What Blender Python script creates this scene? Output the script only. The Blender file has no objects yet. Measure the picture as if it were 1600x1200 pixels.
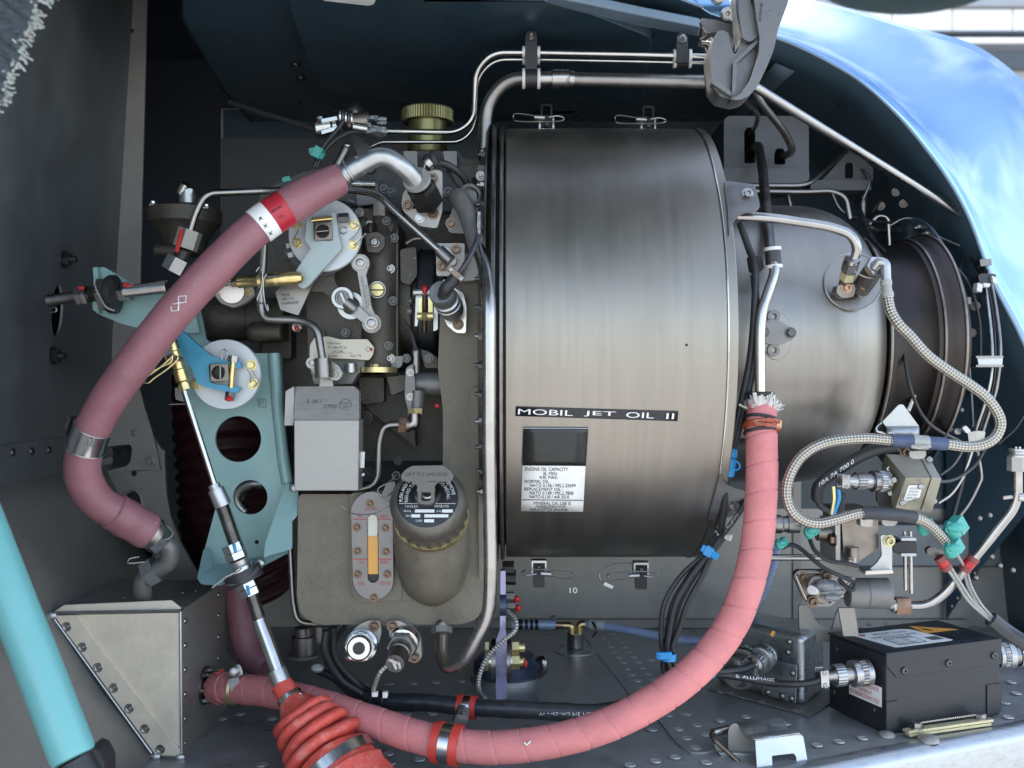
import bpy, bmesh, math, random
from mathutils import Vector, Matrix, Euler
from mathutils.geometry import tessellate_polygon
random.seed(7)
S = bpy.context.scene
C = S.collection
V = Vector
R = math.radians
F = 1500.0                                   # focal length in photo pixels (photo 1600 x 1200)

# ------------------------------------------------------------------ camera, world, sun, exposure
cd = bpy.data.cameras.new('camera'); cam = bpy.data.objects.new('camera', cd); C.objects.link(cam)
cd.sensor_width = 36; cd.lens = 36 * F / 1600; cd.clip_start = 0.02; cd.clip_end = 500
cam.location = (0, 0, 0); cam.rotation_euler = (R(90), 0, 0)
cd.dof.use_dof = True; cd.dof.focus_distance = 0.97; cd.dof.aperture_fstop = 8
S.camera = cam
SUN_EL, SUN_AZ = 48, -70                      # the sun stands behind the helicopter, the bay is in open shade
w = bpy.data.worlds.new('World'); S.world = w; w.use_nodes = True
nt = w.node_tree; nt.nodes.clear()
out = nt.nodes.new('ShaderNodeOutputWorld'); bg = nt.nodes.new('ShaderNodeBackground')
sky = nt.nodes.new('ShaderNodeTexSky'); sky.sky_type = 'NISHITA'; sky.sun_disc = False
sky.sun_elevation = R(SUN_EL); sky.sun_rotation = R(SUN_AZ); sky.air_density = 1.0; sky.dust_density = 0.6; sky.ozone_density = 1.5
tc = nt.nodes.new('ShaderNodeTexCoord'); mp = nt.nodes.new('ShaderNodeMapping'); mp.inputs['Scale'].default_value = (1, 1, 2.6)
nz = nt.nodes.new('ShaderNodeTexNoise'); nz.inputs['Scale'].default_value = 2.1; nz.inputs['Detail'].default_value = 8; nz.inputs['Roughness'].default_value = .62
cr = nt.nodes.new('ShaderNodeValToRGB'); cr.color_ramp.elements[0].position = .40; cr.color_ramp.elements[1].position = .82
cr.color_ramp.elements[1].color = (.7, .7, .7, 1)
mx = nt.nodes.new('ShaderNodeMixRGB'); mx.inputs[2].default_value = (10.0, 10.6, 11.5, 1)
L = nt.links.new
L(tc.outputs['Generated'], mp.inputs[0]); L(mp.outputs[0], nz.inputs['Vector']); L(nz.outputs[0], cr.inputs[0])
L(cr.outputs[0], mx.inputs[0]); L(sky.outputs[0], mx.inputs[1]); L(mx.outputs[0], bg.inputs[0]); L(bg.outputs[0], out.inputs[0])
bg.inputs[1].default_value = 0.12
sl = bpy.data.lights.new('sun', 'SUN'); sl.energy = 3.0; sl.angle = R(.5); sl.color = (1, .95, .88)
sun = bpy.data.objects.new('sun', sl); C.objects.link(sun)
sd = V((math.sin(R(SUN_AZ)) * math.cos(R(SUN_EL)), math.cos(R(SUN_AZ)) * math.cos(R(SUN_EL)), math.sin(R(SUN_EL))))
sun.rotation_euler = sd.to_track_quat('Z', 'Y').to_euler(); sun.location = sd * 20
S.view_settings.view_transform = 'Standard'; S.view_settings.look = 'None'; S.view_settings.gamma = 1
S.view_settings.exposure = 2.0
S.render.engine = 'CYCLES'; S.cycles.use_denoising = True; S.cycles.max_bounces = 8; S.cycles.diffuse_bounces = 2
S.cycles.glossy_bounces = 5; S.cycles.caustics_reflective = False; S.cycles.caustics_refractive = False
S.cycles.sample_clamp_indirect = 8

# ------------------------------------------------------------------ materials
MATS = {}
def mat(name, col, met=0.0, rough=.5, var=.18, scale=60, stretch=(1, 1, 1), bump=0.0, bscale=400, rvar=.12, coat=0.0, spec=.5,
        dirt=0.0, dirtcol=(.05, .045, .04), emis=None, dscale=17):
    m = bpy.data.materials.new(name); m.use_nodes = True; n = m.node_tree; b = n.nodes['Principled BSDF']
    b.inputs['Metallic'].default_value = met; b.inputs['Specular IOR Level'].default_value = spec
    b.inputs['Coat Weight'].default_value = coat; b.inputs['Coat Roughness'].default_value = .04
    t = n.nodes.new('ShaderNodeTexCoord'); mp = n.nodes.new('ShaderNodeMapping'); mp.inputs['Scale'].default_value = stretch
    n.links.new(t.outputs['Object'], mp.inputs[0])
    z = n.nodes.new('ShaderNodeTexNoise'); z.inputs['Scale'].default_value = scale; z.inputs['Detail'].default_value = 1.5 if met > .85 and rough < .45 else 6; z.inputs['Roughness'].default_value = .65
    if met > .85 and rough < .45: rvar = min(rvar, .05); scale = min(scale, 90); z.inputs['Scale'].default_value = scale
    n.links.new(mp.outputs[0], z.inputs['Vector'])
    r = n.nodes.new('ShaderNodeValToRGB'); r.color_ramp.elements[0].position = .3; r.color_ramp.elements[1].position = .7
    r.color_ramp.elements[0].color = tuple(max(0, c * (1 - var)) for c in col) + (1,)
    r.color_ramp.elements[1].color = tuple(min(1, c * (1 + var)) for c in col) + (1,)
    n.links.new(z.outputs[0], r.inputs[0]); last = r.outputs[0]
    if dirt:
        z3 = n.nodes.new('ShaderNodeTexNoise'); z3.inputs['Scale'].default_value = dscale; z3.inputs['Detail'].default_value = 9; z3.inputs['Roughness'].default_value = .7
        n.links.new(t.outputs['Object'], z3.inputs['Vector'])
        r3 = n.nodes.new('ShaderNodeMapRange'); r3.inputs[1].default_value = .52; r3.inputs[2].default_value = .75; r3.inputs[3].default_value = 0; r3.inputs[4].default_value = dirt
        n.links.new(z3.outputs[0], r3.inputs[0])
        mm = n.nodes.new('ShaderNodeMixRGB'); mm.inputs[2].default_value = dirtcol + (1,)
        n.links.new(r3.outputs[0], mm.inputs[0]); n.links.new(last, mm.inputs[1]); last = mm.outputs[0]
    n.links.new(last, b.inputs['Base Color'])
    q = n.nodes.new('ShaderNodeMapRange'); q.inputs[1].default_value = .3; q.inputs[2].default_value = .7
    q.inputs[3].default_value = max(.02, rough - rvar); q.inputs[4].default_value = min(1, rough + rvar)
    n.links.new(z.outputs[0], q.inputs[0]); n.links.new(q.outputs[0], b.inputs['Roughness'])
    if bump:
        z2 = n.nodes.new('ShaderNodeTexNoise'); z2.inputs['Scale'].default_value = bscale; z2.inputs['Detail'].default_value = 3
        n.links.new(mp.outputs[0], z2.inputs['Vector'])
        bb = n.nodes.new('ShaderNodeBump'); bb.inputs['Strength'].default_value = bump; bb.inputs['Distance'].default_value = .001
        n.links.new(z2.outputs[0], bb.inputs['Height']); n.links.new(bb.outputs[0], b.inputs['Normal'])
    if emis: b.inputs['Emission Color'].default_value = emis + (1,)
    MATS[name] = m; return m

def braid_mat(name, c1, c2, nu, nv, met=.6, rough=.4, strength=.8):
    """woven sleeve: two crossing helical waves in the tube's own UV"""
    m = mat(name, c1, met, rough, .1); n = m.node_tree; b = n.nodes['Principled BSDF']
    uv = n.nodes.new('ShaderNodeUVMap'); sx = n.nodes.new('ShaderNodeSeparateXYZ'); n.links.new(uv.outputs[0], sx.inputs[0])
    def M(op, a, bb):
        k = n.nodes.new('ShaderNodeMath'); k.operation = op
        for i, x in enumerate((a, bb)):
            if x is None: continue
            if isinstance(x, (int, float)): k.inputs[i].default_value = x
            else: n.links.new(x, k.inputs[i])
        return k.outputs[0]
    u = M('MULTIPLY', sx.outputs[0], nu * 2 * math.pi); v = M('MULTIPLY', sx.outputs[1], nv * 2 * math.pi)
    a = M('SINE', M('ADD', u, v), None); c = M('SINE', M('SUBTRACT', u, v), None)
    h = M('MULTIPLY', M('ADD', M('MULTIPLY', a, c), 1.0), .5)
    r = n.nodes.new('ShaderNodeValToRGB'); r.color_ramp.elements[0].position = .25; r.color_ramp.elements[1].position = .6
    r.color_ramp.elements[0].color = c2 + (1,); r.color_ramp.elements[1].color = c1 + (1,)
    n.links.new(h, r.inputs[0]); n.links.new(r.outputs[0], b.inputs['Base Color'])
    bb = n.nodes.new('ShaderNodeBump'); bb.inputs['Strength'].default_value = strength; bb.inputs['Distance'].default_value = .0012
    n.links.new(h, bb.inputs['Height']); n.links.new(bb.outputs[0], b.inputs['Normal'])
    return m

def drum_mat(name, col, rough, streak=1.0):
    """brushed sheet steel wrapped round an axis along X: streaks run round the drum, plus oil stains and scratches"""
    m = mat(name, col, 1.0, rough, .05, 9, (14, 1, 1)); n = m.node_tree; b = n.nodes['Principled BSDF']
    t = n.nodes['Texture Coordinate']
    def noise(sc, st, det=5):
        mp = n.nodes.new('ShaderNodeMapping'); mp.inputs['Scale'].default_value = st; n.links.new(t.outputs['Object'], mp.inputs[0])
        z = n.nodes.new('ShaderNodeTexNoise'); z.inputs['Scale'].default_value = sc; z.inputs['Detail'].default_value = det; n.links.new(mp.outputs[0], z.inputs[0]); return z.outputs[0]
    def rng(s, a, c, d, e):
        q = n.nodes.new('ShaderNodeMapRange'); q.inputs[1].default_value = a; q.inputs[2].default_value = c; q.inputs[3].default_value = d; q.inputs[4].default_value = e
        n.links.new(s, q.inputs[0]); return q.outputs[0]
    old = b.inputs['Base Color'].links[0].from_socket
    f1 = rng(noise(1, (150, 3, 3)), .3, .7, .0, .08 * streak)       # fine brushing
    f2 = rng(noise(1, (9, 5, 5), 8), .5, .75, .0, .16 * streak)     # brown heat and oil stains
    m1 = n.nodes.new('ShaderNodeMixRGB'); m1.inputs[2].default_value = (col[0] * .45, col[1] * .44, col[2] * .43, 1); n.links.new(f1, m1.inputs[0]); n.links.new(old, m1.inputs[1])
    m2 = n.nodes.new('ShaderNodeMixRGB'); m2.inputs[2].default_value = (.25, .19, .13, 1); n.links.new(f2, m2.inputs[0]); n.links.new(m1.outputs[0], m2.inputs[1])
    n.links.new(m2.outputs[0], b.inputs['Base Color'])
    s = n.nodes.new('ShaderNodeMath'); s.operation = 'ADD'
    n.links.new(rng(noise(1, (60, 5, 5), 6), .35, .7, rough - .025, rough + .035), s.inputs[0]); n.links.new(rng(noise(30, (1, 1, 1), 3), .45, .8, 0, .05), s.inputs[1])
    n.links.new(s.outputs[0], b.inputs['Roughness'])
    bb = n.nodes.new('ShaderNodeBump'); bb.inputs['Strength'].default_value = .035; bb.inputs['Distance'].default_value = .001
    n.links.new(noise(1, (1500, 14, 14), 2), bb.inputs['Height']); 
    b2 = n.nodes.new('ShaderNodeBump'); b2.inputs['Strength'].default_value = .10; b2.inputs['Distance'].default_value = .003
    n.links.new(noise(7, (1, 1, 1), 2), b2.inputs['Height']); n.links.new(b2.outputs[0], bb.inputs['Normal']); n.links.new(bb.outputs[0], b.inputs['Normal'])
    return m

drum_mat('drum_steel', (.295, .270, .232), .42)
drum_mat('case_steel', (.265, .25, .226), .38, .9)
drum_mat('exhaust_steel', (.042, .038, .038), .46, 1.0)
mat('tube_steel', (.36, .345, .325), 1, .25, .10, 60)
mat('dull_tube', (.25, .238, .225), 1, .38, .12, 60)
mat('bright_steel', (.46, .445, .42), 1, .22, .1, 60)
mat('sheet_steel', (.70, .61, .48), .25, .42, .12, 30, bump=.12, bscale=260, dirt=.25, dirtcol=(.3, .26, .2))
mat('tin', (.36, .345, .315), .4, .5, .1, 60, (1, 1, 6), bump=.1, bscale=700)
mat('zinc', (.41, .415, .41), .9, .36, .12, 60, bump=.1)
mat('titanium', (.22, .19, .165), 1, .4, .2, 70)
mat('dark_steel', (.17, .16, .15), 1, .4, .2, 60)
mat('bolt_brown', (.17, .125, .095), 1, .38, .25, 300)
mat('bolt_steel', (.30, .285, .27), 1, .32, .2, 300)
mat('bolt_dark', (.10, .10, .10), .9, .4, .2, 300)
mat('brass', (.62, .48, .22), 1, .32, .18, 150, dirt=.3, dirtcol=(.25, .16, .06))
mat('olive_gold', (.27, .245, .11), .8, .36, .15, 150, dirt=.3, dirtcol=(.14, .12, .05))
mat('cad_yellow', (.66, .56, .28), .85, .38, .15, 150, dirt=.25, dirtcol=(.3, .2, .08))
mat('copper_nut', (.42, .26, .17), 1, .36, .2, 150)
mat('cast_olive', (.155, .137, .102), .25, .50, .22, 55, bump=.6, bscale=620, dirt=.55, dirtcol=(.075, .066, .05))
mat('cast_dark', (.072, .063, .050), .3, .46, .28, 55, bump=.6, bscale=600, dirt=.4)
mat('cap_bronze', (.125, .113, .094), .45, .42, .18, 80, bump=.22, bscale=450, dirt=.3, dirtcol=(.08, .07, .055))
mat('cast_grey', (.17, .165, .155), .4, .46, .15, 80, bump=.22, bscale=450)
mat('black_metal', (.018, .017, .017), .3, .42, .3, 70, bump=.15)
mat('black_paint', (.016, .018, .022), 0, .42, .25, 40, bump=.1, bscale=900, spec=.45)
mat('black_rubber', (.022, .022, .024), 0, .5, .3, 90, bump=.2)
mat('black_plastic', (.02, .02, .023), 0, .38, .2, 80)
mat('loom', (.03, .032, .036), 0, .36, .3, 60, bump=.3, bscale=160)
mat('white_nylon', (.6, .59, .56), 0, .5, .08, 90)
mat('white_cloth', (.58, .56, .51), 0, .9, .15, 200, bump=.6, bscale=900)
mat('teal_paint', (.24, .385, .37), .05, .42, .08, 40, bump=.05, dirt=.2, dirtcol=(.16, .28, .27))
mat('pale_paint', (.34, .41, .41), .05, .42, .07, 40, dirt=.25, dirtcol=(.4, .42, .30))
mat('disc_grey', (.50, .53, .54), .15, .4, .06, 40, dirt=.15, dirtcol=(.4, .42, .42))
mat('blue_paint', (.055, .255, .39), .05, .4, .12, 60, dirt=.25, dirtcol=(.09, .30, .40))
mat('cyan_paint', (.155, .42, .42), .0, .38, .07, 18, coat=.15, dirt=.5, dirtcol=(.13, .37, .38), bump=.1, bscale=90)
mat('mauve_rubber', (.265, .110, .126), 0, .48, .12, 28, bump=.3, bscale=420, dirt=.45, dirtcol=(.34, .18, .195), dscale=45)
mat('pink_tape', (.58, .205, .20), 0, .68, .10, 45, bump=.4, bscale=900, dirt=.6, dirtcol=(.42, .135, .135), spec=.25)
mat('red_silicone', (.64, .085, .06), 0, .52, .18, 60, bump=.5, bscale=220, dirt=.75, dirtcol=(.66, .34, .29), dscale=70)
mat('red_clamp', (.55, .05, .035), 0, .42, .12, 60)
mat('red_clamp_dark', (.21, .045, .045), 0, .5, .15, 60)
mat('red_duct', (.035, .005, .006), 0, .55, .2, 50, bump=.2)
mat('red_print', (.42, .02, .035), 0, .4, .06, 60)
mat('red_lacquer', (.45, .015, .015), 0, .3, .25, 200)
mat('amber_tie', (.32, .06, .02), 0, .22, .3, 100, coat=.5)
mat('amber_oil', (.66, .30, .02), 0, .25, .05, 40, coat=.6)
mat('sight_white', (.62, .60, .52), 0, .3, .05, 40, coat=.6)
mat('teal_tie', (.05, .32, .27), 0, .4, .1, 80)
mat('blue_tie', (.02, .26, .58), 0, .35, .1, 80)
mat('blue_hose', (.30, .38, .56), 0, .3, .08, 60, coat=.5)
mat('violet_metal', (.34, .33, .50), .8, .38, .15, 60)
mat('navy_metal', (.07, .09, .15), .5, .4, .15, 60)
_cw = mat('clear_wrap', (.72, .75, .78), 0, .16, .1, 150); _cw.node_tree.nodes['Principled BSDF'].inputs['Transmission Weight'].default_value = .8
mat('gauge_grey', (.20, .188, .18), .5, .42, .1, 60, bump=.06, dirt=.2)
mat('print_white', (.74, .74, .72), 0, .5, .04, 60)
mat('print_black', (.015, .015, .015), 0, .5, .1, 60)
mat('print_grey', (.14, .135, .125), .3, .5, .1, 60)
mat('label_white', (.80, .80, .77), 0, .42, .04, 50)
mat('label_black', (.012, .012, .013), 0, .28, .1, 60)
mat('label_gloss', (.024, .024, .022), 0, .25, .1, 60, spec=.4)
mat('label_red', (.55, .03, .04), 0, .5, .05, 60)
mat('label_orange', (.75, .33, .05), 0, .5, .05, 60)
mat('valve_beige', (.34, .31, .24), .55, .42, .1, 60, bump=.12)
mat('plate_tin', (.46, .42, .34), .4, .42, .12, 100, dirt=.3, dirtcol=(.3, .26, .2))
mat('gold_strip', (.62, .55, .32), .5, .42, .12, 100)
mat('bare_wall', (.36, .34, .31), .4, .45, .12, 20, bump=.1, dirt=.35, dirtcol=(.2, .185, .16))
mat('floor_metal', (.36, .36, .355), .4, .36, .2, 22, bump=.12, bscale=180, dirt=.45, dirtcol=(.11, .105, .095))
mat('lip_metal', (.40, .42, .43), .85, .34, .1, 30, (1, 6, 6), bump=.06)
mat('wall_metal', (.155, .17, .182), .5, .46, .14, 14, bump=.1, bscale=120, dirt=.35, dirtcol=(.10, .095, .09))
mat('frame_metal', (.28, .265, .24), .4, .45, .12, 20, bump=.1, dirt=.3, dirtcol=(.16, .15, .13))
mat('recess_shade', (.010, .015, .026), .1, .5, .2, 12)  # shade of the deep recess put into a near-black wall colour
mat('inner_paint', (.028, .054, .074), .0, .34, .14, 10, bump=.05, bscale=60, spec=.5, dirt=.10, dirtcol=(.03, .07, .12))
mat('rivet_light', (.50, .50, .48), .35, .4, .15, 200)
mat('shell_haze_paint', (.045, .082, .110), .0, .36, .14, 10, bump=.05, bscale=60)  # inner_paint made lighter, glare haze put into the colour
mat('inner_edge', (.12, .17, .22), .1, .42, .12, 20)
mat('hinge_cast', (.155, .152, .15), .75, .44, .14, 45, bump=.25, bscale=500)
mat('cowl_paint', (.22, .36, .54), .9, .09, .02, 4, coat=.15, rvar=.015)
mat('cowl_edge', (.30, .55, .70), .2, .3, .05, 20)
mat('moulded_grey', (.075, .076, .08), .1, .46, .14, 40, bump=.15)
mat('fabric', (.055, .07, .078), 0, .9, .4, 260, (1, 1, 2.2), bump=1.0, bscale=420)
mat('thread', (.34, .36, .33), 0, .9, .2, 90)
mat('facade_white', (.74, .73, .70), 0, .6, .05, .6)
mat('facade_grey', (.28, .29, .31), 0, .5, .1, .4)
mat('facade_dark', (.06, .065, .07), .1, .3, .2, .3)
mat('far_fairing', (.012, .026, .030), 0, .6, .1, 3, spec=.1)
mat('concrete', (.40, .39, .37), 0, .85, .12, .35, bump=.2, bscale=8)
braid_mat('steel_braid', (.48, .445, .38), (.20, .175, .14), 5, 1.0, .75, .35)
braid_mat('thin_braid', (.62, .60, .55), (.06, .06, .06), 4, 1.0, .5, .4)
braid_mat('wire_twist', (.66, .62, .55), (.12, .11, .10), 1, .5, .9, .3)

# ------------------------------------------------------------------ geometry helpers
def W(px, py, D):
    """point that stands D metres in front of the camera at photo pixel (px, py)"""
    return V(((px - 800) / F * D, D, (600 - py) / F * D))
def frame(d):
    d = d.normalized(); a = V((0, 0, 1)) if abs(d.z) < .9 else V((1, 0, 0))
    x = a.cross(d).normalized(); return x, d.cross(x).normalized(), d
def crom(P, k=8):
    P = [V(p) for p in P]; Q = [P[0] * 2 - P[1]] + P + [P[-1] * 2 - P[-2]]; o = []
    for i in range(1, len(Q) - 2):
        a, b, c, d = Q[i - 1:i + 3]
        for j in range(k):
            t = j / k
            o.append(.5 * ((2 * b) + (c - a) * t + (2 * a - 5 * b + 4 * c - d) * t * t + (3 * b - a - 3 * c + d) * t ** 3))
    return o + [P[-1]]
def bend(P, rad, k=7):
    P = [V(p) for p in P]; o = [P[0]]
    for i in range(1, len(P) - 1):
        a, b, c = P[i - 1:i + 2]; e, f = a - b, c - b; t = min(rad, .48 * e.length, .48 * f.length)
        p, q = b + e.normalized() * t, b + f.normalized() * t
        for j in range(k + 1):
            s = j / k; o.append(p * (1 - s) ** 2 + b * 2 * s * (1 - s) + q * s * s)
    return o + [P[-1]]
def circ(x, y, r, n=24, a0=0, ry=None): return [(x + r * math.cos(a0 + 2 * math.pi * i / n), y + (ry or r) * math.sin(a0 + 2 * math.pi * i / n)) for i in range(n)]
def rp(P, rad, k=4):
    q = bend([V((x, y, 0)) for x, y in P + P[:2]], rad, k); return [(p.x, p.y) for p in q[1:-1]]
def capsule(x0, y0, x1, y1, r, r2=None, n=10):
    r2 = r if r2 is None else r2; a = math.atan2(y1 - y0, x1 - x0); o = []
    for i in range(n + 1): t = a + math.pi / 2 + math.pi * i / n; o.append((x0 + r * math.cos(t), y0 + r * math.sin(t)))
    for i in range(n + 1): t = a - math.pi / 2 + math.pi * i / n; o.append((x1 + r2 * math.cos(t), y1 + r2 * math.sin(t)))
    return o

class G:
    def __init__(s): s.v = []; s.f = []; s.uv = None
    def ring(s, c, x, y, r, n, a0=0):
        b = len(s.v)
        for i in range(n):
            t = a0 + 2 * math.pi * i / n; q = r(t) if callable(r) else r; s.v.append(c + x * (q * math.cos(t)) + y * (q * math.sin(t)))
        return b
    def skin(s, a, b, n):
        for i in range(n): j = (i + 1) % n; s.f.append((a + i, a + j, b + j, b + i))
    def tube(s, P, r, n=12, caps=True, uv=False, vs=1.0):
        P = [V(p) for p in P]; m = len(P); rr = r if callable(r) else (lambda i, t: r)
        d = (P[1] - P[0]).normalized(); x, y, _ = frame(d); prev = None; first = None; Ls = [0]
        for i in range(1, m): Ls.append(Ls[-1] + (P[i] - P[i - 1]).length)
        if uv and s.uv is None: s.uv = {}
        for i in range(m):
            t = (P[min(i + 1, m - 1)] - P[max(i - 1, 0)])
            if t.length > 1e-9:
                t.normalize(); x = (x - t * x.dot(t)).normalized(); y = t.cross(x)
            b = s.ring(P[i], x, y, rr(i, Ls[i]), n)
            if prev is not None:
                if uv:
                    for k in range(n): s.uv[len(s.f) + k] = [(k / n, Ls[i - 1] * vs), ((k + 1) / n, Ls[i - 1] * vs), ((k + 1) / n, Ls[i] * vs), (k / n, Ls[i] * vs)]
                s.skin(prev, b, n)
            else: first = b
            prev = b
        if caps: s.f.append(tuple(range(first, first + n))[::-1]); s.f.append(tuple(range(prev, prev + n)))
        return s
    def lathe(s, o, d, prof, n=32, a0=0, caps=True):
        """profile of (distance along d, radius)"""
        x, y, d = frame(V(d)); prev = None; first = None
        for t, r in prof:
            b = s.ring(o + d * t, x, y, max(r, 1e-5), n, a0)
            if prev is not None: s.skin(prev, b, n)
            else: first = b
            prev = b
        if caps: s.f.append(tuple(range(first, first + n))[::-1]); s.f.append(tuple(range(prev, prev + n)))
        return s
    def cyl(s, a, b, r, r2=None, n=24): 
        a = V(a); b = V(b); return s.lathe(a, b - a, [(0, r), ((b - a).length, r if r2 is None else r2)], n)
    def hexa(s, a, b, r): return s.cyl(a, b, r, n=6)
    def gear(s, a, b, r, dep=.06, n=40):
        a = V(a); b = V(b); x, y, d = frame(b - a); k = []
        for c in (a, b):
            k.append(len(s.v))
            for i in range(2 * n):
                t = math.pi * i / n; q = r * (1 if i % 2 else 1 - dep); s.v.append(c + x * q * math.cos(t) + y * q * math.sin(t))
        s.skin(k[0], k[1], 2 * n); s.f.append(tuple(range(k[0], k[0] + 2 * n))[::-1]); s.f.append(tuple(range(k[1], k[1] + 2 * n))); return s
    def thread(s, a, b, r, pitch=.0016, n=14, dep=.14):
        a = V(a); b = V(b); Ln = (b - a).length; m = max(3, int(Ln / pitch)); pr = []
        for i in range(m): pr += [(Ln * i / m, r * (1 - dep)), (Ln * (i + .5) / m, r)]
        pr.append((Ln, r * (1 - dep))); return s.lathe(a, b - a, pr, n)
    def box(s, c, sx, sy, sz, X=V((1, 0, 0)), Y=V((0, 1, 0)), Z=V((0, 0, 1))):
        b = len(s.v); c = V(c)
        for i in (-1, 1):
            for j in (-1, 1):
                for k in (-1, 1): s.v.append(c + X * (sx * i / 2) + Y * (sy * j / 2) + Z * (sz * k / 2))
        for q in ((0, 1, 3, 2), (4, 6, 7, 5), (0, 4, 5, 1), (2, 3, 7, 6), (0, 2, 6, 4), (1, 5, 7, 3)): s.f.append(tuple(b + i for i in q))
        return s
    def bar(s, a, b, wd, th, up=V((0, -1, 0))):
        a = V(a); b = V(b); d = (b - a).normalized(); x = d.cross(up).normalized(); u = x.cross(d)
        return s.box((a + b) / 2, (b - a).length, wd, th, d, x, u)
    def poly(s, P2, fn, ext, holes=()):
        """flat outline P2 (with holes) mapped by fn(x, y) and given the thickness ext"""
        loops = [P2] + list(holes); tri = tessellate_polygon([[V((x, y, 0)) for x, y in l] for l in loops])
        flat = [p for l in loops for p in l]; b = len(s.v); n = len(flat)
        top = [V(fn(*p)) for p in flat]; s.v += top; s.v += [p + (ext(*q) if callable(ext) else ext) for p, q in zip(top, flat)]
        for t in tri: s.f.append(tuple(b + i for i in t)); s.f.append(tuple(b + n + i for i in t[::-1]))
        o = b
        for l in loops:
            k = len(l)
            for i in range(k): j = (i + 1) % k; s.f.append((o + i, o + j, o + n + j, o + n + i))
            o += k
        return s
    def plate(s, P2, D, t, holes=()):
        """outline in photo pixels on a plane D in front of the camera (D may be a function), t metres thick away from it"""
        fn = (lambda x, y: W(x, y, D(x, y))) if callable(D) else (lambda x, y: W(x, y, D))
        return s.poly(P2, fn, V((0, t, 0)), holes)
    def sph(s, c, r, n=12, sq=(1, 1, 1)):
        m = n // 2; pr = [(-r * math.cos(math.pi * i / m), r * math.sin(math.pi * i / m)) for i in range(m + 1)]
        b = len(s.v); s.lathe(V(c), V((0, 0, 1)), pr, n)
        for i in range(b, len(s.v)): q = s.v[i] - V(c); s.v[i] = V(c) + V((q.x * sq[0], q.y * sq[1], q.z * sq[2]))
        return s
    def torus(s, c, d, Rr, r, n=28, k=8, a0=0, a1=2 * math.pi):
        x, y, d = frame(V(d)); full = abs(a1 - a0 - 2 * math.pi) < 1e-6
        P = [V(c) + x * Rr * math.cos(a0 + (a1 - a0) * i / n) + y * Rr * math.sin(a0 + (a1 - a0) * i / n) for i in range(n + 1)]
        return s.tube(P, r, k, caps=not full)
    def grid(s, fn, nu, nv):
        b = len(s.v)
        for i in range(nu + 1):
            for j in range(nv + 1): s.v.append(V(fn(i / nu, j / nv)))
        for i in range(nu):
            for j in range(nv): k = b + i * (nv + 1) + j; s.f.append((k, k + 1, k + nv + 2, k + nv + 1))
        return s
    def data(s, name, o, recalc=True):
        me = bpy.data.meshes.new(name); me.from_pydata([v - o for v in s.v], [], s.f)
        if s.uv is not None:
            ul = me.uv_layers.new(name='UVMap'); 
            for fi, p in enumerate(me.polygons):
                u = s.uv.get(fi)
                if u:
                    for k, li in enumerate(p.loop_indices): ul.data[li].uv = u[k]
        if recalc:
            bm = bmesh.new(); bm.from_mesh(me); bmesh.ops.recalc_face_normals(bm, faces=bm.faces); bm.to_mesh(me); bm.free()
        me.polygons.foreach_set('use_smooth', [True] * len(me.polygons)); me.set_sharp_from_angle(angle=R(38))
        return me

ORG = {}
def thing(name, label, cat, p, group=None):
    e = bpy.data.objects.new(name, None); C.objects.link(e); e.location = V(p); e.empty_display_size = .02; ORG[e] = V(p)
    e['label'] = label; e['category'] = cat
    if group: e['group'] = group
    return e
def obj(name, g, m, parent=None, bevel=0, label=None, cat=None, group=None, kind=None, solid=0, seg=2):
    mn = V((min(v.x for v in g.v), min(v.y for v in g.v), min(v.z for v in g.v))); mx_ = V((max(v.x for v in g.v), max(v.y for v in g.v), max(v.z for v in g.v)))
    o = (mn + mx_) / 2
    if parent is None: o.z = mn.z
    me = g.data(name, o, recalc=not solid); ob = bpy.data.objects.new(name, me); C.objects.link(ob)
    me.materials.append(MATS[m]); ORG[ob] = o
    if parent is not None: ob.parent = parent; ob.location = o - ORG[parent]
    else: ob.location = o
    if solid:
        k = ob.modifiers.new('thickness', 'SOLIDIFY'); k.thickness = solid; k.offset = 0
    if bevel:
        k = ob.modifiers.new('edges', 'BEVEL'); k.width = bevel; k.segments = seg; k.limit_method = 'ANGLE'; k.angle_limit = R(40); k.harden_normals = True
    if label: ob['label'] = label
    if cat: ob['category'] = cat
    if group: ob['group'] = group
    if kind: ob['kind'] = kind
    return ob
def pipe(name, pts, rpx, m, parent=None, fil=22, n=12, spline=False, uv=False, vs=1, k=7, **kw):
    P = [W(*p) for p in pts]; D = sum(p[2] for p in pts) / len(pts)
    P = crom(P, k) if spline else bend(P, fil * D / F, k)
    return obj(name, G().tube(P, rpx * D / F, n, uv=uv, vs=vs), m, parent, **kw)

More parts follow.
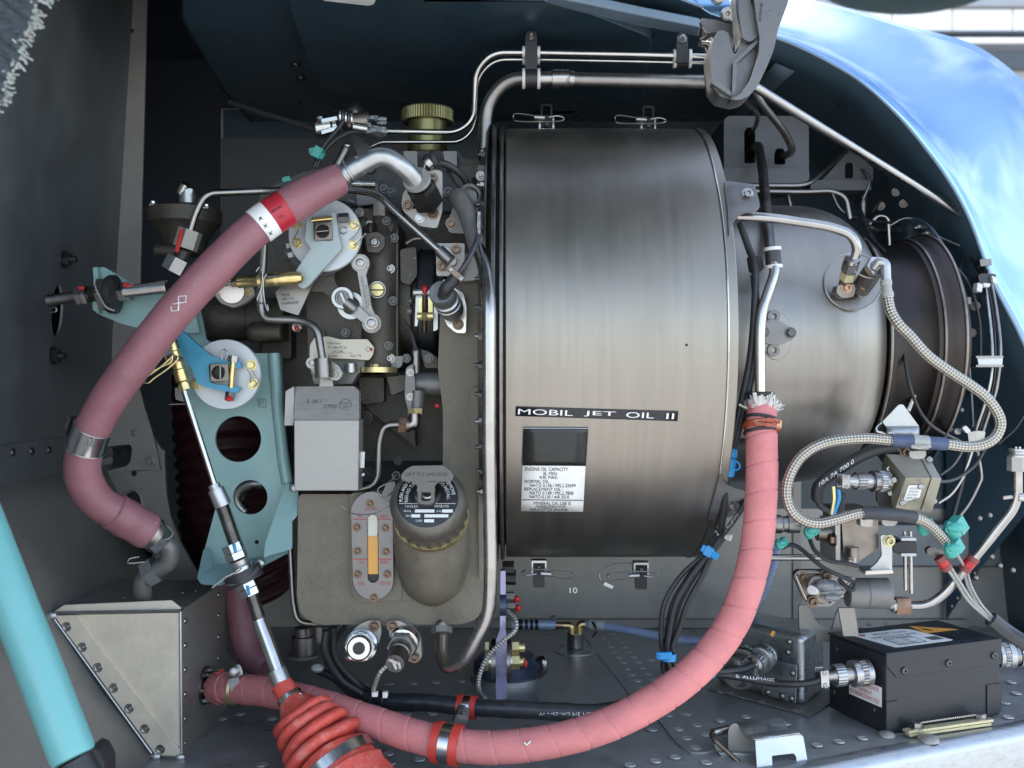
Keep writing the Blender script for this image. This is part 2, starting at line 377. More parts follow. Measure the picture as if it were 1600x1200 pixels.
PROTO = {}
def proto(kind, m):
    if (kind, m) in PROTO: return PROTO[kind, m]
    g = G(); o = V((0, 0, 0)); z = V((0, 0, 1))
    if kind == 'socket':
        g.lathe(o, z, [(0, 1.45), (.22, 1.45), (.22, 1.0), (1.15, 1.0), (1.25, .9), (1.25, .6)], 18, caps=False)
        g.lathe(o, z, [(1.25, .6), (.55, .5), (.55, .001)], 6, caps=False)
    elif kind == 'hex':
        g.lathe(o, z, [(0, 1.3), (.2, 1.3), (.2, .9)], 18, caps=False); g.lathe(o, z, [(.2, 1), (.85, 1), (1.0, .86)], 6)
    elif kind == 'nut':
        g.lathe(o, z, [(0, 1.35), (.2, 1.35), (.2, .9)], 16, caps=False); g.lathe(o, z, [(.2, 1), (1.0, 1)], 6); g.lathe(o, z, [(.9, .55), (1.9, .55), (2.0, .42)], 10)
    elif kind == 'rivet':
        g.lathe(o, z, [(0, 1), (.18, .96), (.36, .8), (.5, .5), (.55, .2), (.56, .001)], 12, caps=False)
    elif kind == 'dimple':
        g.lathe(o, z, [(.02, 1.35), (.22, 1.2), (.22, .95), (.05, .55), (.15, .45), (.15, .001)], 16, caps=False)
    elif kind == 'screw':
        g.lathe(o, z, [(0, 1), (.35, .95), (.55, .7), (.55, .34)], 16, caps=False); g.lathe(o, z, [(.55, .34), (.2, .3), (.2, .001)], 4, caps=False)
    me = g.data(kind, o); me.materials.append(MATS[m]); PROTO[kind, m] = me; return me
def fix(parent, kind, m, p, n, r, name=None):
    """a shared bolt, nut, rivet or screw mesh set on p along n"""
    nm = name or {'socket': 'bolt', 'hex': 'bolt', 'nut': 'nut', 'rivet': 'rivet', 'dimple': 'rivet', 'screw': 'screw'}[kind]
    o = bpy.data.objects.new(nm, proto(kind, m)); C.objects.link(o); o.parent = parent; o.location = V(p) - ORG[parent]
    q = V(n).to_track_quat('Z', 'Y'); q = q @ Euler((0, 0, random.random() * 6)).to_quaternion()
    o.rotation_euler = q.to_euler(); o.scale = (r, r, r); ORG[o] = V(p); return o
TOCAM = V((0, -1, 0))
def bolts(parent, L_, D, rpx, kind='socket', m='bolt_brown', n=TOCAM, name=None):
    for q in L_: d = q[2] if len(q) > 2 else D; fix(parent, kind, m, W(q[0], q[1], d), n, rpx * d / F, name)

FONTS = {}
def text(body, fn, box, m, parent, name='lettering', thick=0, flip=False):
    """lettering fitted into box (x0, ytop, x1, ybottom) of the flat coordinates that fn(x, y) carries onto the surface"""
    cu = bpy.data.curves.new('t', 'FONT'); cu.body = body; cu.resolution_u = 3
    ob = bpy.data.objects.new('t', cu); C.objects.link(ob); dg = bpy.context.evaluated_depsgraph_get(); me = bpy.data.meshes.new_from_object(ob.evaluated_get(dg))
    bpy.data.objects.remove(ob); bpy.data.curves.remove(cu)
    xs = [v.co.x for v in me.vertices]; ys = [v.co.y for v in me.vertices]; x0, x1, y0, y1 = min(xs), max(xs), min(ys), max(ys)
    g = G(); a, t, b, u = box
    for v in me.vertices:
        s = (v.co.x - x0) / max(1e-6, x1 - x0); q = (v.co.y - y0) / max(1e-6, y1 - y0)
        if flip: s, q = 1 - s, 1 - q
        g.v.append(V(fn(a + (b - a) * s, u + (t - u) * q)))
    g.f = [tuple(p.vertices) for p in me.polygons]; bpy.data.meshes.remove(me)
    return obj(name, g, m, parent)
def flat(D, off=.0005): return lambda x, y: W(x, y, D - off)
def zip_tie(parent, c, d, r, m, hs=.006, name='cable_tie', ang=0):
    c = V(c); x, y, d = frame(V(d)); q = x * math.cos(ang) + y * math.sin(ang)
    g = G().lathe(c - d * hs * .45, d, [(0, r), (0, r + .001), (hs * .9, r + .001), (hs * .9, r)], 16, caps=False)
    g.box(c + q * (r + hs * .45), hs * 1.1, hs, hs * 1.3, q, q.cross(d), d); return obj(name, g, m, parent, bevel=.0006)
def pclamp(parent, c, d, r, wd, cushion, band, name='clamp_cushion'):
    """cushioned clamp: two fat rubber lips with a metal strap between"""
    c = V(c); d = V(d).normalized()
    obj(name, G().lathe(c - d * wd / 2, d, [(0, r), (0, r * 1.18), (wd * .28, r * 1.22), (wd * .30, r * 1.08), (wd * .7, r * 1.08), (wd * .72, r * 1.22), (wd, r * 1.18), (wd, r)], 28, caps=False), cushion, parent)
    obj('clamp_band', G().lathe(c - d * wd * .19, d, [(0, r), (0, r * 1.13), (wd * .38, r * 1.13), (wd * .38, r)], 28, caps=False), band, parent)
def connector(parent, a, d, r, ln, m='bolt_steel', m2='bright_steel', clamp=True):
    """round threaded plug: coupling ring, body, knurled back shell and a two-screw cable clamp; starts at a, points along d"""
    a = V(a); d = V(d).normalized(); x, y, _ = frame(d)
    obj('coupling_ring', G().lathe(a, d, [(0, r * .8), (0, r), (.08 * ln, r * 1.03), (.10 * ln, r * .97), (.2 * ln, r * .97), (.22 * ln, r * 1.03), (.34 * ln, r * 1.03), (.36 * ln, r * .85)], 28), m2, parent)
    obj('knurled_ring', G().gear(a + d * ln * .10, a + d * ln * .21, r * 1.02, .05, 26), m, parent)
    obj('shell', G().lathe(a, d, [(.34 * ln, r * .72), (.5 * ln, r * .72), (.5 * ln, r * .82), (.62 * ln, r * .82)], 24), m, parent)
    obj('back_nut', G().gear(a + d * ln * .5, a + d * ln * .68, r * .86, .05, 24), m2, parent)
    obj('back_shell', G().lathe(a, d, [(.68 * ln, r * .7), (.74 * ln, r * .5), (ln, r * .42)], 20), m, parent)
    if clamp:
        for k in (-1, 1):
            obj('cable_clamp', G().box(a + d * ln * .92 + x * k * r * .5, r * .22, r * 1.3, ln * .16, x, y, d), m2, parent, bevel=.0006)
        for k in (-1, 1): fix(parent, 'screw', m2, a + d * ln * .92 + y * k * r * .5 + x * r * .62, x, r * .2)
# ================================================================== the setting
X_, Y_, Z_ = V((1, 0, 0)), V((0, 1, 0)), V((0, 0, 1))
g = G(); g.box((0, 40, -2.15), 500, 500, .1); obj('ground', g, 'concrete', kind='structure')
FZ = -.37
def fl(px, py, h=0.0): D = .37 * F / (py - 600); p = W(px, py, D); p.z += h; return p
lipd = V((.558 - .265, 1.047 - .925, 0)).normalized(); lipo = V((lipd.y, -lipd.x, 0))
FP = [(-.44, .60), (-.516, .60), (-.62, 1.0), (-.62, 1.52), (.78, 1.52), (.78, 1.139), (.265, .925), (.265 - .36, .925 - .15)]
floor = obj('floor', G().poly(FP, lambda x, y: V((x, y, FZ)), V((0, 0, -.003))), 'floor_metal', kind='structure')
pr = [(-.006, .0006), (.0, .0012), (.008, .0), (.0135, -.004), (.016, -.011), (.017, -.06)]
A0, A1 = V((.265, .925, FZ)) - lipd * .5, V((.265, .925, FZ)) + lipd * .62
obj('sill', G().grid(lambda u, v: A0.lerp(A1, u) + lipo * pr[round(v * 5)][0] + Z_ * (pr[round(v * 5)][1] + .0004), 20, 5), 'lip_metal', floor)
dp = [(1006, 1098), (1062, 1090), (1125, 1157), (1118, 1172), (1104, 1178), (1080, 1178), (1060, 1166)]
obj('doubler_plate', G().poly(rp(dp, 6), lambda x, y: fl(x, y, .0016), V((0, 0, -.0015))), 'floor_metal', floor)
dp = [(905, 985), (985, 985), (1075, 1085), (1045, 1112), (1000, 1108)]
obj('doubler_plate', G().poly(dp, lambda x, y: fl(x, y, .0012), V((0, 0, -.0011))), 'floor_metal', floor)
q7 = '570,395 592,425 615,453 640,485 667,517 695,550 722,588 752,625 785,660 820,703 628,367 655,395 682,423 706,454 732,484 760,514 790,547 820,583 851,620 884,657 875,968 1040,965 1090,1022 1146,1082 975,878 1090,870 1155,940 1210,1000 1300,912 1460,888 1018,1140 895,1165 735,1190 1215,1175 1310,728 1450,765 870,532 60,690'
q6 = '680,685 830,683 980,678 1125,673 1285,665 1430,660 940,870 1100,868 825,1120 1020,1155 835,1180 100,900 40,1190 330,1010 -210,900 -100,870'
q8 = '305,1065 445,1043 590,1022 345,788 1500,890 1550,740 1520,670 110,930 1480,800 1060,330 960,300 860,300 1180,310 1340,330'
for s, ox, oy in ((q7, 800, 900), (q6, 400, 900), (q8, 1200, 900)):
    for t in s.split():
        a, b = map(float, t.split(',')); x, y = ox + a / 4, oy + b / 4
        fix(floor, 'dimple', 'rivet_light', fl(x, y, .0012), Z_, (.0043 if y > 1060 else .0036))
for t in ((1450, 1158, 17), (1385, 1150, 14)): fix(floor, 'rivet', 'frame_metal', fl(t[0], t[1], .0005), Z_, t[2] / F)
# back wall
bw = obj('back_wall', G().poly([(-.444, -.39), (-.444, .42), (.27, .43), (.40, .385), (.48, .325), (.545, .255), (.60, .14), (.645, .06), (.69, -.05), (.745, -.18), (.765, -.39)], lambda x, y: V((x, 1.465, y)), V((0, .02, 0))), 'bare_wall', kind='structure')
obj('upper_shade_panel', G().poly([(-.44, -.19), (-.44, .418), (.27, .428), (.40, .383), (.478, .323), (.543, .253), (.598, .138), (.643, .058), (.68, -.05), (.70, -.19)], lambda x, y: V((x, 1.462, y)), V((0, .0025, 0))), 'inner_paint', bw)  # added dark panel, the upper wall's shade put into its colour
obj('seam_strip', G().box((W(1246, 0, 1.46).x, 1.463, -.2), .012, .003, .36), 'frame_metal', bw)
obj('kick_angle', G().poly([(-.1, 0), (.69, 0), (.69, .012), (-.1, .012)], lambda x, y: V((x, 1.452, FZ + .001 + y)), V((0, .013, 0))), 'frame_metal', bw)
for i in range(9): fix(bw, 'rivet', 'frame_metal', V((W(1250 + i * 27, 0, 1.452).x, 1.452, FZ + .007)), TOCAM, .0035)
obj('corner_panel', G().poly([(1478, 968), (1478, 560), (1640, 560), (1640, 760), (1520, 900)], lambda x, y: W(x, y, 1.452 - (x - 1478) * .0009), V((.004, .004, 0))), 'shell_haze_paint', bw)
for i in range(5): fix(bw, 'rivet', 'dark_steel', W(1488 + i * 9, 948 - i * 13, 1.438 - i * .008), TOCAM, .004)
obj('stiffener_channel', G().box((W(1440, 840, 1.44).x, 1.435, W(0, 850, 1.435).z), .22, .03, .065), 'wall_metal', bw, bevel=.004)
obj('stiffener_panel', G().plate([(346, 216), (640, 216), (640, 760), (346, 760)], 1.455, .004), 'moulded_grey', bw)
# recess behind the left bulkhead, its walls coloured near-black for the shade
rc = obj('recess_wall', G().box((-.42, 1.66, .1), .9, .02, 1.3), 'recess_shade', kind='structure')
obj('recess_side', G().box((-.7, 1.1, .15), .02, 1.14, 1.25), 'recess_shade', rc)
obj('recess_top', G().box((-.52, 1.1, .56), .42, 1.16, .006), 'recess_shade', rc)
obj('recess_floor', G().box((-.5, 1.58, -.40), .5, .18, .02), 'recess_shade', rc)
# left bulkhead, its edge flange and the lower frame
WX = [(.74, -.478), (.05, -.52), (-.1, -.52)]
def wx(z): 
    if z > .05: return -.52 + (z - .05) * .042 / .69
    return -.52
zc = .0836; Dc = 1.094
hole = [(Dc + .0135 * math.cos(2 * math.pi * i / 20), zc + (.030 if math.sin(2 * math.pi * i / 20) > 0 else .030) * math.sin(2 * math.pi * i / 20)) for i in range(20)]
lw = obj('left_wall', G().poly([(.42, -.1), (1.25, -.1), (1.25, .05), (1.25, .55), (.42, .55), (.42, .05)], lambda y, z: V((wx(z), y, z)), V((-.003, 0, 0)), [hole]), 'wall_metal', kind='structure')
obj('slot_shade', G().box((-.56, 1.09, .08), .004, .2, .2), 'recess_shade', lw)  # dark sheet added so the wall slot reads as unlit depth
lowp = [(-.52, -.099), (-.492, -.155), (-.456, -.228), (-.405, -.305), (-.355, -.369)]
obj('lower_panel', G().grid(lambda u, v: V((lowp[round(v * 4)][0] - .001, .42 + u * .83, lowp[round(v * 4)][1])), 6, 4), 'frame_metal', lw, solid=.002)
obj('lap_strip', G().poly([(.42, -.104), (1.25, -.104), (1.25, -.062), (.42, -.062)], lambda y, z: V((-.5185, y, z)), V((-.001, 0, 0))), 'wall_metal', lw)
for x, y in ((20, 707), (50, 705), (77, 703), (-20, 710)): D = .5185 * F / (800 - x); fix(lw, 'rivet', 'bolt_dark', W(x, y, D), X_, .0045)
for x, y in ((92, 405), (82, 556)): D = .52 * F / (800 - x); fix(lw, 'nut', 'bolt_dark', V((wx((600 - y) / F * D), D, (600 - y) / F * D)), X_, .0075)
lf = obj('frame_flange', G().plate([(200, -40), (231, -40), (222, 300), (219, 470), (216, 640), (163, 640), (168, 560), (184, 300)], 1.248, .004), 'frame_metal', lw, bevel=.001)
lf2 = obj('rivet_flange', G().plate([(187, -40), (201, -40), (185, 300), (166, 600), (158, 600), (172, 300)], 1.252, .003), 'wall_metal', lw)
for x, y in ((193, 33), (190, 77), (187, 122), (186, 166), (183, 212), (180, 257), (178, 302), (175, 348), (172, 394), (170, 440), (167, 535), (165, 580)): fix(lw, 'rivet', 'bolt_dark', W(x, y, 1.251), TOCAM, .0026)
fix(lw, 'rivet', 'black_metal', W(206, 48, 1.247), TOCAM, .003)
fp = [(163, 600), (216, 600), (226, 637), (240, 682), (252, 702), (257, 703), (258, 735), (260, 770), (266, 805), (282, 848), (310, 900), (345, 955), (345, 975), (150, 975), (146, 880), (150, 815), (160, 740)]
slot = rp([(195, 772), (210, 764), (219, 772), (230, 815), (246, 850), (238, 876), (222, 885), (196, 884), (193, 868)], 5)
obj('lower_frame', G().plate(fp, 1.22, .006, [slot, circ(209, 740, 4.5, 10)]), 'frame_metal', lw, bevel=.001)
rim = [W(x, y, 1.219) for x, y in slot]; obj('slot_rim', G().tube(rim + rim[:2], .0018, 6), 'frame_metal', lw)
obj('frame_overlay', G().plate([(166, 598), (216, 598), (226, 637), (240, 682), (251, 735), (180, 735), (175, 728), (166, 690)], 1.215, .003, [circ(209, 677, 4.5, 10)]), 'frame_metal', lw, bevel=.0008)
for x, y in ((186, 720), (234, 720)): fix(lw, 'socket', 'bolt_steel', W(x, y, 1.215), TOCAM, .0055)
for x, y in ((154, 850), (154, 884), (157, 750)): fix(lw, 'rivet', 'bolt_dark', W(x, y, 1.219), V((-.4, -1, 0)), .0035)
obj('frame_lip', G().plate([(146, 880), (150, 815), (158, 815), (157, 900), (150, 905)], 1.214, .004), 'frame_metal', lw, bevel=.001)

# cowling: inside roof, right shell, glossy outer skin
EL = [(1000, -28, .97), (1060, -3, 1.0), (1110, 16, 1.03), (1150, 33, 1.06), (1185, 50, 1.085), (1240, 70, 1.10), (1300, 100, 1.115), (1350, 132, 1.125), (1400, 178, 1.135), (1440, 225, 1.145), (1480, 280, 1.155), (1515, 345, 1.165), (1550, 440, 1.18), (1600, 540, 1.2), (1650, 680, 1.22), (1690, 850, 1.24), (1710, 1060, 1.25)]
SL = [(1040, -140), (1100, -95), (1150, -60), (1190, -32), (1225, -10), (1280, 3), (1340, 17), (1390, 32), (1440, 46), (1490, 59), (1525, 72), (1560, 94), (1600, 128), (1660, 190), (1760, 330), (1850, 600), (1900, 900)]
cowl = thing('engine_cowling', 'glossy dark blue engine cowling mirroring sky and clouds, open on the bay', 'cowling', W(1400, 200, 1.2))
EC = crom([V(p) for p in EL], 4); SC = crom([V((x, y, 1.6)) for x, y in SL], 4); NE = len(EC) - 1
def skin(u, v):
    e, s = EC[round(u * NE)], SC[round(u * NE)]
    x, y = e.x + (s.x - e.x) * v, e.y + (s.y - e.y) * v
    return W(x, y, e.z + (s.z - e.z) * (1 - math.cos(v * math.pi / 2)) ** .85)
obj('outer_skin', G().grid(skin, NE, 18), 'cowl_paint', cowl, solid=.0015)
ET = [W(*p) for p in EC[12:]]
def shell(u, v):
    e = ET[round(u * (len(ET) - 1))]; return V((e.x + .002, e.y + .004 + v * (1.64 - e.y), e.z + .002 + .03 * v * (1 if e.z > .1 else 0)))
obj('inner_shell', G().grid(shell, len(ET) - 1, 8), 'shell_haze_paint', cowl, solid=.002)
obj('edge_lip', G().tube([W(x, y, d - .001) for x, y, d in [tuple(e) for e in EC]], .0016, 6), 'inner_edge', cowl)
def rf(px, py, h=0.0, z=.4): D = (z - h) * F / (600 - py); return W(px, py, D)
RP = [(-.33, .96), (.13, .965), (.173, 1.0), (.274, 1.08), (.30, 1.1), (.33, 1.2), (.36, 1.64), (-.40, 1.64), (-.392, 1.3), (-.36, 1.05)]
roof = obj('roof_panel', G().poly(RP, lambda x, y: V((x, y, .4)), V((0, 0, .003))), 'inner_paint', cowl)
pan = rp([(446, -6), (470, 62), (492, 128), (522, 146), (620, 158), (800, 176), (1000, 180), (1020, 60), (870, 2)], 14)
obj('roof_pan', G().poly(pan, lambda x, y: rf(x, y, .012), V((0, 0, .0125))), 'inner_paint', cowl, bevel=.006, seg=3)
obj('roof_stiffener', G().poly([(862, -4), (905, 4), (1000, 24), (1095, 43), (1092, 58), (1000, 42), (900, 18), (850, 4)], lambda x, y: rf(x, y, .022), V((0, 0, .01))), 'inner_edge', cowl, bevel=.002)
obj('roof_pale_plate', G().poly(rp([(500, -8), (590, -8), (584, 7), (575, 9), (505, 1)], 3), lambda x, y: rf(x, y, .0145), V((0, 0, .002))), 'label_white', cowl)  # small pale plate set just under the roof pan
RS = [(-.31, .90), (-.33, .96), (-.36, 1.05), (-.392, 1.3), (-.40, 1.64)]
obj('roof_side', G().grid(lambda u, v: V((RS[round(u * 4)][0], RS[round(u * 4)][1], .398 + .165 * v)), 4, 1), 'recess_shade', cowl, solid=.002)
obj('rib_strip', G().grid(lambda u, v: shell(.16 + .001 * 0 + v * .035, .12 + u * .8) + V((-.004, 0, -.004)), 10, 2), 'inner_edge', cowl, solid=.002)
for x, y, d in ((462, 101, 1.2), (470, 122, 1.25)):
    fix(cowl, 'screw', 'bolt_dark', rf(x, y, .001), V((0, 0, -1)), .006)
lt = obj('roof_latch', G().poly(capsule(1327, 160, 1360, 140, 6), lambda x, y: W(x, y, 1.27), V((.004, .01, .004))), 'inner_edge', cowl, bevel=.002)
obj('roof_handle', G().tube(bend([W(1352, 222, 1.3), W(1362, 214, 1.29), W(1372, 216, 1.29), W(1376, 235, 1.29)], .006), .0012, 6), 'bolt_steel', cowl)
# bright hinge-side edge of the skin with its screw
he = obj('skin_edge', G().plate([(1052, -12), (1135, -12), (1152, 36), (1110, 22), (1085, 6)], 1.02, .003), 'cowl_paint', cowl, bevel=.001)
fix(cowl, 'screw', 'bolt_steel', W(1136, 22, 1.019), V((0, -1, -.25)), 11 * 1.02 / F)
fix(cowl, 'screw', 'bolt_steel', W(1122, -4, 1.019), V((0, -1, -.25)), 11 * 1.02 / F)
# unseen cowl door suggested by the hinge arm, sized and sloped to darken the drum
cdo = thing('shading_door', 'unseen dark blue cowl door added above the bay to darken the drum', 'cowl door', V((-.05, .92, .45)))
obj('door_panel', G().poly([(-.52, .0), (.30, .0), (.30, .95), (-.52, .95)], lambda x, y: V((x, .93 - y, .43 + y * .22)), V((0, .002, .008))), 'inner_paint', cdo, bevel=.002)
for x in (-.35, -.1, .15): obj('door_rib', G().box((x, .55, .506), .03, .72, .012, X_, V((0, -.977, .215)), V((0, .215, .977))), 'inner_edge', cdo, bevel=.003)
# hangar far behind, and the dark fairing between
hb = thing('hangar_building', 'pale panelled hangar facade far behind at the upper right', 'building', (14, 22, -2.1))
obj('wall', G().box((14, 22.6, 3), 60, .8, 10.15), 'facade_grey', hb)
zt, zb = (600 - 13) / F * 22, (600 - 49) / F * 22
for i in range(9):
    x0 = (1395 - 800) / F * 22 + (i - 4) * 1.385; obj('panel', G().box((x0 + .6925, 22.1, (zt + zb) / 2), 1.36, .12, zt - zb), 'facade_white', hb, bevel=.012)
obj('ledge', G().box((14, 22.05, zb - .05), 60, .3, .06), 'facade_dark', hb)
obj('window_band', G().box((14, 22.1, (600 - 92) / F * 22), 60, .15, .42), 'facade_dark', hb)
obj('gutter', G().cyl((-10, 21.9, (600 - 66) / F * 22), (40, 21.9, (600 - 66) / F * 22), .07), 'facade_white', hb)
obj('roof', G().box((14, 22.5, zt + .12), 60, 1.2, .2), 'facade_grey', hb)
obj('far_fairing', G().sph(W(1425, -62, 7), .8, 28, (1.02, .6, .44)), 'far_fairing', label='dark green rounded fairing poking in at the top edge before the hangar', cat='fairing')
# ================================================================== the engine drum and hot section
AY, AZ, RD = 1.15, .047, .25
def cyl_pt(px, py, Rr, off=0.0, back=False):
    d = V(((px - 800) / F, 1, (600 - py) / F)); Rr = Rr + off
    a = 1 + d.z ** 2; b = -2 * (AY + AZ * d.z); c = AY ** 2 + AZ ** 2 - Rr ** 2; q = b * b - 4 * a * c
    t = (-b - math.sqrt(max(q, 0))) / (2 * a); return d * t
AX = V((0, AY, AZ))
dr = thing('intake_drum', 'large brushed steel drum with the black oil name strip on it', 'engine casing', (.1, AY, AZ - RD))
obj('drum_shell', G().lathe(V((-.0065, AY, AZ)), X_, [(0, .235), (0, RD - .001), (.001, RD), (.06, RD + .0004), (.13, RD + .0004), (.206, RD), (.2095, RD - .0004), (.2095, .16)], 180, caps=False), 'drum_steel', dr)
obj('rim_bead', G().torus(V((.2032, AY, AZ)), X_, RD + .0006, .0009, 180, 8), 'bright_steel', dr)
obj('end_flange', G().lathe(V((.2040, AY, AZ)), X_, [(0, .15), (0, RD + .0006), (.0075, RD + .0006), (.0085, RD - .0004), (.0085, .15)], 180, caps=False), 'drum_steel', dr)
def ear(P2, bx, by):
    f = lambda x, y: cyl_pt(x, y, RD, .003)
    obj('mounting_ear', G().poly(rp(P2, 8), f, V((0, .004, 0))), 'dull_tube', dr, bevel=.0007)
    fix(dr, 'socket', 'bolt_steel', f(bx, by), V((0, -1, .1)), 6.2 * .95 / F)
ear([(1131, 282), (1180, 288), (1188, 322), (1182, 331), (1160, 333), (1146, 345), (1139, 372), (1137, 330)], 1168, 303)
ear([(1126, 738), (1132, 755), (1148, 763), (1166, 767), (1170, 790), (1160, 802), (1132, 810), (1104, 815), (1116, 775)], 1149, 790)
# lettering strip and oil label, wrapped on the drum
def quad(tl, tr, br, bl, x0, x1, y0, y1, off):
    def f(x, y):
        u, v = (x - x0) / (x1 - x0), (y - y0) / (y1 - y0)
        a = (tl[0] + (tr[0] - tl[0]) * u, tl[1] + (tr[1] - tl[1]) * u); b = (bl[0] + (br[0] - bl[0]) * u, bl[1] + (br[1] - bl[1]) * u)
        return cyl_pt(a[0] + (b[0] - a[0]) * v, a[1] + (b[1] - a[1]) * v, RD, off)
    return f
def patch(name, q, m, off, x0, x1, y0, y1, n=(4, 10)):
    f = quad(*q, x0, x1, y0, y1, off); return obj(name, G().grid(lambda u, v: f(x0 + (x1 - x0) * u, y0 + (y1 - y0) * v), *n), m, dr, solid=.0004)
q1 = ((806, 635.5), (1060, 643), (1058.5, 658), (805, 650)); ns_ = patch('name_strip', q1, 'label_black', .0012, 0, 254, 0, 15)
f1 = quad(*q1, 0, 254, 0, 15, .0018)
for t, a, b in (('MOBIL', 4, 90), ('JET', 107, 157), ('OIL', 173, 217), ('II', 236, 248)): text(t, f1, (a, 3.2, b, 12), 'print_white', ns_)
q2 = ((818.5, 670), (918, 670.5), (911, 799.5), (814, 798.5))
lpl = patch('label_plate', q2, 'label_white', .0012, 0, 100, 0, 129); f2 = quad(*q2, 0, 100, 0, 129, .0019)
f2b = quad(*q2, 0, 100, 0, 129, .0017)
obj('dark_window', G().grid(lambda u, v: f2b(-.6 + 101 * u, -.6 + 58 * v), 4, 8), 'label_gloss', dr, solid=.0006)
obj('window_edge', G().tube([f2b(*p) for p in ((-1, 57), (-1, -1), (101, -1), (101, 57))], .0005, 6), 'zinc', dr)
for t, a, y0, b, y1 in (('ENGINE OIL CAPACITY :', 4, 60.5, 76, 66), ('3L MIN', 33, 67.5, 55, 72.5), ('4.9L MAX.', 28, 73.5, 57, 78.5), ('NORMAL OIL :', 4, 80, 46, 85), ('NATO 0.156 / MIL.L.23699', 13, 86, 86, 91.2),
                        ('REPLACEMENT OIL :', 4, 92.3, 66, 97), ('NATO 0.148 / MIL.L.7808', 13, 98, 83, 103), ('NATO 0.150 / AIR 3514', 13, 104, 76, 109), ('MINERAL OIL USE IS', 20, 114, 80, 119), ('FORBIDDEN FOR', 24, 119.8, 72, 124), ('HELICOPTER ENGINE', 15, 124.8, 75, 128.4)):
    text(t, f2, (a, y0, b, y1), 'print_black', lpl)
obj('label_rule', G().poly([(1, 111), (99, 111), (99, 112), (1, 112)], f2, V((0, .0004, 0))), 'print_black', lpl)
fix(dr, 'rivet', 'black_metal', cyl_pt(1073, 539, RD, .0008), V((0, -1, 0)), .0012)

# bolted flanges at the left of the drum
fl_ = thing('flange_stack', 'dark bolted ring flanges between the drum and the gearbox', 'engine flange', (-.025, AY, AZ - .26))
for x, t, r, m in ((-.0125, .004, .2535, 'dull_tube'), (-.0205, .0045, .257, 'dark_steel'), (-.0275, .003, .2515, 'dull_tube')):
    obj('ring_flange', G().lathe(V((x, AY, AZ)), X_, [(0, .18), (0, r - .001), (.0008, r), (t - .0008, r), (t, r - .001), (t, .18)], 150, caps=False), m, fl_)
obj('ring_body', G().lathe(V((-.033, AY, AZ)), X_, [(0, .17), (0, .232), (.006, .236), (.028, .236)], 120, caps=False), 'cast_dark', fl_)
for i in range(18):
    a = R(-58 + i * 6.4); p = V((-.0277, AY - .246 * math.cos(a), AZ + .246 * math.sin(a))); fix(fl_, 'nut', 'bolt_dark' if i % 3 else 'dull_tube', p, -X_, .0038)

# combustion casing and exhaust
RC = .164
hc = thing('combustion_casing', 'smooth brushed steel casing right of the drum with igniter boss', 'engine casing', (.31, AY, AZ - RC))
prc = [(.214, .12), (.214, .150), (.222, .153), (.226, RC - .001), (.240, RC), (.262, RC), (.325, RC)] + [(.325 + .078 * math.sin(R(t)), RC - .052 * (1 - math.cos(R(t)))) for t in range(8, 91, 8)] + [(.403, RC - .052), (.404, .09)]
obj('casing_shell', G().lathe(V((0, AY, AZ)), X_, prc, 140, caps=False), 'case_steel', hc)
obj('casing_flange', G().lathe(V((0, AY, AZ)), X_, [(.2155, .12), (.2155, .176), (.220, .177), (.2225, .176), (.2225, .12)], 120, caps=False), 'dull_tube', hc)
for i in range(40):
    a = R(-80 + i * 7.5)
    if abs(a) < 1.6: fix(hc, 'nut', 'bolt_brown', V((.2226, AY - .1705 * math.cos(a), AZ + .1705 * math.sin(a))), X_, .0034)
def on_case(x, y, off=0): return cyl_pt(x, y, RC, off)
obj('weld_pad', G().poly(circ(1333, 440, 45, 28, ry=44), lambda x, y: on_case(x, y, .0016), V((0, .003, 0))), 'case_steel', hc, bevel=.0006)
wl = [on_case(x, y, .0018) for x, y in circ(1333, 440, 45.5, 40, ry=44.5)]; obj('weld_bead', G().tube(wl + wl[:2], lambda i, t: .0003 + .0006 * random.random(), 6), 'case_steel', hc)
obj('weld_pad', G().poly(circ(1214, 525, 24, 24, ry=38), lambda x, y: on_case(x, y, .0016), V((0, .003, 0))), 'case_steel', hc, bevel=.0006)
obj('blanking_plate', G().poly(capsule(1195, 518, 1237, 521, 13) if False else rp([(1187, 512), (1203, 498), (1222, 503), (1243, 516), (1240, 530), (1216, 540), (1196, 537), (1187, 526)], 6), lambda x, y: on_case(x, y, .006), V((0, .005, 0))), 'gauge_grey', hc, bevel=.001)
for x, y in ((1209, 494), (1209, 547)): obj('plate_lug', G().poly(circ(x, y, 10, 16), lambda a, b: on_case(a, b, .0045), V((0, .004, 0)), [circ(x, y, 4.5, 10)]), 'gauge_grey', hc, bevel=.0008)
for x, y in ((1193, 519), (1235, 520)): fix(hc, 'hex', 'bolt_dark', on_case(x, y, .006), TOCAM, .0045)
ex = thing('exhaust_duct', 'brown heat stained exhaust duct with ring flanges, right of the casing', 'exhaust', (.5, AY, AZ - .16))
pre = [(.398, .108), (.403, .126), (.408, .1265), (.412, .126), (.414, .110), (.425, .108), (.44, .109), (.452, .114), (.458, .122), (.464, .1235), (.470, .1225), (.473, .124), (.482, .129), (.486, .129), (.489, .118), (.495, .116), (.498, .11)]
obj('duct_shell', G().lathe(V((0, AY, AZ)), X_, pre, 120, caps=False), 'exhaust_steel', ex)
for x, r in ((.405, .128), (.464, .1245), (.484, .130)):
    obj('duct_ring', G().torus(V((x, AY, AZ)), X_, r, .0018, 110, 8), 'titanium', ex)
obj('firewall_ring', G().lathe(V((.500, AY + .085, AZ)), X_, [(0, .10), (0, .165), (.003, .165), (.003, .10)], 100, caps=False), 'inner_paint', ex)
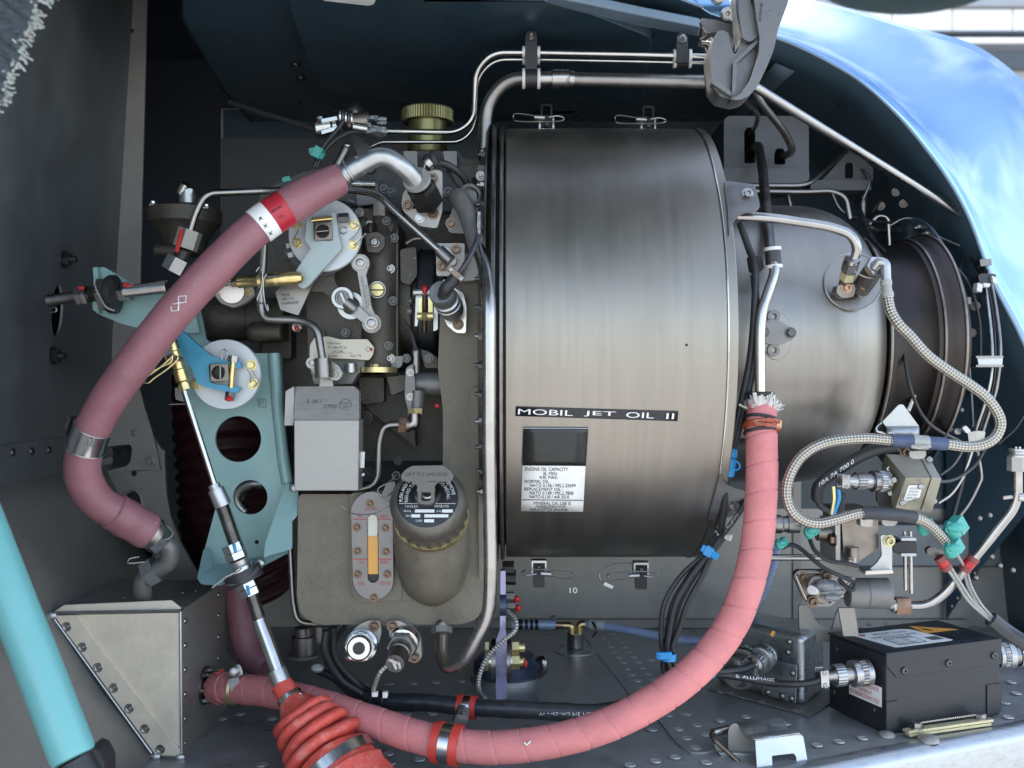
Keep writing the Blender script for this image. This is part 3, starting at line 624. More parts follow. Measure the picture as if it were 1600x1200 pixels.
for i in range(14):
    a = R(-50 + i * 9); p = V((.4995, AY + .085 - .156 * math.cos(a), AZ + .156 * math.sin(a))); fix(ex, 'nut', 'bolt_steel', p, -X_, .004)

# latches with wire clips above and below the drum
def latch(cx, cy, D, up, label, flipx=1):
    s = 1 if up else -1; t = thing('clip_latch', label, 'latch', W(cx, cy, D), 'spring latches holding the drum band')
    y = lambda k: cy - s * k
    obj('bracket', G().plate([(cx - 12, y(-20)), (cx - 12, y(2)), (cx - 9, y(2)), (cx - 9, y(-16)), (cx + 9, y(-16)), (cx + 9, y(2)), (cx + 12, y(2)), (cx + 12, y(-20))], D, .014), 'zinc', t, bevel=.0005)
    obj('latch_tongue', G().plate(rp([(cx - 9, y(-14)), (cx - 9, y(22)), (cx + 9, y(22)), (cx + 9, y(-14))], 3), D + .003, .008, [rp([(cx - 6, y(4)), (cx - 6, y(18)), (cx + 6, y(18)), (cx + 6, y(4))], 2)] if up else []), 'black_metal', t, bevel=.0007)
    obj('pivot_pin', G().cyl(W(cx - 19 * flipx, y(1), D - .004), W(cx - 3 * flipx, y(0), D - .004), .0028, n=10), 'zinc', t)
    a = [(cx - 10 * flipx, y(2)), (cx - 46 * flipx, y(7)), (cx - 52 * flipx, y(1)), (cx - 46 * flipx, y(-5)), (cx - 8 * flipx, y(-6)), (cx + 20 * flipx, y(-5)), (cx + 27 * flipx, y(-1)), (cx + 18 * flipx, y(3)), (cx + 4 * flipx, y(1))]
    obj('spring_wire', G().tube(crom([W(x, q, D - .004 - .002 * (i % 2)) for i, (x, q) in enumerate(a)], 6), .0009, 6), 'bolt_steel', t)
    bolts(t, [(cx, y(-9))], D + .002, 4, 'rivet', 'bolt_dark'); return t
latch(854, 184, 1.10, True, 'wire clip latch on the drum top, nearer the bent thick pipe')
latch(1013, 187, 1.10, True, 'wire clip latch on the drum top, nearer the grey hinge arm')
l3 = latch(842, 896, 1.085, False, 'wire clip latch under the drum with the white number tag', -1)
text('10', flat(1.07), (890, 918, 902, 927), 'print_white', l3)
latch(1002, 899, 1.085, False, 'wire clip latch under the drum near the black cable bundle')
# ================================================================== gearbox, oil tank and accessories left of the drum
gb = thing('accessory_gearbox', 'olive grey cast gearbox and oil tank left of the drum', 'gearbox', W(600, 975, 1.05))
obj('rear_casting', G().plate(rp([(405, 300), (470, 270), (560, 250), (640, 246), (757, 250), (757, 720), (560, 720), (450, 640), (405, 560)], 10), 1.075, .12), 'cast_dark', gb, bevel=.006)
obj('tank_body', G().plate(rp([(466, 772), (655, 772), (676, 748), (692, 728), (692, 640), (684, 575), (690, 445), (712, 428), (757, 428), (757, 945), (745, 968), (720, 976), (495, 976), (470, 962), (464, 935)], 9), .972, .12), 'cast_olive', gb, bevel=.007, seg=3)
obj('column_rib', G().plate(rp([(735, 610), (757, 600), (757, 905), (749, 905), (747, 740), (736, 715)], 5), .966, .02), 'cast_olive', gb, bevel=.006, seg=3)
0 and obj('column_boss', G().plate(rp([(690, 540), (735, 530), (738, 635), (694, 642)], 6), .966, .02), 'cast_olive', gb, bevel=.004, seg=3)
obj('gauge_pad', G().plate(rp([(546, 770), (622, 766), (632, 800), (628, 938), (560, 942), (546, 920)], 8), .966, .02), 'cast_olive', gb, bevel=.003)
obj('pad_web', G().plate(rp([(622, 830), (665, 860), (680, 936), (625, 938)], 5), .968, .02), 'cast_olive', gb, bevel=.003)
nb = W(678, 941, .974); nt_ = W(672, 800, .952)
obj('filler_neck', G().lathe(nb, nt_ - nb, [(-.001, .004), (.001, .012), (.006, .019), (.014, .0275), (.025, .0325), (.04, .036), (.06, .0375), (.09, .0375)], 40), 'cast_olive', gb)
for x, y, d in ((640, 750, 1.07), (575, 740, 1.07), (573, 652, 1.05)): bolts(gb, [(x, y)], d, 7, 'socket', 'bolt_dark')
for P_ in ([(432, 380), (475, 360), (475, 420), (440, 430)], [(560, 585), (640, 580), (650, 700), (575, 640)], [(410, 500), (455, 500), (455, 560), (410, 560)], [(700, 262), (752, 258), (752, 300), (735, 300), (715, 290)]):
    obj('cast_rib', G().plate(rp(P_, 5), 1.05, .05), 'cast_dark', gb, bevel=.004)
obj('top_block', G().plate(rp([(560, 246), (640, 236), (716, 236), (735, 262), (752, 262), (752, 330), (560, 330)], 4), 1.06, .06), 'black_metal', gb, bevel=.003)
for x in (641, 703): obj('filter_lug', G().plate(rp([(x - 11, 236), (x + 11, 236), (x + 11, 266), (x - 6, 264)], 3), 1.04, .03), 'cast_grey', gb, bevel=.003)
for x, y in ((588, 318), (700, 300), (728, 300), (578, 262), (548, 320)): bolts(gb, [(x, y)], 1.055, 5.5, 'socket', 'bolt_dark')

# sight gauge
sg = thing('oil_sight_gauge', 'grey oblong oil level gauge with amber oil in its slot', 'gauge', W(581, 940, .96))
gpl = obj('gauge_plate', G().plate(capsule(581, 801, 583, 906, 33, 32, 14), .957, .010, [capsule(582, 812, 583, 902, 8.5, 8.5, 8)]), 'gauge_grey', sg, bevel=.0012)
obj('sight_tube', G().plate(capsule(582, 812, 582, 834, 8, 8, 8), .9605, .004), 'sight_white', sg)
obj('oil_column', G().plate([(574, 838), (590.5, 838), (591, 897), (575, 897)], .9598, .004), 'amber_oil', sg)
obj('slot_end', G().plate([(575, 896), (591, 896), (591, 910), (575, 910)], .9600, .004), 'black_metal', sg)
bolts(gpl, [(578, 787), (557.5, 824), (602, 825), (558.5, 861), (603, 862), (559, 897), (605, 897), (584, 934)], .957, 4.7, 'socket', 'bolt_brown')
for a, b, c in ((551, 573, 811.5), (589, 611, 811.5), (552, 574, 874), (590, 612, 874)): obj('gauge_mark', G().plate([(a, c - .6), (b, c - .6), (b, c + .6), (a, c + .6)], .9565, .0004), 'red_print', gpl)
for t, a, y0, b, y1 in (('LITRES', 571, 793, 589, 797.5), ('4,9', 558, 804.5, 567, 809), ('MAX.', 593, 804, 607, 810), ('3,0', 561, 876.5, 569, 881), ('MIN.', 594, 876, 608, 881), ('OIL', 559, 909, 570, 914), ('LEVEL', 593, 909, 611, 914)): text(t, flat(.957), (a, y0, b, y1), 'red_print', gpl)

# filler cap: axis tilted up towards the viewer
fc = thing('oil_filler_cap', 'round grey oil filler cap with black instruction plate and lift tab', 'filler cap', W(668, 850, .93))
cn = V((0, -.88, .475)); cu_ = V((0, .475, .88)); cp = W(668, 779, .893)
obj('cap_body', G().lathe(cp, cn, [(-.040, .030), (-.033, .0315), (-.030, .0345), (-.022, .0362), (-.010, .0362), (-.003, .0335), (.0005, .0295), (.0008, .0285), (-.0005, .028), (-.0005, .001)], 64, caps=False), 'cap_bronze', fc)
obj('grip_rim', G().gear(cp - cn * .036, cp - cn * .019, .0372, .075, 22), 'cap_bronze', fc, bevel=.0012)
obj('collar_band', G().lathe(cp - cn * .0475, cn, [(0, .029), (0, .0368), (.0095, .0368), (.0095, .029)], 48, caps=False), 'cad_yellow', fc)
ipl = obj('instruction_plate', G().lathe(cp, cn, [(-.0004, .0279), (.0006, .0279), (.0007, .0277), (.0007, .0005)], 48, caps=False), 'label_black', fc)
def cpol(x, y): a = R(x); return cp + cn * .0011 + X_ * (y * math.cos(a)) + cu_ * (y * math.sin(a))
for t, a0, a1, r1, r0 in (('PUSH AND TURN', 188, 118, .0262, .0228), ('PUSH AND TURN', 192, 124, .0212, .0180), ('TO REMOVE', 64, 8, .0262, .0228), ('TO INSTALL', 56, -4, .0212, .0180)):
    text(t, cpol, (a0, r1, a1, r0), 'print_white', ipl)
def cflat(x, y): return cp + cn * .0011 + X_ * x + cu_ * -y
obj('plate_rule', G().poly([(-.026, .0052), (.026, .0052), (.026, .0056), (-.026, .0056)], cflat, cn * .0002), 'print_white', ipl)
for t, b in (('HI-FLEX', (-.020, .0072, -.008, .0092)), ('FORM FABRICATION', (.007, .0068, .020, .0092)), ('P/N.', (-.021, .0118, -.014, .0138)), ('S.N', (.009, .0118, .013, .0138)), ('DATE', (-.019, .0163, -.015, .0183)), ('CODE', (-.010, .0212, -.004, .0232))): text(t, cflat, b, 'print_white', ipl)
for x0, x1, y in ((-.011, .007, .0112), (.014, .024, .0112), (-.014, -.006, .0160), (-.002, .020, .0160), (-.002, .007, .0208)): obj('blank_field', G().poly([(x0, y), (x1, y), (x1, y + .003), (x0, y + .003)], cflat, cn * .0002), 'print_white', ipl)
obj('lock_ring', G().lathe(cp + cn * .0008 + cu_ * .004, cn, [(0, .0125), (.003, .0125), (.003, .007), (.0, .007)], 32, caps=False), 'bright_steel', fc)
obj('lock_screw', G().lathe(cp + cn * .0008 + cu_ * .004, cn, [(0, .0065), (.004, .0062), (.005, .005), (.005, .0005)], 24, caps=False), 'tube_steel', fc)
obj('lock_slot', G().box(cp + cn * .006 + cu_ * .004, .008, .002, .0018, X_, cn, cu_), 'black_metal', fc)
tabp = rp([(626, 744), (632, 735), (643, 728), (692, 727), (704, 735), (709, 743), (707, 750), (703, 753), (684, 754), (679, 759), (679, 783), (674, 788), (659, 788), (653, 783), (652, 759), (647, 754), (628, 751)], 3)
td = lambda x, y: .876 + (y - 740) * -.00012
ltb = obj('lift_tab', G().plate(tabp, td, .0035, [rp([(658, 767), (673, 767), (673, 783), (658, 783)], 3)]), 'cap_bronze', fc, bevel=.0008)
text('LIFT TO UNLOCK', flat(.876), (634, 738.5, 700, 744), 'print_black', ltb)
obj('hinge_pin', G().cyl(W(652, 765, .878), W(680, 765, .878), .0026), 'bolt_steel', fc)
text('OIL TYPES SEE', lambda x, y: cp - cn * (.0385 + y) + (X_ * math.sin(R(x)) - cu_ * math.cos(R(x))) * .0371, (-38, .0005, 38, .0028), 'print_black', ltb)
text('MAINTENANCE MANUAL', lambda x, y: cp - cn * (.0385 + y) + (X_ * math.sin(R(x)) - cu_ * math.cos(R(x))) * .0371, (-44, .0032, 44, .0056), 'print_black', ltb)
sw = thing('lanyard_pin', 'wire ring and safety pin hanging left of the filler cap', 'safety pin', W(590, 800, .93))
obj('pin_wire', G().tube(crom([W(x, y, .925) for x, y in ((533, 790), (545, 800), (565, 804), (590, 801), (608, 790), (613, 784))], 6), .0006, 6), 'bolt_steel', sw)
obj('pin_clip', G().tube(crom([W(x, y, .91) for x, y in ((623, 738), (610, 752), (592, 762), (591, 770), (600, 778), (612, 770))], 6), .0008, 6), 'bolt_steel', sw)
obj('pin_loop', G().torus(W(619, 743, .905), V((.5, -1, .2)), .0035, .0011), 'bolt_dark', sw)
obj('pin_tag', G().plate(rp([(604, 755), (618, 752), (616, 775), (606, 785), (595, 776)], 3), .935, .002), 'cast_grey', sw, bevel=.0005)

# sheet metal cover
tb = thing('sheet_cover', 'blank folded sheet metal cover with a small round stamp', 'cover', W(510, 767, .96))
obj('cover_front', G().plate([(459, 656), (561, 656), (560, 767), (459.5, 767)], .942, .028), 'tin', tb, bevel=.0012)
obj('cover_top', G().plate(rp([(461, 604), (553, 603.5), (561, 611), (561, 656), (459, 656)], 3), lambda x, y: .942 + (656 - y) * .00034, .012), 'tin', tb, bevel=.0008)
obj('cover_flange', G().plate([(446, 611), (459, 603), (459.5, 656), (458, 665), (444, 665)], .951, .004), 'tin', tb, bevel=.0006)
obj('cover_tab', G().plate([(501, 586), (518, 586), (521, 604), (499, 604)], .96, .002), 'tin', tb)
obj('side_tab', G().plate([(560, 706), (570, 706), (569, 731), (560, 731)], .95, .002), 'zinc', tb)
bolts(tb, [(566, 742)], .95, 4, 'hex', 'bright_steel', X_)
st = G().torus(W(539.5, 632, .9495), V((0, -1, .5)), .0058, .00025, 30, 5); obj('round_stamp', st, 'print_grey', tb)
fct = lambda x, y: W(x, y, .942 + (656 - y) * .00034 - .0006)
text('2700', fct, (505, 632, 526, 638), 'print_grey', tb); text('E 38 S', fct, (480, 624, 503, 630), 'print_grey', tb); text('EASA', fct, (533, 628, 546, 631), 'print_grey', tb); text('23', fct, (536, 633, 543, 637), 'print_grey', tb)

# fuel control unit
fu = thing('fuel_control_unit', 'dark cast fuel control housing with brass plug and data plate', 'fuel control', W(550, 580, 1.02))
obj('control_block', G().plate(rp([(478, 425), (500, 338), (575, 325), (622, 345), (622, 577), (590, 582), (482, 580)], 6), .99, .07), 'cast_dark', fu, bevel=.005, seg=3)
obj('barrel', G().lathe(W(594, 578, 1.0), Z_, [(0, .018), (.002, .0205), (.10, .0205), (.135, .0205), (.142, .016), (.15, .012), (.168, .012)], 40), 'cast_dark', fu)
obj('barrel_foot', G().cyl(W(592, 582, .985), W(592, 574, .985), .019, n=40), 'cad_yellow', fu)
obj('barrel_fitting', G().hexa(W(593, 338, .985), W(593, 316, .985), .0068), 'tin', fu)
obj('bracket_plate', G().plate(rp([(570, 366), (590, 362), (601, 370), (601, 386), (592, 395), (574, 394)], 4), .965, .006), 'cast_dark', fu, bevel=.0015)
obj('bracket_ring', G().torus(W(586, 379, .963), Y_, .0038, .0011), 'bolt_steel', fu); bolts(fu, [(586, 379)], .965, 4.4, 'socket', 'bolt_steel')
obj('plug_ring', G().lathe(W(590, 453, .975), TOCAM, [(0, .0085), (.003, .0085), (.003, .0065), (.001, .006)], 28, caps=False), 'zinc', fu)
obj('brass_plug', G().lathe(W(590, 453, .973), TOCAM, [(0, .0075), (.001, .0075), (.001, .0005)], 28), 'cad_yellow', fu)
obj('plug_slot', G().box(W(590, 453, .9715), .0148, .0008, .0012), 'print_black', fu)
dp_ = rp([(484, 540), (491, 528), (512, 525.5), (532, 530.5), (574, 530), (585, 543), (582, 556), (576, 563), (555, 561), (484, 559)], 3)
dpl = obj('data_plate', G().plate(dp_, .972, .0018), 'plate_tin', fu, bevel=.0004)
for t, b in (('Turbomeca', (511, 534, 532, 538)), ('P1 48A7CA', (513, 541, 541, 545)), ('N 5186', (521, 547, 536, 551)), ('01664', (513, 554, 526, 558)), ('RA 79', (548, 554, 564, 558))): text(t, flat(.972), b, 'print_grey', dpl)
for x in (516, 525, 534, 543): obj('plate_field', G().plate([(x, 551.3), (x + 7, 551.3), (x + 7, 551.8), (x, 551.8)], .9716, .0003), 'print_grey', dpl)
bolts(dpl, [(575, 546)], .972, 3.6, 'screw', 'zinc'); bolts(fu, [(580, 546)], .972, 2.6, 'rivet', 'red_lacquer')
obj('lower_flange', G().plate(rp([(482, 562), (630, 556), (628, 572), (612, 580), (560, 582), (550, 600), (490, 600)], 4), .985, .02), 'cast_grey', fu, bevel=.002)
for x, y in ((585, 573), (599, 578)): obj('flange_nut', G().hexa(W(x, y - 4, .978), W(x, y + 4, .978), .0048), 'cad_yellow', fu)
obj('drain_stub', G().cyl(W(548, 568, .98), W(548, 582, .98), .006), 'zinc', fu)
obj('side_lever', G().plate(rp([(488, 424), (523, 424), (522, 436), (527, 447), (541, 458), (546, 470), (531, 480), (506, 456), (484, 456)], 5), .962, .004), 'cast_dark', fu, bevel=.0012)
bolts(fu, [(562, 332), (577, 352), (610, 420), (610, 560)], .985, 5, 'socket', 'bolt_steel')
obj('side_gland', G().lathe(W(572, 352, .985), -X_, [(0, .008), (.004, .008), (.004, .006), (.012, .006), (.013, .004)], 20), 'cast_dark', fu)

# link arm and crank
lk = thing('link_arm', 'pale dog-bone link arm with stamped numbers beside the brass plug', 'link', W(572, 505, .95))
lp = capsule(563, 411, 563.01, 411, 14.5, n=12)
outl = [(563 + 14.5 * math.cos(t), 411 + 14.5 * math.sin(t)) for t in [R(a) for a in range(110, 410, 20)]] + [(572, 430), (581, 480)] + [(580.5 + 15.5 * math.cos(t), 505 + 15.5 * math.sin(t)) for t in [R(a) for a in range(-70, 240, 20)]] + [(568, 484), (559, 432)]
larm = obj('arm', G().plate(outl, .950, .005, [circ(563, 411, 8, 20)]), 'tin', lk, bevel=.0009)
for x, y in ((563, 411), (580.5, 505)):
    obj('bush', G().lathe(W(x, y, .950 if y < 450 else .9425), TOCAM, [(-.001, .0065), (.0015, .0065), (.0015, .0045), (.004, .0042), (.0045, .003), (.0045, .0004)], 24, caps=False), 'bolt_steel', lk)
def along(x, y): a = V((566, 424)) if 0 else (565.5, 430); b = (575.5, 483); return W(a[0] + (b[0] - a[0]) * x - y * 1.0, a[1] + (b[1] - a[1]) * x + y * .2, .9494)
text('70CM 026824042', along, (0.02, -.6, .98, 3.2), 'print_grey', larm); text('30 97 022', along, (.3, -4.4, .9, -1.6), 'print_grey', larm)
ck = thing('crank_lever', 'small dark crank lever with a round pale knob below the grey disc', 'lever', W(555, 500, .95))
obj('crank_arm', G().plate(capsule(548, 478, 579, 505, 9, 7, 8), .9445, .004), 'dull_tube', ck, bevel=.0008)
obj('back_ring', G().lathe(W(549, 478, .957), TOCAM, [(0, .0135), (.003, .0135), (.003, .009), (.001, .009)], 30, caps=False), 'zinc', ck)
obj('knob_ring', G().lathe(W(536, 466, .950), TOCAM, [(0, .0105), (.004, .0112), (.005, .0105), (.005, .0075), (.002, .007), (.002, .0004)], 30, caps=False), 'zinc', ck)
obj('knob_core', G().lathe(W(536, 466, .9475), TOCAM, [(0, .0068), (.002, .0068), (.002, .0052), (.0005, .005), (.0005, .0003)], 24, caps=False), 'dark_steel', ck)
obj('knob_bar', G().box(W(536, 466, .945), .002, .002, .011, V((.9, 0, .4)).normalized(), Y_, V((-.4, 0, .9)).normalized()), 'zinc', ck)
obj('crank_pin', G().cyl(W(541, 472, .944), W(556, 484, .944), .0058), 'dull_tube', ck)

# upper control quadrant
uq = thing('control_quadrant', 'pale grey round quadrant disc with forked lever, upper one by the hose', 'control disc', W(508, 425, .95))
obj('scale_disc', G().lathe(W(501, 376, .957), TOCAM, [(0, .0355), (.0025, .0355), (.0025, .001)], 56), 'moulded_grey', uq)
for P_ in ([(447, 381), (455, 379), (456, 386), (448, 388)], [(449, 396), (457, 393), (459, 401), (451, 403)]): obj('scale_mark', G().plate(P_, .9538, .0004), 'print_white', uq)
dsc = obj('disc', G().lathe(W(509, 368, .949), TOCAM, [(0, .0345), (0, .036), (.003, .0362), (.0045, .0355), (.0045, .001)], 72), 'disc_grey', uq)
fk = [(480, 337), (489, 337), (490.5, 376), (519, 376), (515, 334), (525, 332), (528, 362), (534, 388), (482, 446), (474, 451), (466, 447), (461, 425), (486, 388), (476, 375), (479, 350)]
obj('forked_lever', G().plate(rp(fk, 2), .934, .0065), 'pale_paint', uq, bevel=.0012)
obj('spring_block', G().plate([(491, 348), (518, 346), (519, 374), (491, 376)], .930, .009, [circ(504, 361, 10.5, 22)]), 'titanium', uq, bevel=.0006)
obj('block_bore', G().lathe(W(504, 361, .9385), TOCAM, [(0, .0064), (.001, .0064), (.001, .0003)], 20), 'black_metal', uq)
obj('cross_pin', G().cyl(W(494, 362, .931), W(514, 360, .931), .0008, n=8), 'bolt_steel', uq)
obj('fork_pin', G().cyl(W(487, 344, .933), W(519, 341, .933), .0024, n=12), 'brass', uq)
obj('fork_nut', G().hexa(W(529, 341, .935), W(545, 340, .935), .0050), 'bolt_dark', uq)
bolts(dsc, [(465, 351), (465, 380), (553, 352), (552, 383)], .945, 6.2, 'hex', 'cad_yellow')
def twist(name, pts, D, parent, r=.0007): return obj(name, G().tube(crom([W(x, y, D) for x, y in pts], 6), r, 6, uv=True, vs=500), 'wire_twist', parent)
twist('lock_wire', ((445, 360), (452, 351), (463, 345), (466, 360), (459, 374), (466, 380)), .939, uq)
twist('lock_wire', ((546, 376), (556, 367), (562, 354), (550, 348)), .939, uq); twist('lock_wire', ((552, 383), (560, 378), (572, 364)), .939, uq)
obj('split_pin', G().torus(W(537, 360, .943), TOCAM, .0033, .0006, a0=.6, a1=6.0), 'bolt_steel', uq)

# stamped tag
tg = thing('stamped_tag', 'dark triangular metal tag stamped with three lines under the disc', 'tag', W(465, 492, .96))
tpl = obj('tag_plate', G().plate(rp([(430, 457), (448, 436), (490, 424), (490, 441), (466, 493), (438, 484)], 2), .955, .002), 'dull_tube', tg, bevel=.0004)
for i, t in enumerate(('F0228', '10021T15', '0164042030')): text(t, lambda x, y: W(x, y - (x - 440) * .08, .9545), (440, 459 + i * 6.5, 452 + i * 7, 463.5 + i * 6.5), 'print_black', tpl)

# brass rod of the upper quadrant and its spring clip
br = thing('brass_rod_end', 'brass rod end joined to the upper forked lever', 'rod end', W(420, 445, .93))
obj('rod_barrel', G().lathe(W(370, 441, .925), W(466, 434, .925) - W(370, 441, .925), [(0, .004), (.001, .0058), (.02, .0058), (.021, .0064), (.058, .0064), (.063, .0045), (.0645, .001)], 28), 'brass', br)
obj('thin_rod', G().cyl(W(318, 448, .925), W(372, 441, .925), .0022, n=12), 'tube_steel', br)
obj('rod_nut', G().hexa(W(362, 442, .925), W(370, 441, .925), .0048), 'bolt_brown', br)
obj('cross_bolt', G().cyl(W(408, 433, .919), W(436, 431, .919), .0018, n=10), 'bolt_dark', br)
for x in (404, 430): obj('rod_band', G().lathe(W(x, 438.5 - (x - 404) * .07, .925), X_ + Z_ * .07, [(0, .006), (0, .0068), (.003, .0068), (.003, .006)], 24, caps=False), 'cad_yellow', br)
obj('spring_clip', G().tube(crom([W(x, y, .917) for x, y in ((400, 424), (406, 417), (410, 428), (408, 450), (402, 468), (408, 474), (417, 476), (418, 486), (413, 470), (411, 440), (416, 428))], 6), .0008, 6), 'bolt_steel', br)
# pipe flange hidden by the hose
pf = thing('pipe_flange', 'pale diamond pipe flange with red marked nut behind the hose', 'flange', W(365, 478, 1.0))
obj('flange_plate', G().plate(rp([(329, 452), (345, 446), (394, 446), (399, 460), (382, 474), (364, 481), (345, 474)], 4), .985, .008), 'tin', pf, bevel=.0015)
obj('flange_neck', G().cyl(W(362, 455, .985), W(362, 455, .965), .012), 'bright_steel', pf)
obj('neck_nut', G().hexa(W(352, 446, .968), W(352, 432, .968), .0085), 'cad_yellow', pf)
obj('lacquer_mark', G().box(W(350, 437, .960), .004, .003, .010), 'red_lacquer', pf, bevel=.001)
bolts(pf, [(338, 453), (389, 455)], .985, 5, 'hex', 'cad_yellow')
# grey cylinder lower left of the gearbox
gc = thing('pump_barrel', 'dark grey round pump barrel behind the teal bracket', 'pump', W(370, 535, 1.1))
obj('barrel', G().lathe(W(306, 500, 1.045), X_, [(0, .018), (.001, .021), (.005, .0235), (.022, .0235), (.0225, .0225), (.06, .0225), (.061, .0245), (.08, .0245), (.10, .023)], 44), 'cast_dark', gc)
obj('end_plug', G().lathe(W(441, 519, 1.005), -X_, [(0, .006), (.001, .0085), (.03, .0085)], 24), 'cast_dark', gc)
obj('plug_socket', G().hexa(W(440, 519, 1.005), W(442, 519, 1.005), .0045), 'black_metal', gc)
obj('collar', G().lathe(W(405, 519, 1.008), -X_, [(-.012, .0085), (-.002, .0105), (0, .011), (.008, .010), (.012, .006)], 24), 'cast_dark', gc)
bolts(gc, [(464, 511)], .99, 9, 'screw', 'bright_steel'); bolts(gc, [(463, 513)], .985, 4, 'rivet', 'red_lacquer')

# fuel unit at the upper left
lu = thing('bleed_valve', 'dark cast valve body with light top plate in the upper left recess', 'valve', W(290, 400, 1.15))
obj('top_plate', G().plate([(233, 317), (325, 321), (325, 326), (233, 322)], 1.10, .05), 'zinc', lu, bevel=.0006)
obj('body', G().lathe(W(288, 398, 1.13), Z_, [(0, .022), (.004, .026), (.018, .027), (.024, .032), (.03, .034), (.036, .042), (.052, .043), (.054, .038)], 40), 'cast_dark', lu)
obj('side_port', G().cyl(W(244, 391, 1.10), W(290, 394, 1.10), .0075), 'cast_dark', lu)
obj('stub', G().cyl(W(293, 318, 1.12), W(293, 303, 1.12), .0095), 'zinc', lu); obj('stub_nut', G().hexa(W(293, 303, 1.12), W(293, 296, 1.12), .008), 'zinc', lu)
obj('stub_cap', G().lathe(W(283, 303, 1.118), V((.6, -.2, 1)), [(0, .006), (.012, .006), (.014, .003)], 20), 'bright_steel', lu)
bolts(lu, [(239, 318), (322, 323)], 1.09, 4, 'hex', 'bright_steel', Z_)

# clamp band unit between the control housing and the tank
vb = thing('clamped_unit', 'dark round unit with black strap band and yellow tension nut', 'clamp unit', W(655, 560, 1.05))
vc = V((-.118, 1.055, .086))
obj('unit_body', G().lathe(vc, X_, [(-.02, .03), (-.018, .05), (0, .056), (.012, .057), (.013, .048), (.045, .048)], 60), 'cast_dark', vb)
obj('strap_band', G().lathe(vc, X_, [(.020, .050), (.020, .0615), (.036, .0615), (.036, .050)], 60, caps=False), 'black_paint', vb)
for x in (.0195, .0365): obj('band_edge', G().torus(vc + X_ * x, X_, .0615, .0012, 60, 6), 'bolt_dark', vb)
obj('band_link', G().plate(rp([(650, 455), (682, 452), (682, 470), (676, 466), (658, 468), (652, 510), (648, 510)], 2), .978, .004), 'zinc', vb, bevel=.0006)
obj('band_link', G().plate(rp([(678, 470), (684, 462), (684, 515), (677, 518)], 2), .978, .004), 'zinc', vb, bevel=.0006)
obj('tension_bolt', G().thread(W(664, 450, .975), W(663, 520, .975), .0030), 'bolt_brown', vb)
for x in (654, 669): obj('tension_plate', G().plate(rp([(x, 466), (x + 7, 465), (x + 7, 492), (x, 492)], 1.5), .976, .008), 'cad_yellow', vb, bevel=.0008)
obj('tension_nut', G().hexa(W(664, 490, .972), W(663.5, 501, .972), .0072), 'cad_yellow', vb)
obj('cross_bar', G().cyl(W(646, 457, .973), W(684, 455, .973), .0034), 'zinc', vb)
obj('trunnion', G().cyl(W(652, 494, .97), W(677, 493, .97), .0036), 'cad_yellow', vb)
obj('lacquer_mark', G().sph(W(664, 452, .969), .0034, 10, (1.1, 1, 1.4)), 'red_lacquer', vb)
bolts(vb, [(646, 404), (640, 430), (641, 470), (641, 486)], 1.0, 4.5, 'nut', 'bolt_steel', V((.4, -1, 0)))
lfit = thing('lower_drain_fitting', 'grey drain fitting with elbow union right of the sheet cover', 'fitting', W(650, 672, 1.0))
obj('barrel', G().cyl(W(640, 600, 1.0), W(690, 600, 1.0), .0125), 'cast_grey', lfit)
obj('flange', G().plate(rp([(634, 575), (645, 568), (649, 600), (648, 640), (638, 642), (632, 620)], 4), .98, .01), 'cast_grey', lfit, bevel=.0015)
obj('neck_tube', G().cyl(W(650, 545, 1.0), W(650, 590, 1.0), .0058), 'dull_tube', lfit)
obj('rib', G().plate(rp([(655, 545), (660, 560), (664, 575), (684, 575), (684, 560), (672, 550)], 3), 1.0, .01), 'cast_dark', lfit, bevel=.002)
obj('down_tube', G().cyl(W(653, 610, .985), W(651, 645, .985), .0072), 'cast_grey', lfit)
obj('union_nut', G().hexa(W(649, 638, .98), W(649, 647, .98), .0082), 'cad_yellow', lfit)
obj('elbow', G().tube(bend([W(648, 646, .975), W(648, 664, .975), W(634, 664, .975)], .008), .0058, 14), 'bolt_steel', lfit)
obj('swivel_nut', G().hexa(W(636, 664, .975), W(624, 663, .975), .0088), 'copper_nut', lfit); obj('nut_face', G().cyl(W(640, 664, .975), W(634, 664, .975), .0075), 'titanium', lfit)
bolts(lfit, [(641, 582), (641, 620)], .98, 4.5, 'nut', 'bolt_steel'); bolts(lfit, [(683, 634)], .975, 4, 'rivet', 'red_lacquer')

# oil filter
of = thing('oil_filter', 'gold oil filter canister with knurled lid at the top of the gearbox', 'filter', W(668, 245, 1.15))
obj('canister', G().lathe(W(668, 246, 1.15), Z_, [(0, .0235), (.03, .0235), (.034, .0235), (.046, .0235)], 48), 'olive_gold', of)
obj('knurled_lid', G().gear(W(668, 192, 1.15), W(668, 174, 1.15), .0312, .03, 60), 'olive_gold', of)
obj('lid_top', G().lathe(W(668, 174, 1.15), Z_, [(0, .0308), (.002, .0295), (.003, .022), (.003, .001)], 48), 'olive_gold', of)
obj('base_rim', G().torus(W(668, 243, 1.15), Z_, .0238, .0015), 'olive_gold', of)

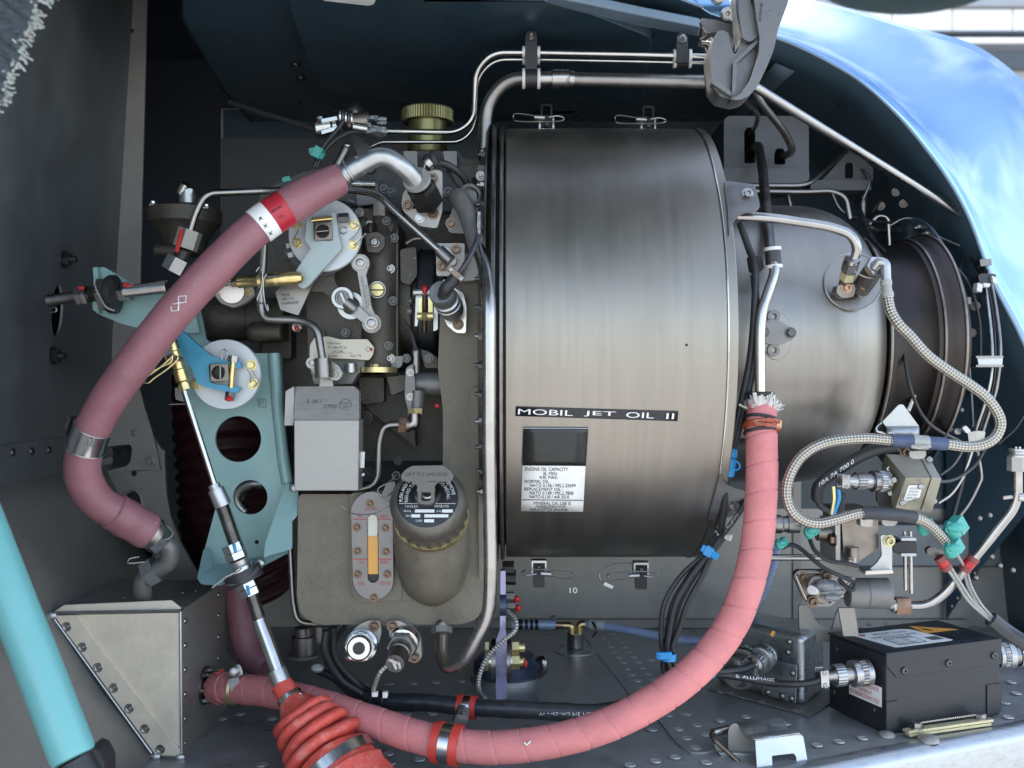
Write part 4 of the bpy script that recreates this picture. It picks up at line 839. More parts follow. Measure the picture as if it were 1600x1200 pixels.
# flanged fittings on the gearbox side
def flange_plate(name, label, P2, D, bl, m='tin', holes=(), rp_=5, cat='flange', bm='bolt_brown'):
    t = thing(name, label, cat, W(P2[0][0], P2[0][1], D)); fpl = obj('flange_plate', G().plate(rp(P2, rp_), D, .008, holes), m, t, bevel=.0012)
    bolts(fpl, bl, D, 6.2, 'socket', bm); return t
f_a = flange_plate('hose_flange', 'pale corner flange under the silver hose elbow with black hex union', [(627, 320), (630, 300), (660, 272), (676, 264), (691, 267), (691, 330), (683, 357), (655, 353), (630, 330)], .95, [(637, 321), (677, 334), (676, 279)], 'tin')
obj('hex_union', G().hexa(W(655, 288, .925), W(667, 312, .945), .0145), 'dark_steel', f_a)
obj('hex_union', G().hexa(W(661, 299, .928), W(668, 314, .942), .0160), 'black_metal', f_a)
obj('union_ring', G().lathe(W(650, 279, .915), W(667, 312, .945) - W(650, 279, .915), [(0, .0085), (0, .0132), (.004, .0136), (.005, .012)], 32), 'tin', f_a)
obj('union_body', G().cyl(W(652, 281, .918), W(669, 316, .95), .0098), 'black_metal', f_a)
obj('ground_stud', G().lathe(W(656, 341, .95), TOCAM, [(0, .005), (.001, .005), (.001, .003), (.004, .003)], 16), 'zinc', f_a)
twist('lock_wire', ((666, 252), (662, 265), (659, 275)), .915, f_a)
f_b = flange_plate('pipe_flange', 'pale square flange where the thin bent pipe ends, above the sensor', [(681, 380), (726, 380), (726, 420), (718, 432), (703, 431), (682, 431)], .945, [(713, 390), (691, 416)], 'tin', rp_=3)
obj('pipe_socket', G().plate(capsule(695, 395, 706, 408, 10, 7), .935, .012), 'dull_tube', f_b, bevel=.003)
obj('spacer_plate', G().plate([(724, 396), (746, 394), (748, 438), (722, 440)], .958, .006), 'tin', f_b, bevel=.001)
f_c = flange_plate('pipe_flange', 'small flange clamping the top end of the long vertical pipe', [(697, 350), (706, 330), (712, 300), (728, 287), (745, 300), (747, 350), (738, 366), (702, 364)], .965, [(705, 349), (742, 330)], 'cast_grey')
obj('flange_ring', G().torus(W(736, 304, .955), V((.4, -1, .3)), .010, .002), 'cast_grey', f_c)
se = thing('speed_sensor', 'stout silver sensor with black cable on a diamond plate beside the tank', 'sensor', W(710, 515, .95))
sbp = obj('base_plate', G().plate(rp([(685, 480), (706, 448), (724, 458), (729, 480), (728, 521), (712, 520), (699, 509)], 4), .958, .006), 'bright_steel', se, bevel=.0008)
bolts(sbp, [(716, 507)], .958, 6.2, 'socket', 'bolt_brown')
sa, sb = W(689, 456, .90), W(712, 494, .95)
obj('sensor_body', G().lathe(sa, sb - sa, [(0, .008), (0, .0115), (.002, .0122), (.012, .0122), (.013, .0112), (.016, .0112), (.017, .0128), (.022, .0128), (.0225, .0118), (.024, .0118), (.0245, .0130), (.032, .0130), (.033, .0118), (.040, .0118)], 36), 'zinc', se)
obj('cable_boot', G().tube(crom([W(693, 462, .90), W(697, 450, .89), W(708, 438, .89), W(716, 428, .89)], 5), .0058, 14), 'black_rubber', se)
obj('cable_grip', G().bar(W(699, 416, .885), W(724, 438, .885), .006, .004), 'bolt_brown', se, bevel=.0006); bolts(se, [(704, 421), (720, 435)], .883, 4, 'screw', 'bolt_steel')
obj('grip_ear', G().plate(rp([(688, 448), (694, 436), (700, 440), (696, 456)], 2), .893, .003), 'zinc', se, bevel=.0005)
obj('sensor_cable', G().tube(crom([W(714, 431, .888), W(725, 416, .885), (W(738, 392, .89)), W(747, 368, .90), W(751, 340, .92), W(753, 308, .96), W(740, 280, 1.0)], 7), .0026, 10), 'loom', se)
text('4W CR6 78', lambda x, y: W(747 + (x - 745) , y, .896), (744, 330, 748.5, 366), 'print_white', se)

# two flanged plugs under the tank
for nm, lab, P_, c, bl in (('drain_plug', 'hollow drain plug on a round flange under the tank', [(546, 1000), (550, 985), (566, 973), (580, 969), (594, 970), (596, 990), (590, 1012), (572, 1028), (556, 1030), (545, 1020)], (566, 1006, 560, 1014), [(585, 978), (552, 1018)]),
                           ('chip_detector', 'wired chip detector plug on a flange under the tank', [(608, 970), (625, 970), (648, 984), (657, 1000), (659, 1030), (648, 1036), (630, 1030), (608, 1000)], (632, 1000, 620, 1030), [(613, 978), (648, 1027)])):
    t = thing(nm, lab, 'plug', W(c[0], 1035, .96)); fpl = obj('flange_plate', G().plate(rp(P_, 6), .962, .01), 'tin', t, bevel=.0015)
    bolts(fpl, bl, .962, 6, 'socket', 'bolt_brown'); a, b = W(c[0], c[1], .965), W(c[2], c[3], .925)
    d = b - a
    if nm == 'drain_plug':
        obj('plug_body', G().lathe(a, d, [(0, .017), (.012, .016), (.013, .0135), (.02, .0135), (.02, .012), (.034, .012), (.036, .0105), (.036, .006), (.02, .005), (.02, .0002)], 32, caps=False), 'bright_steel', t)
        obj('bore_shade', G().cyl(b - d * .1, b - d * .02, .0056), 'black_metal', t); obj('plug_hex', G().hexa(a + d * .5, a + d * .66, .0145), 'zinc', t); obj('plug_ear', G().sph(W(549, 1027, .94), .005, 12, (1.4, 1, 1)), 'bright_steel', t)  # black disc in the plug mouth paints the shade of its hole
    else:
        obj('plug_body', G().lathe(a, d, [(0, .016), (.008, .015), (.009, .0125), (.014, .0125)], 32), 'bright_steel', t); obj('plug_hex', G().hexa(a + d * .25, a + d * .45, .0145), 'zinc', t)
        obj('connector_shell', G().lathe(a, d, [(.014, .0105), (.02, .0112), (.03, .0112), (.031, .0098), (.05, .009)], 28), 'dark_steel', t)
        for k, (x0, y0, x1, y1) in enumerate(((607, 1030, 622, 1036), (611, 1026, 620, 1046), (619, 1022, 626, 1045))): obj('cable_clamp', G().bar(W(x0, y0, .915 + k * .002), W(x1, y1, .915), .003, .003), 'bolt_steel', t, bevel=.0004)
        obj('plug_wire', G().tube(crom([W(612, 1036, .92), W(600, 1044, .92), W(592, 1054, .92), W(586, 1070, .93), W(583, 1082, .935)], 6), .0022, 8, uv=True, vs=150), 'thin_braid', t)
        obj('wire_tie', G().box(W(586, 1084, .932), .006, .006, .005), 'white_nylon', t, bevel=.001); obj('wire_tie', G().box(W(602, 1085, .932), .005, .006, .006), 'white_nylon', t, bevel=.001)

# extra small hardware round the control housing
hn = thing('sensor_harness', 'black capped sensor lead arching over the pale corner flange', 'cable', W(675, 255, .97))
obj('cap', G().lathe(W(664, 256, .95), V((1, -.1, .35)), [(0, .006), (.001, .0082), (.008, .0082), (.009, .0095), (.013, .0095), (.014, .006)], 22), 'black_rubber', hn)
obj('collar', G().cyl(W(666, 258, .945), W(672, 252, .945), .0068), 'tube_steel', hn)
obj('lead', G().tube(crom([W(*p) for p in ((678, 253, .955), (700, 258, .96), (722, 275, .97), (736, 300, .98), (744, 330, .99))], 7), .0036, 10), 'black_rubber', hn)
for k, (m, pts) in enumerate((('black_rubber', ((443, 312), (470, 322), (520, 316), (556, 322), (575, 340), (582, 356))), ('black_rubber', ((600, 330), (618, 350), (612, 372))), ('dark_steel', ((634, 380), (650, 372), (676, 374))), ('black_rubber', ((628, 500), (642, 520), (650, 548))))):
    obj('small_lead', G().tube(crom([W(x, y, 1.0 - .01 * k) for x, y in pts], 6), .0022, 8), m, hn)
jb = thing('spill_valve', 'small light grey valve body with studs behind the upper disc', 'valve', W(575, 300, 1.02))
obj('body', G().plate(rp([(556, 288), (590, 285), (592, 318), (558, 322)], 3), 1.005, .04), 'cast_grey', jb, bevel=.002)
obj('stub', G().lathe(W(548, 288, 1.0), X_, [(0, .0035), (.004, .0035), (.004, .0055), (.012, .0055), (.012, .004), (.026, .004)], 18), 'tube_steel', jb)
obj('spring_cover', G().lathe(W(576, 360, .975), V((1, -.4, 0)), [(0, .007), (.004, .0078), (.006, .0078), (.007, .006)], 22), 'dull_tube', jb)
for x, y, d in ((600, 295, 1.0), (612, 300, 1.0), (604, 345, .985), (616, 372, .985), (614, 470, .982), (607, 540, .98), (540, 520, .985), (500, 520, .985), (635, 560, .99), (446, 455, 1.04), (452, 395, 1.04), (670, 560, .985), (622, 720, 1.07), (600, 760, 1.06)): fix(jb, 'socket', 'bolt_dark', W(x, y, d), TOCAM, .0032)
wr = thing('casting_ribs', 'raised ribs and bosses on the dark gear casing above the tank', 'casting', W(720, 330, 1.02))
for P_, d, m in (([(700, 300), (735, 290), (755, 300), (755, 420), (742, 420), (735, 340), (706, 320)], 1.0, 'cast_dark'), ([(746, 258), (757, 258), (757, 420), (748, 420)], .97, 'cast_dark'), ([(625, 390), (650, 385), (652, 430), (640, 446), (626, 440)], .995, 'cast_dark'), ([(560, 590), (600, 590), (600, 628), (566, 632)], 1.03, 'cast_dark'), ([(604, 588), (640, 585), (642, 606), (612, 618)], 1.0, 'cast_dark')):
    obj('rib', G().plate(rp(P_, 4), d, .03), m, wr, bevel=.003)
for x, y in ((751, 275), (751, 330), (751, 385)): fix(wr, 'nut', 'dull_tube', W(x, y, .968), TOCAM, .0036)
# ================================================================== hoses, control runs and pipes
def resample(P, step):
    o = [P[0].copy()]; acc = 0
    for a, b in zip(P, P[1:]):
        l = (b - a).length; 
        if l < 1e-9: continue
        t = step - acc
        while t <= l: o.append(a.lerp(b, t / l)); t += step
        acc = (acc + l) % step
    return o
def spx(p): return (800 + p.x / p.y * F, 600 - p.z / p.y * F)
def on_tube(P, r, off=.0004):
    Q = [spx(p) for p in P]
    def f(x, y):
        i = min(range(len(Q)), key=lambda k: (Q[k][0] - x) ** 2 + (Q[k][1] - y) ** 2); D = P[i].y
        d = math.hypot(Q[i][0] - x, Q[i][1] - y) * D / F; return W(x, y, D - math.sqrt(max(r * r - d * d, r * r * .02)) - off)
    return f
def sub(P, a, b):
    Q = [spx(p) for p in P]; k = lambda c: min(range(len(Q)), key=lambda i: (Q[i][0] - c[0]) ** 2 + (Q[i][1] - c[1]) ** 2)
    i, j = sorted((k(a), k(b))); return P[i:j + 1]
def clamp2(parent, c, d, r, wd, lipm='white_nylon', bandm='black_plastic', lip=.16):
    c = V(c); d = V(d).normalized(); a = c - d * wd / 2; l = wd * lip
    for s in (0, wd - l): obj('clamp_lip', G().lathe(a + d * s, d, [(0, r), (0, r + .0032), (l, r + .0032), (l, r)], 24, caps=False), lipm, parent)
    obj('clamp_band', G().lathe(a + d * l, d, [(0, r), (0, r + .0022), (wd - 2 * l, r + .0022), (wd - 2 * l, r)], 24, caps=False), bandm, parent)

# --- mauve sleeved hose, upper left
MH = [(530, 280, .905), (470, 311, .888), (400, 357, .876), (330, 425, .866), (268, 493, .862), (212, 565, .866), (166, 630, .875), (137, 690, .885), (129, 738, .892), (150, 780, .905), (190, 806, .922), (232, 830, .942)]
mp_ = resample(crom([W(*p) for p in MH], 12), .002); mr = .0164
mh = thing('sleeved_hose', 'mauve rubber hose with red and white tape, arching over the upper left', 'hose', mp_[0])
nn = len(mp_); tot = nn * .002
def mrad(i, t):
    r = mr * (1 + .012 * math.sin(t * 55) + .008 * math.sin(t * 131 + 1))
    if t < .058: r = mr * (1.07 - .16 * max(0, 1 - t / .045))
    if t > tot - .043: r = mr * (1.12 + .02 * math.sin(t * 300))
    return r
obj('hose_body', G().tube(mp_, mrad, 28), 'mauve_rubber', mh)
sp = sub(mp_, (463, 316), (424, 342)); rtp = obj('red_tape', G().tube(sp, mr * 1.045, 28), 'red_print', mh)
sp = sub(mp_, (424, 342), (403, 355)); wtp = obj('white_tape', G().tube(sp, mr * 1.05, 28), 'label_white', mh)
ft = on_tube(mp_, mr * 1.07, .0006)
for x, y in ((397, 329), (407, 341), (415, 353), (423, 365)):
    star = [(x + (5.5 if i % 2 == 0 else 1.2) * math.cos(i * math.pi / 4 + .4), y + (5.5 if i % 2 == 0 else 1.2) * math.sin(i * math.pi / 4 + .4)) for i in range(8)]
    obj('printed_star', G().poly(star, ft, V((0, -.0002, 0))), 'print_black', wtp)
for t, cx, cy in (('LUBRIFIANT', 420, 315), ('LUBRICANT', 431, 327), ('OIL', 440, 338)):
    text(t, lambda x, y: ft(cx + (x * .85 + y * .5), cy + (-x * .5 + y * .85)), (-11 if len(t) > 3 else -5, -2, 11 if len(t) > 3 else 5, 2), 'label_black', rtp, name='tape_print')
fm = on_tube(mp_, mr, .0006)
def stroke(P, wd=.8):
    g = G(); g.tube([fm(*p) for p in P], wd * .86 / F, 6); obj('paint_mark', g, 'print_white', mh)
stroke([(279, 463), (291, 462), (290, 472), (279, 473), (279, 463)]); stroke([(267, 475), (279, 474), (278, 485), (268, 486), (267, 475)]); stroke([(279, 463), (279, 485)]); stroke([(267, 475), (291, 472)]); stroke([(268, 470), (274, 464)], 1.6)
sp = sub(mp_, (140, 664), (124, 702)); obj('band_clamp', G().tube(sp, mr * 1.06, 28), 'bright_steel', mh)
obj('band_edge', G().torus(sp[0], sp[1] - sp[0], mr * 1.06, .0006, 28, 6), 'zinc', mh); obj('band_edge', G().torus(sp[-1], sp[-1] - sp[-2], mr * 1.06, .0006, 28, 6), 'zinc', mh)
obj('band_buckle', G().plate([(97, 668), (107, 650), (111, 652), (102, 682)], .89, .012), 'black_plastic', mh, bevel=.001)
text('0 25', lambda x, y: on_tube(mp_, mr * 1.06, .0006)(x, y), (136, 684, 146, 698), 'print_grey', mh)
me_ = on_tube(mp_, mr * 1.1, .0004)
# upper silver elbow and lower unions
el = resample(bend([W(*p) for p in ((522, 285, .905), (548, 266, .905), (598, 240, .90), (632, 262, .905), (650, 284, .918))], .03, 8), .002)
obj('elbow_tube', G().tube(el, lambda i, t: (.0088 if t > .03 else .0098), 20), 'zinc', mh)
for t in (3, 6, 9): obj('elbow_bead', G().torus(el[t], el[t + 1] - el[t], .0108, .0013, 24, 6), 'zinc', mh)
a, b = W(226, 826, .94), W(246, 842, .95)
obj('sleeve_nut', G().lathe(a, b - a, [(0, .0165), (.002, .0170), (.009, .0170), (.010, .0155), (.012, .0155)], 28), 'bolt_steel', mh); obj('union_nut', G().hexa(b - (b - a) * .3, b + (b - a) * .25, .0155), 'bright_steel', mh)
obj('paint_tag', G().poly([(235, 838), (243, 816), (251, 821), (243, 842)], on_tube([a, b + (b - a) * .1], .0172), V((0, -.0004, 0))), 'label_white', mh)
obj('lower_elbow', G().tube(bend([W(244, 842, .95), W(266, 852, .955), W(266, 878, .96), W(238, 893, .965), W(222, 908, .965), W(224, 945, .975)], .02, 8), .0092, 18), 'cast_grey', mh)
obj('elbow_nut', G().hexa(W(246, 888, .965), W(230, 898, .965), .0145), 'zinc', mh)
obj('lock_wire', G().tube(crom([W(x, y, .94) for x, y in ((262, 822), (270, 832), (266, 840), (252, 846))], 6), .0006, 6, uv=True, vs=500), 'wire_twist', mh)
obj('lock_wire', G().tube(crom([W(x, y, .94) for x, y in ((218, 870), (203, 873), (202, 880), (226, 878))], 6), .0006, 6, uv=True, vs=500), 'wire_twist', mh)
bc = thing('hose_bracket', 'black block clamp bolted to the frame beside the mauve hose', 'clamp', W(165, 735, 1.0))
obj('block', G().plate(rp([(152, 700), (174, 699), (177, 706), (174, 728), (166, 736), (153, 737)], 3), 1.0, .05), 'black_plastic', bc, bevel=.003)
obj('strap', G().plate(rp([(156, 716), (176, 714), (176, 724), (156, 728)], 2), .996, .006), 'bolt_dark', bc, bevel=.001)

# --- pink taped hose across the bottom
PH = [(338, 1074, 1.02), (372, 1076, 1.0), (430, 1083, .975), (510, 1104, .945), (590, 1131, .92), (680, 1158, .90), (765, 1168, .89), (850, 1160, .885), (935, 1138, .885), (1020, 1097, .885), (1088, 1046, .89), (1138, 985, .895), (1168, 915, .90), (1184, 840, .91), (1190, 760, .92), (1190, 690, .93), (1189, 632, .94)]
pp = resample(crom([W(*p) for p in PH], 12), .0011); prr = .0151
def prad(i, t):
    def r(a):
        k = ((t + .0038 * math.cos(a - 1.0)) % .0275) / .0275; b = .0151 * (1 + .006 * math.sin(t * 90 + a) + .004 * math.sin(t * 210 + 2 * a))
        return b * (1 + .020 * k - (.042 if k < .045 else 0)) * (1.0 if t < .75 else 1 - .05 * min(1, (t - .75) / .1)) * (1.06 if t < .018 else 1)
    return r
ph = thing('taped_hose', 'long pink tape-wrapped hose sweeping across the bottom and up beside the drum', 'hose', pp[0])
obj('hose_body', G().tube(pp, prad, 26), 'pink_tape', ph)
stb = on_tube(pp, prr, .0006); g = G().tube([stb(819, 1160), stb(823, 1164), stb(829, 1158)], .0009, 5); obj('paint_mark', g, 'print_white', ph)
obj('spigot', G().cyl(W(318, 1069, 1.03), W(342, 1074, 1.02), .0115), 'bright_steel', ph)
c = W(366, 1075, 1.002); obj('clip_band', G().lathe(c - X_ * .004, X_ - Z_ * .1, [(0, .0152), (0, .0166), (.009, .0166), (.009, .0152)], 28, caps=False), 'cad_yellow', ph)
obj('clip_saddle', G().plate(rp([(356, 1062), (372, 1056), (377, 1076), (360, 1080)], 2), .983, .006), 'zinc', ph, bevel=.001); obj('clip_screw', G().lathe(W(366, 1049, .985), V((.3, -1, .1)), [(0, .0055), (.006, .0055), (.007, .004)], 18), 'bolt_steel', ph); obj('clip_housing', G().cyl(W(376, 1046, .99), W(362, 1052, .985), .006), 'white_nylon', ph)
for a in range(10):
    t = a * .63; x, y, d = frame(X_ - Z_ * .05); q = W(341, 1073, 1.018); obj('hose_fray', G().bar(q + (x * math.cos(t) + y * math.sin(t)) * .0155 - d * .002, q + (x * math.cos(t) + y * math.sin(t)) * .0165 + d * .004, .004, .001), 'red_silicone', ph)
# top end: frayed lining, amber tie, black ring
tp = pp[-1]; up = (pp[-1] - pp[-4]).normalized()
obj('end_ring', G().lathe(W(1188, 619, .942), Z_, [(0, .0125), (.001, .0135), (.0035, .0135), (.0045, .012)], 28), 'black_rubber', ph)
g = G()
for i in range(90):
    t = random.random() * 6.283; x, y, d = frame(up); rr = .0138 + random.random() * .0015; q = W(1189, 634 + random.random() * 4, .94) + (x * math.cos(t) + y * math.sin(t)) * rr
    e = q + up * (.001 + random.random() ** 2 * .008) + (x * math.cos(t) + y * math.sin(t)) * random.random() ** 2 * .008 + V((random.uniform(-1, 1), random.uniform(-1, 1), random.uniform(-1, 1))) * .003
    g.bar(q - up * .003, e, .0012 + random.random() * .0025, .0005, up=(x * math.cos(t) + y * math.sin(t)))
obj('frayed_lining', g, 'white_cloth', ph, kind='stuff'); obj('inner_sleeve', G().lathe(W(1189, 637, .94), Z_, [(0, .0142), (.006, .0146), (.009, .013)], 28), 'white_cloth', ph)
at = [p for p in pp if 652 < spx(p)[1] < 676]
for k, f_ in enumerate((0, .3, .62, .92)):
    q = at[int(f_ * (len(at) - 1))]; obj('amber_strap', G().torus(q + V((0, 0, 0)), up + X_ * (.12 if k % 2 else -.1), .0162, .0016 if k in (0, 3) else .0024, 30, 8), 'black_rubber' if k in (0, 3) else 'amber_tie', ph)
obj('strap_buckle', G().plate(rp([(1206, 654), (1222, 657), (1221, 670), (1207, 672)], 2), .928, .008), 'copper_nut', ph, bevel=.001); obj('strap_block', G().plate(rp([(1182, 654), (1204, 655), (1203, 668), (1184, 668)], 3), .922, .004), 'amber_tie', ph, bevel=.001)

# --- red clamps, black conduit
def cdir(P, px): i = min(range(1, len(P) - 1), key=lambda k: abs(spx(P[k])[0] - px)); return P[i], (P[i + 1] - P[i - 1]).normalized()
CP = resample(crom([W(*p) for p in ((560, 1082, 1.03), (610, 1096, 1.01), (670, 1098, 1.0), (735, 1105, .99), (800, 1108, .985), (870, 1112, .985), (940, 1113, .985), (1000, 1100, .99), (1040, 1088, 1.0))], 10), .003)
cj = thing('black_conduit', 'thick black heat-shrink conduit with white print behind the pink hose', 'conduit', CP[0])
cjb = obj('conduit_body', G().tube(CP, lambda i, t: .0092 * (1 + .03 * math.sin(t * 120) + .02 * math.sin(t * 310)) * (1 if t > .035 else .7), 18), 'loom', cj)
fcn = on_tube(CP, .0094, .0006); text('RAYCHEM 3/4 DR-25-TW', fcn, (842, 1113, 958, 1119), 'print_white', cjb, flip=True); text('RAYCHEM', fcn, (655, 1106, 708, 1112), 'print_grey', cjb, flip=True)
for x in (588, 603): q, d = cdir(CP, x); zip_tie(cj, q, d, .0085, 'bolt_dark', .004)
def hclamp(name, label, P, px, r, wd, ang):
    q, d = cdir(P, px); t = thing(name, label, 'clamp', q); pclamp(t, q, d, r, wd, 'red_clamp', 'bright_steel'); return t, q, d
k1, q, d = hclamp('cushion_clamp', 'large red cushioned clamp gripping the pink hose at the bottom', pp, 698, .0158, .026, 0)
k2, q2, d2 = hclamp('cushion_clamp', 'smaller red cushioned clamp gripping the black conduit', CP, 728, .0100, .020, 0)
obj('clamp_foot', G().plate(rp([(708, 1130), (714, 1116), (724, 1118), (732, 1126), (726, 1136), (716, 1134)], 2), .925, .03), 'zinc', k1, bevel=.001); obj('clamp_bolt', G().hexa(W(719, 1128, .93), W(720, 1112, .94), .0052), 'bolt_steel', k2); obj('clamp_washer', G().cyl(W(717, 1127, .93), W(718, 1122, .932), .0068), 'bright_steel', k2)

# --- red bellows boot and the push-pull control cable above it
ax0, ax1 = W(443, 1074, .93), W(535, 1215, .885); bd = (ax1 - ax0).normalized(); u_ = .001
bt = thing('bellows_boot', 'bright red rubber bellows boot at the bottom left', 'boot', ax1)
prf = [(-.004, .0085), (-.003, .0105), (.004, .0108), (.010, .0110), (.014, .0122), (.022, .0165), (.031, .0215), (.0335, .0205)]
t0, r0 = .036, .0265
for k in range(4):
    rr = .0300 + .0033 * k; c = t0 + k * .0118
    for a in range(-80, 81, 20): prf.append((c + .0055 * math.sin(R(a)), rr - .0065 + .0065 * math.cos(R(a))))
    prf.append((c + .0059, rr - .0125))
prf += [(.083, .0365), (.088, .0385), (.101, .0385), (.106, .042), (.112, .041), (.13, .043)]
gb_ = G().lathe(ax0, bd, prf, 56)
for i, v in enumerate(gb_.v): ph_ = (i % 56) / 56 * 6.283; rw = i // 56; kk = max(0, (rw - 8) // 10); gb_.v[i] = v + (bd * (.0016 * math.sin(ph_ + kk * 1.9) + .0009 * math.sin(3 * ph_ + kk)) + (v - ax0 - bd * (v - ax0).dot(bd)) * (.022 * math.sin(2 * ph_ + kk * 2.3) + .014 * math.sin(5 * ph_ + kk)) if rw > 6 else V((0, 0, 0))) + V((random.uniform(-1, 1), random.uniform(-1, 1), random.uniform(-1, 1))) * .0003
obj('boot_body', gb_, 'red_silicone', bt)
c = ax0 + bd * .011; obj('neck_clip', G().lathe(c, bd, [(0, .011), (0, .0128), (.006, .0128), (.006, .011)], 28, caps=False), 'bright_steel', bt); obj('clip_worm', G().bar(c + X_ * .010 - Y_ * .008 + Z_ * .005, c + X_ * .018 - Y_ * .007 + Z_ * .001, .006, .005), 'bright_steel', bt, bevel=.001)
c = ax0 + bd * .0895; obj('lower_band', G().lathe(c, bd, [(0, .036), (0, .0405), (.010, .0408), (.010, .036)], 40, caps=False), 'bright_steel', bt)
cc = thing('control_cable', 'chromed push-pull control cable running down into the red boot', 'control cable', W(440, 1074, .93))
def seg(n, a, b, r, m, kind='cyl', **kw):
    g = G(); getattr(g, kind)(W(*a), W(*b), r, **kw); return obj(n, g, m, cc)
seg('thin_rod', (286, 604, .935), (340, 772, .935), .0030, 'bright_steel'); seg('rod_collar', (337, 764, .935), (349, 790, .936), .0082, 'zinc'); seg('collar_tip', (334, 757, .935), (339, 768, .935), .0058, 'zinc')
seg('threaded_sleeve', (346, 786, .936), (370, 856, .94), .0070, 'tube_steel', 'thread'); seg('lock_nut', (362, 850, .94), (367, 862, .94), .0105, 'bright_steel', 'hexa'); seg('lock_nut', (367, 863, .94), (371, 873, .94), .0108, 'bright_steel', 'hexa')
seg('bush', (372, 873, .942), (380, 893, .945), .0088, 'zinc'); seg('black_washer', (377, 892, .945), (385, 909, .945), .0185, 'black_rubber'); seg('washer', (375, 887, .945), (378, 893, .945), .0145, 'bright_steel'); seg('lock_nut', (384, 909, .945), (388, 918, .945), .0108, 'bright_steel', 'hexa'); seg('lock_nut', (389, 919, .945), (393, 929, .945), .0105, 'bright_steel', 'hexa')
seg('lower_thread', (393, 929, .945), (410, 982, .942), .0068, 'tube_steel', 'thread'); seg('outer_tube', (405, 968, .943), (444, 1076, .930), .0074, 'bright_steel'); seg('tube_step', (432, 1046, .933), (444, 1077, .930), .0092, 'zinc')
for x, y, d in ((367, 856, .93), (388, 922, .934)): obj('blue_mark', G().bar(W(x - 1, y - 7, d), W(x + 2, y + 8, d), .0022, .0008), 'blue_tie', cc)
obj('lock_wire', G().tube(crom([W(x, y, .925) for x, y in ((332, 918), (345, 908), (356, 900), (372, 893), (378, 888))], 6), .0008, 6, uv=True, vs=500), 'wire_twist', cc)
obj('tab_washer', G().poly(circ(0, 0, .016, 24) + [], lambda x, y: W(378, 899, .935) + V((x, y * .5, y * .3 + x * .45)), bd * .001), 'zinc', cc)

# --- lower brass rod end with its safety clip
lb = thing('brass_rod_end', 'brass rod end with a wire safety clip on the blue lever', 'rod end', W(287, 605, .93))
a, b = W(261, 517, .925), W(288, 603, .93)
obj('rod_barrel', G().lathe(a, b - a, [(-.004, .002), (0, .0058), (.003, .0066), (.02, .0066), (.021, .0058), (.038, .0058), (.039, .0066), (.05, .0066), (.0515, .005), (.056, .005)], 26), 'brass', lb)
obj('rod_nut', G().hexa(W(287, 600, .93), W(290, 609, .93), .0058), 'cad_yellow', lb)
obj('cross_pin', G().cyl(W(262, 556, .915), W(286, 562, .915), .0024), 'bolt_steel', lb); obj('pin_head', G().cyl(W(262, 549, .913), W(262, 549, .92), .0045), 'bolt_dark', lb)
obj('side_bar', G().bar(W(252, 541, .918), W(268, 572, .918), .004, .004), 'cad_yellow', lb, bevel=.0006)
obj('spring_clip', G().tube(crom([W(x, y, .908) for x, y in ((270, 556), (250, 574), (225, 592), (223, 597), (232, 598), (242, 590), (262, 576), (278, 560), (270, 555), (266, 566), (238, 580), (228, 590))], 6), .0008, 6), 'cad_yellow', lb)
ls = thing('rod_stop', 'small grey stop block on the rod below the brass end', 'stop', W(282, 630, .95)); obj('block', G().plate(rp([(273, 605), (284, 608), (287, 628), (274, 624)], 2), .95, .01), 'cast_grey', ls, bevel=.001); obj('wire', G().cyl(W(264, 632, .96), W(290, 631, .96), .0008), 'bright_steel', ls)

# --- teal brackets, blue lever, lower disc
tk = thing('teal_bracket', 'teal painted plate bracket with two round holes behind the control rod', 'bracket', W(385, 915, 1.0))
big = rp([(248, 500), (308, 468), (316, 500), (322, 532), (398, 552), (436, 552), (441, 620), (448, 690), (455, 752), (457, 840), (430, 868), (392, 888), (345, 915), (314, 913), (308, 903), (322, 850), (338, 790), (322, 705), (300, 640), (282, 560)], 5)
obj('main_plate', G().plate(big, 1.0, .004, [circ(372, 686, 36, 36), circ(391, 777, 27, 30), circ(401, 847, 3.5, 10)]), 'teal_paint', tk, bevel=.0008)
obj('fold', G().tube([W(428, 552, 1.0), W(434, 640, 1.0), W(443, 720, .998), (W(449, 755, .996))], .0062, 14), 'teal_paint', tk)
obj('side_flange', G().poly(rp([(430, 552), (440, 556), (447, 690), (455, 752), (448, 758), (440, 700), (434, 640)], 2), lambda x, y: W(x, y, .996 + (x - 430) * .002), V((0, .003, 0))), 'teal_paint', tk, bevel=.0006)
obj('gusset', G().poly(rp([(446, 755), (461, 757), (466, 770), (465, 805), (456, 815), (456, 858), (420, 868), (412, 872), (414, 850)], 3), lambda x, y: W(x, y, .988 - (y - 755) * .0003), V((0, .004, 0))), 'teal_paint', tk, bevel=.0008)
obj('shelf', G().poly(rp([(308, 903), (318, 858), (326, 858), (332, 885), (400, 872), (455, 853), (455, 862), (400, 890), (345, 915), (314, 913)], 3), lambda x, y: W(x, y, .992 - max(0, (y - 858)) * .0008), V((0, .003, 0))), 'teal_paint', tk, bevel=.0008)
for x, y in ((459, 763), (462, 800)): fix(tk, 'rivet', 'zinc', W(x, y, .985), TOCAM, .0048)
fix(tk, 'rivet', 'zinc', W(405, 880, .975), TOCAM, .006)
text('37', flat(1.0), (404, 626, 412, 633), 'print_grey', tk); obj('stamp_box', G().tube([W(x, y, .9995) for x, y in ((402, 623), (416, 625), (415, 637), (405, 636), (402, 623))], .0003, 5), 'print_grey', tk)
tu = thing('cable_bracket', 'teal arm plate carrying the threaded cable end at the left wall', 'bracket', W(190, 505, .98))
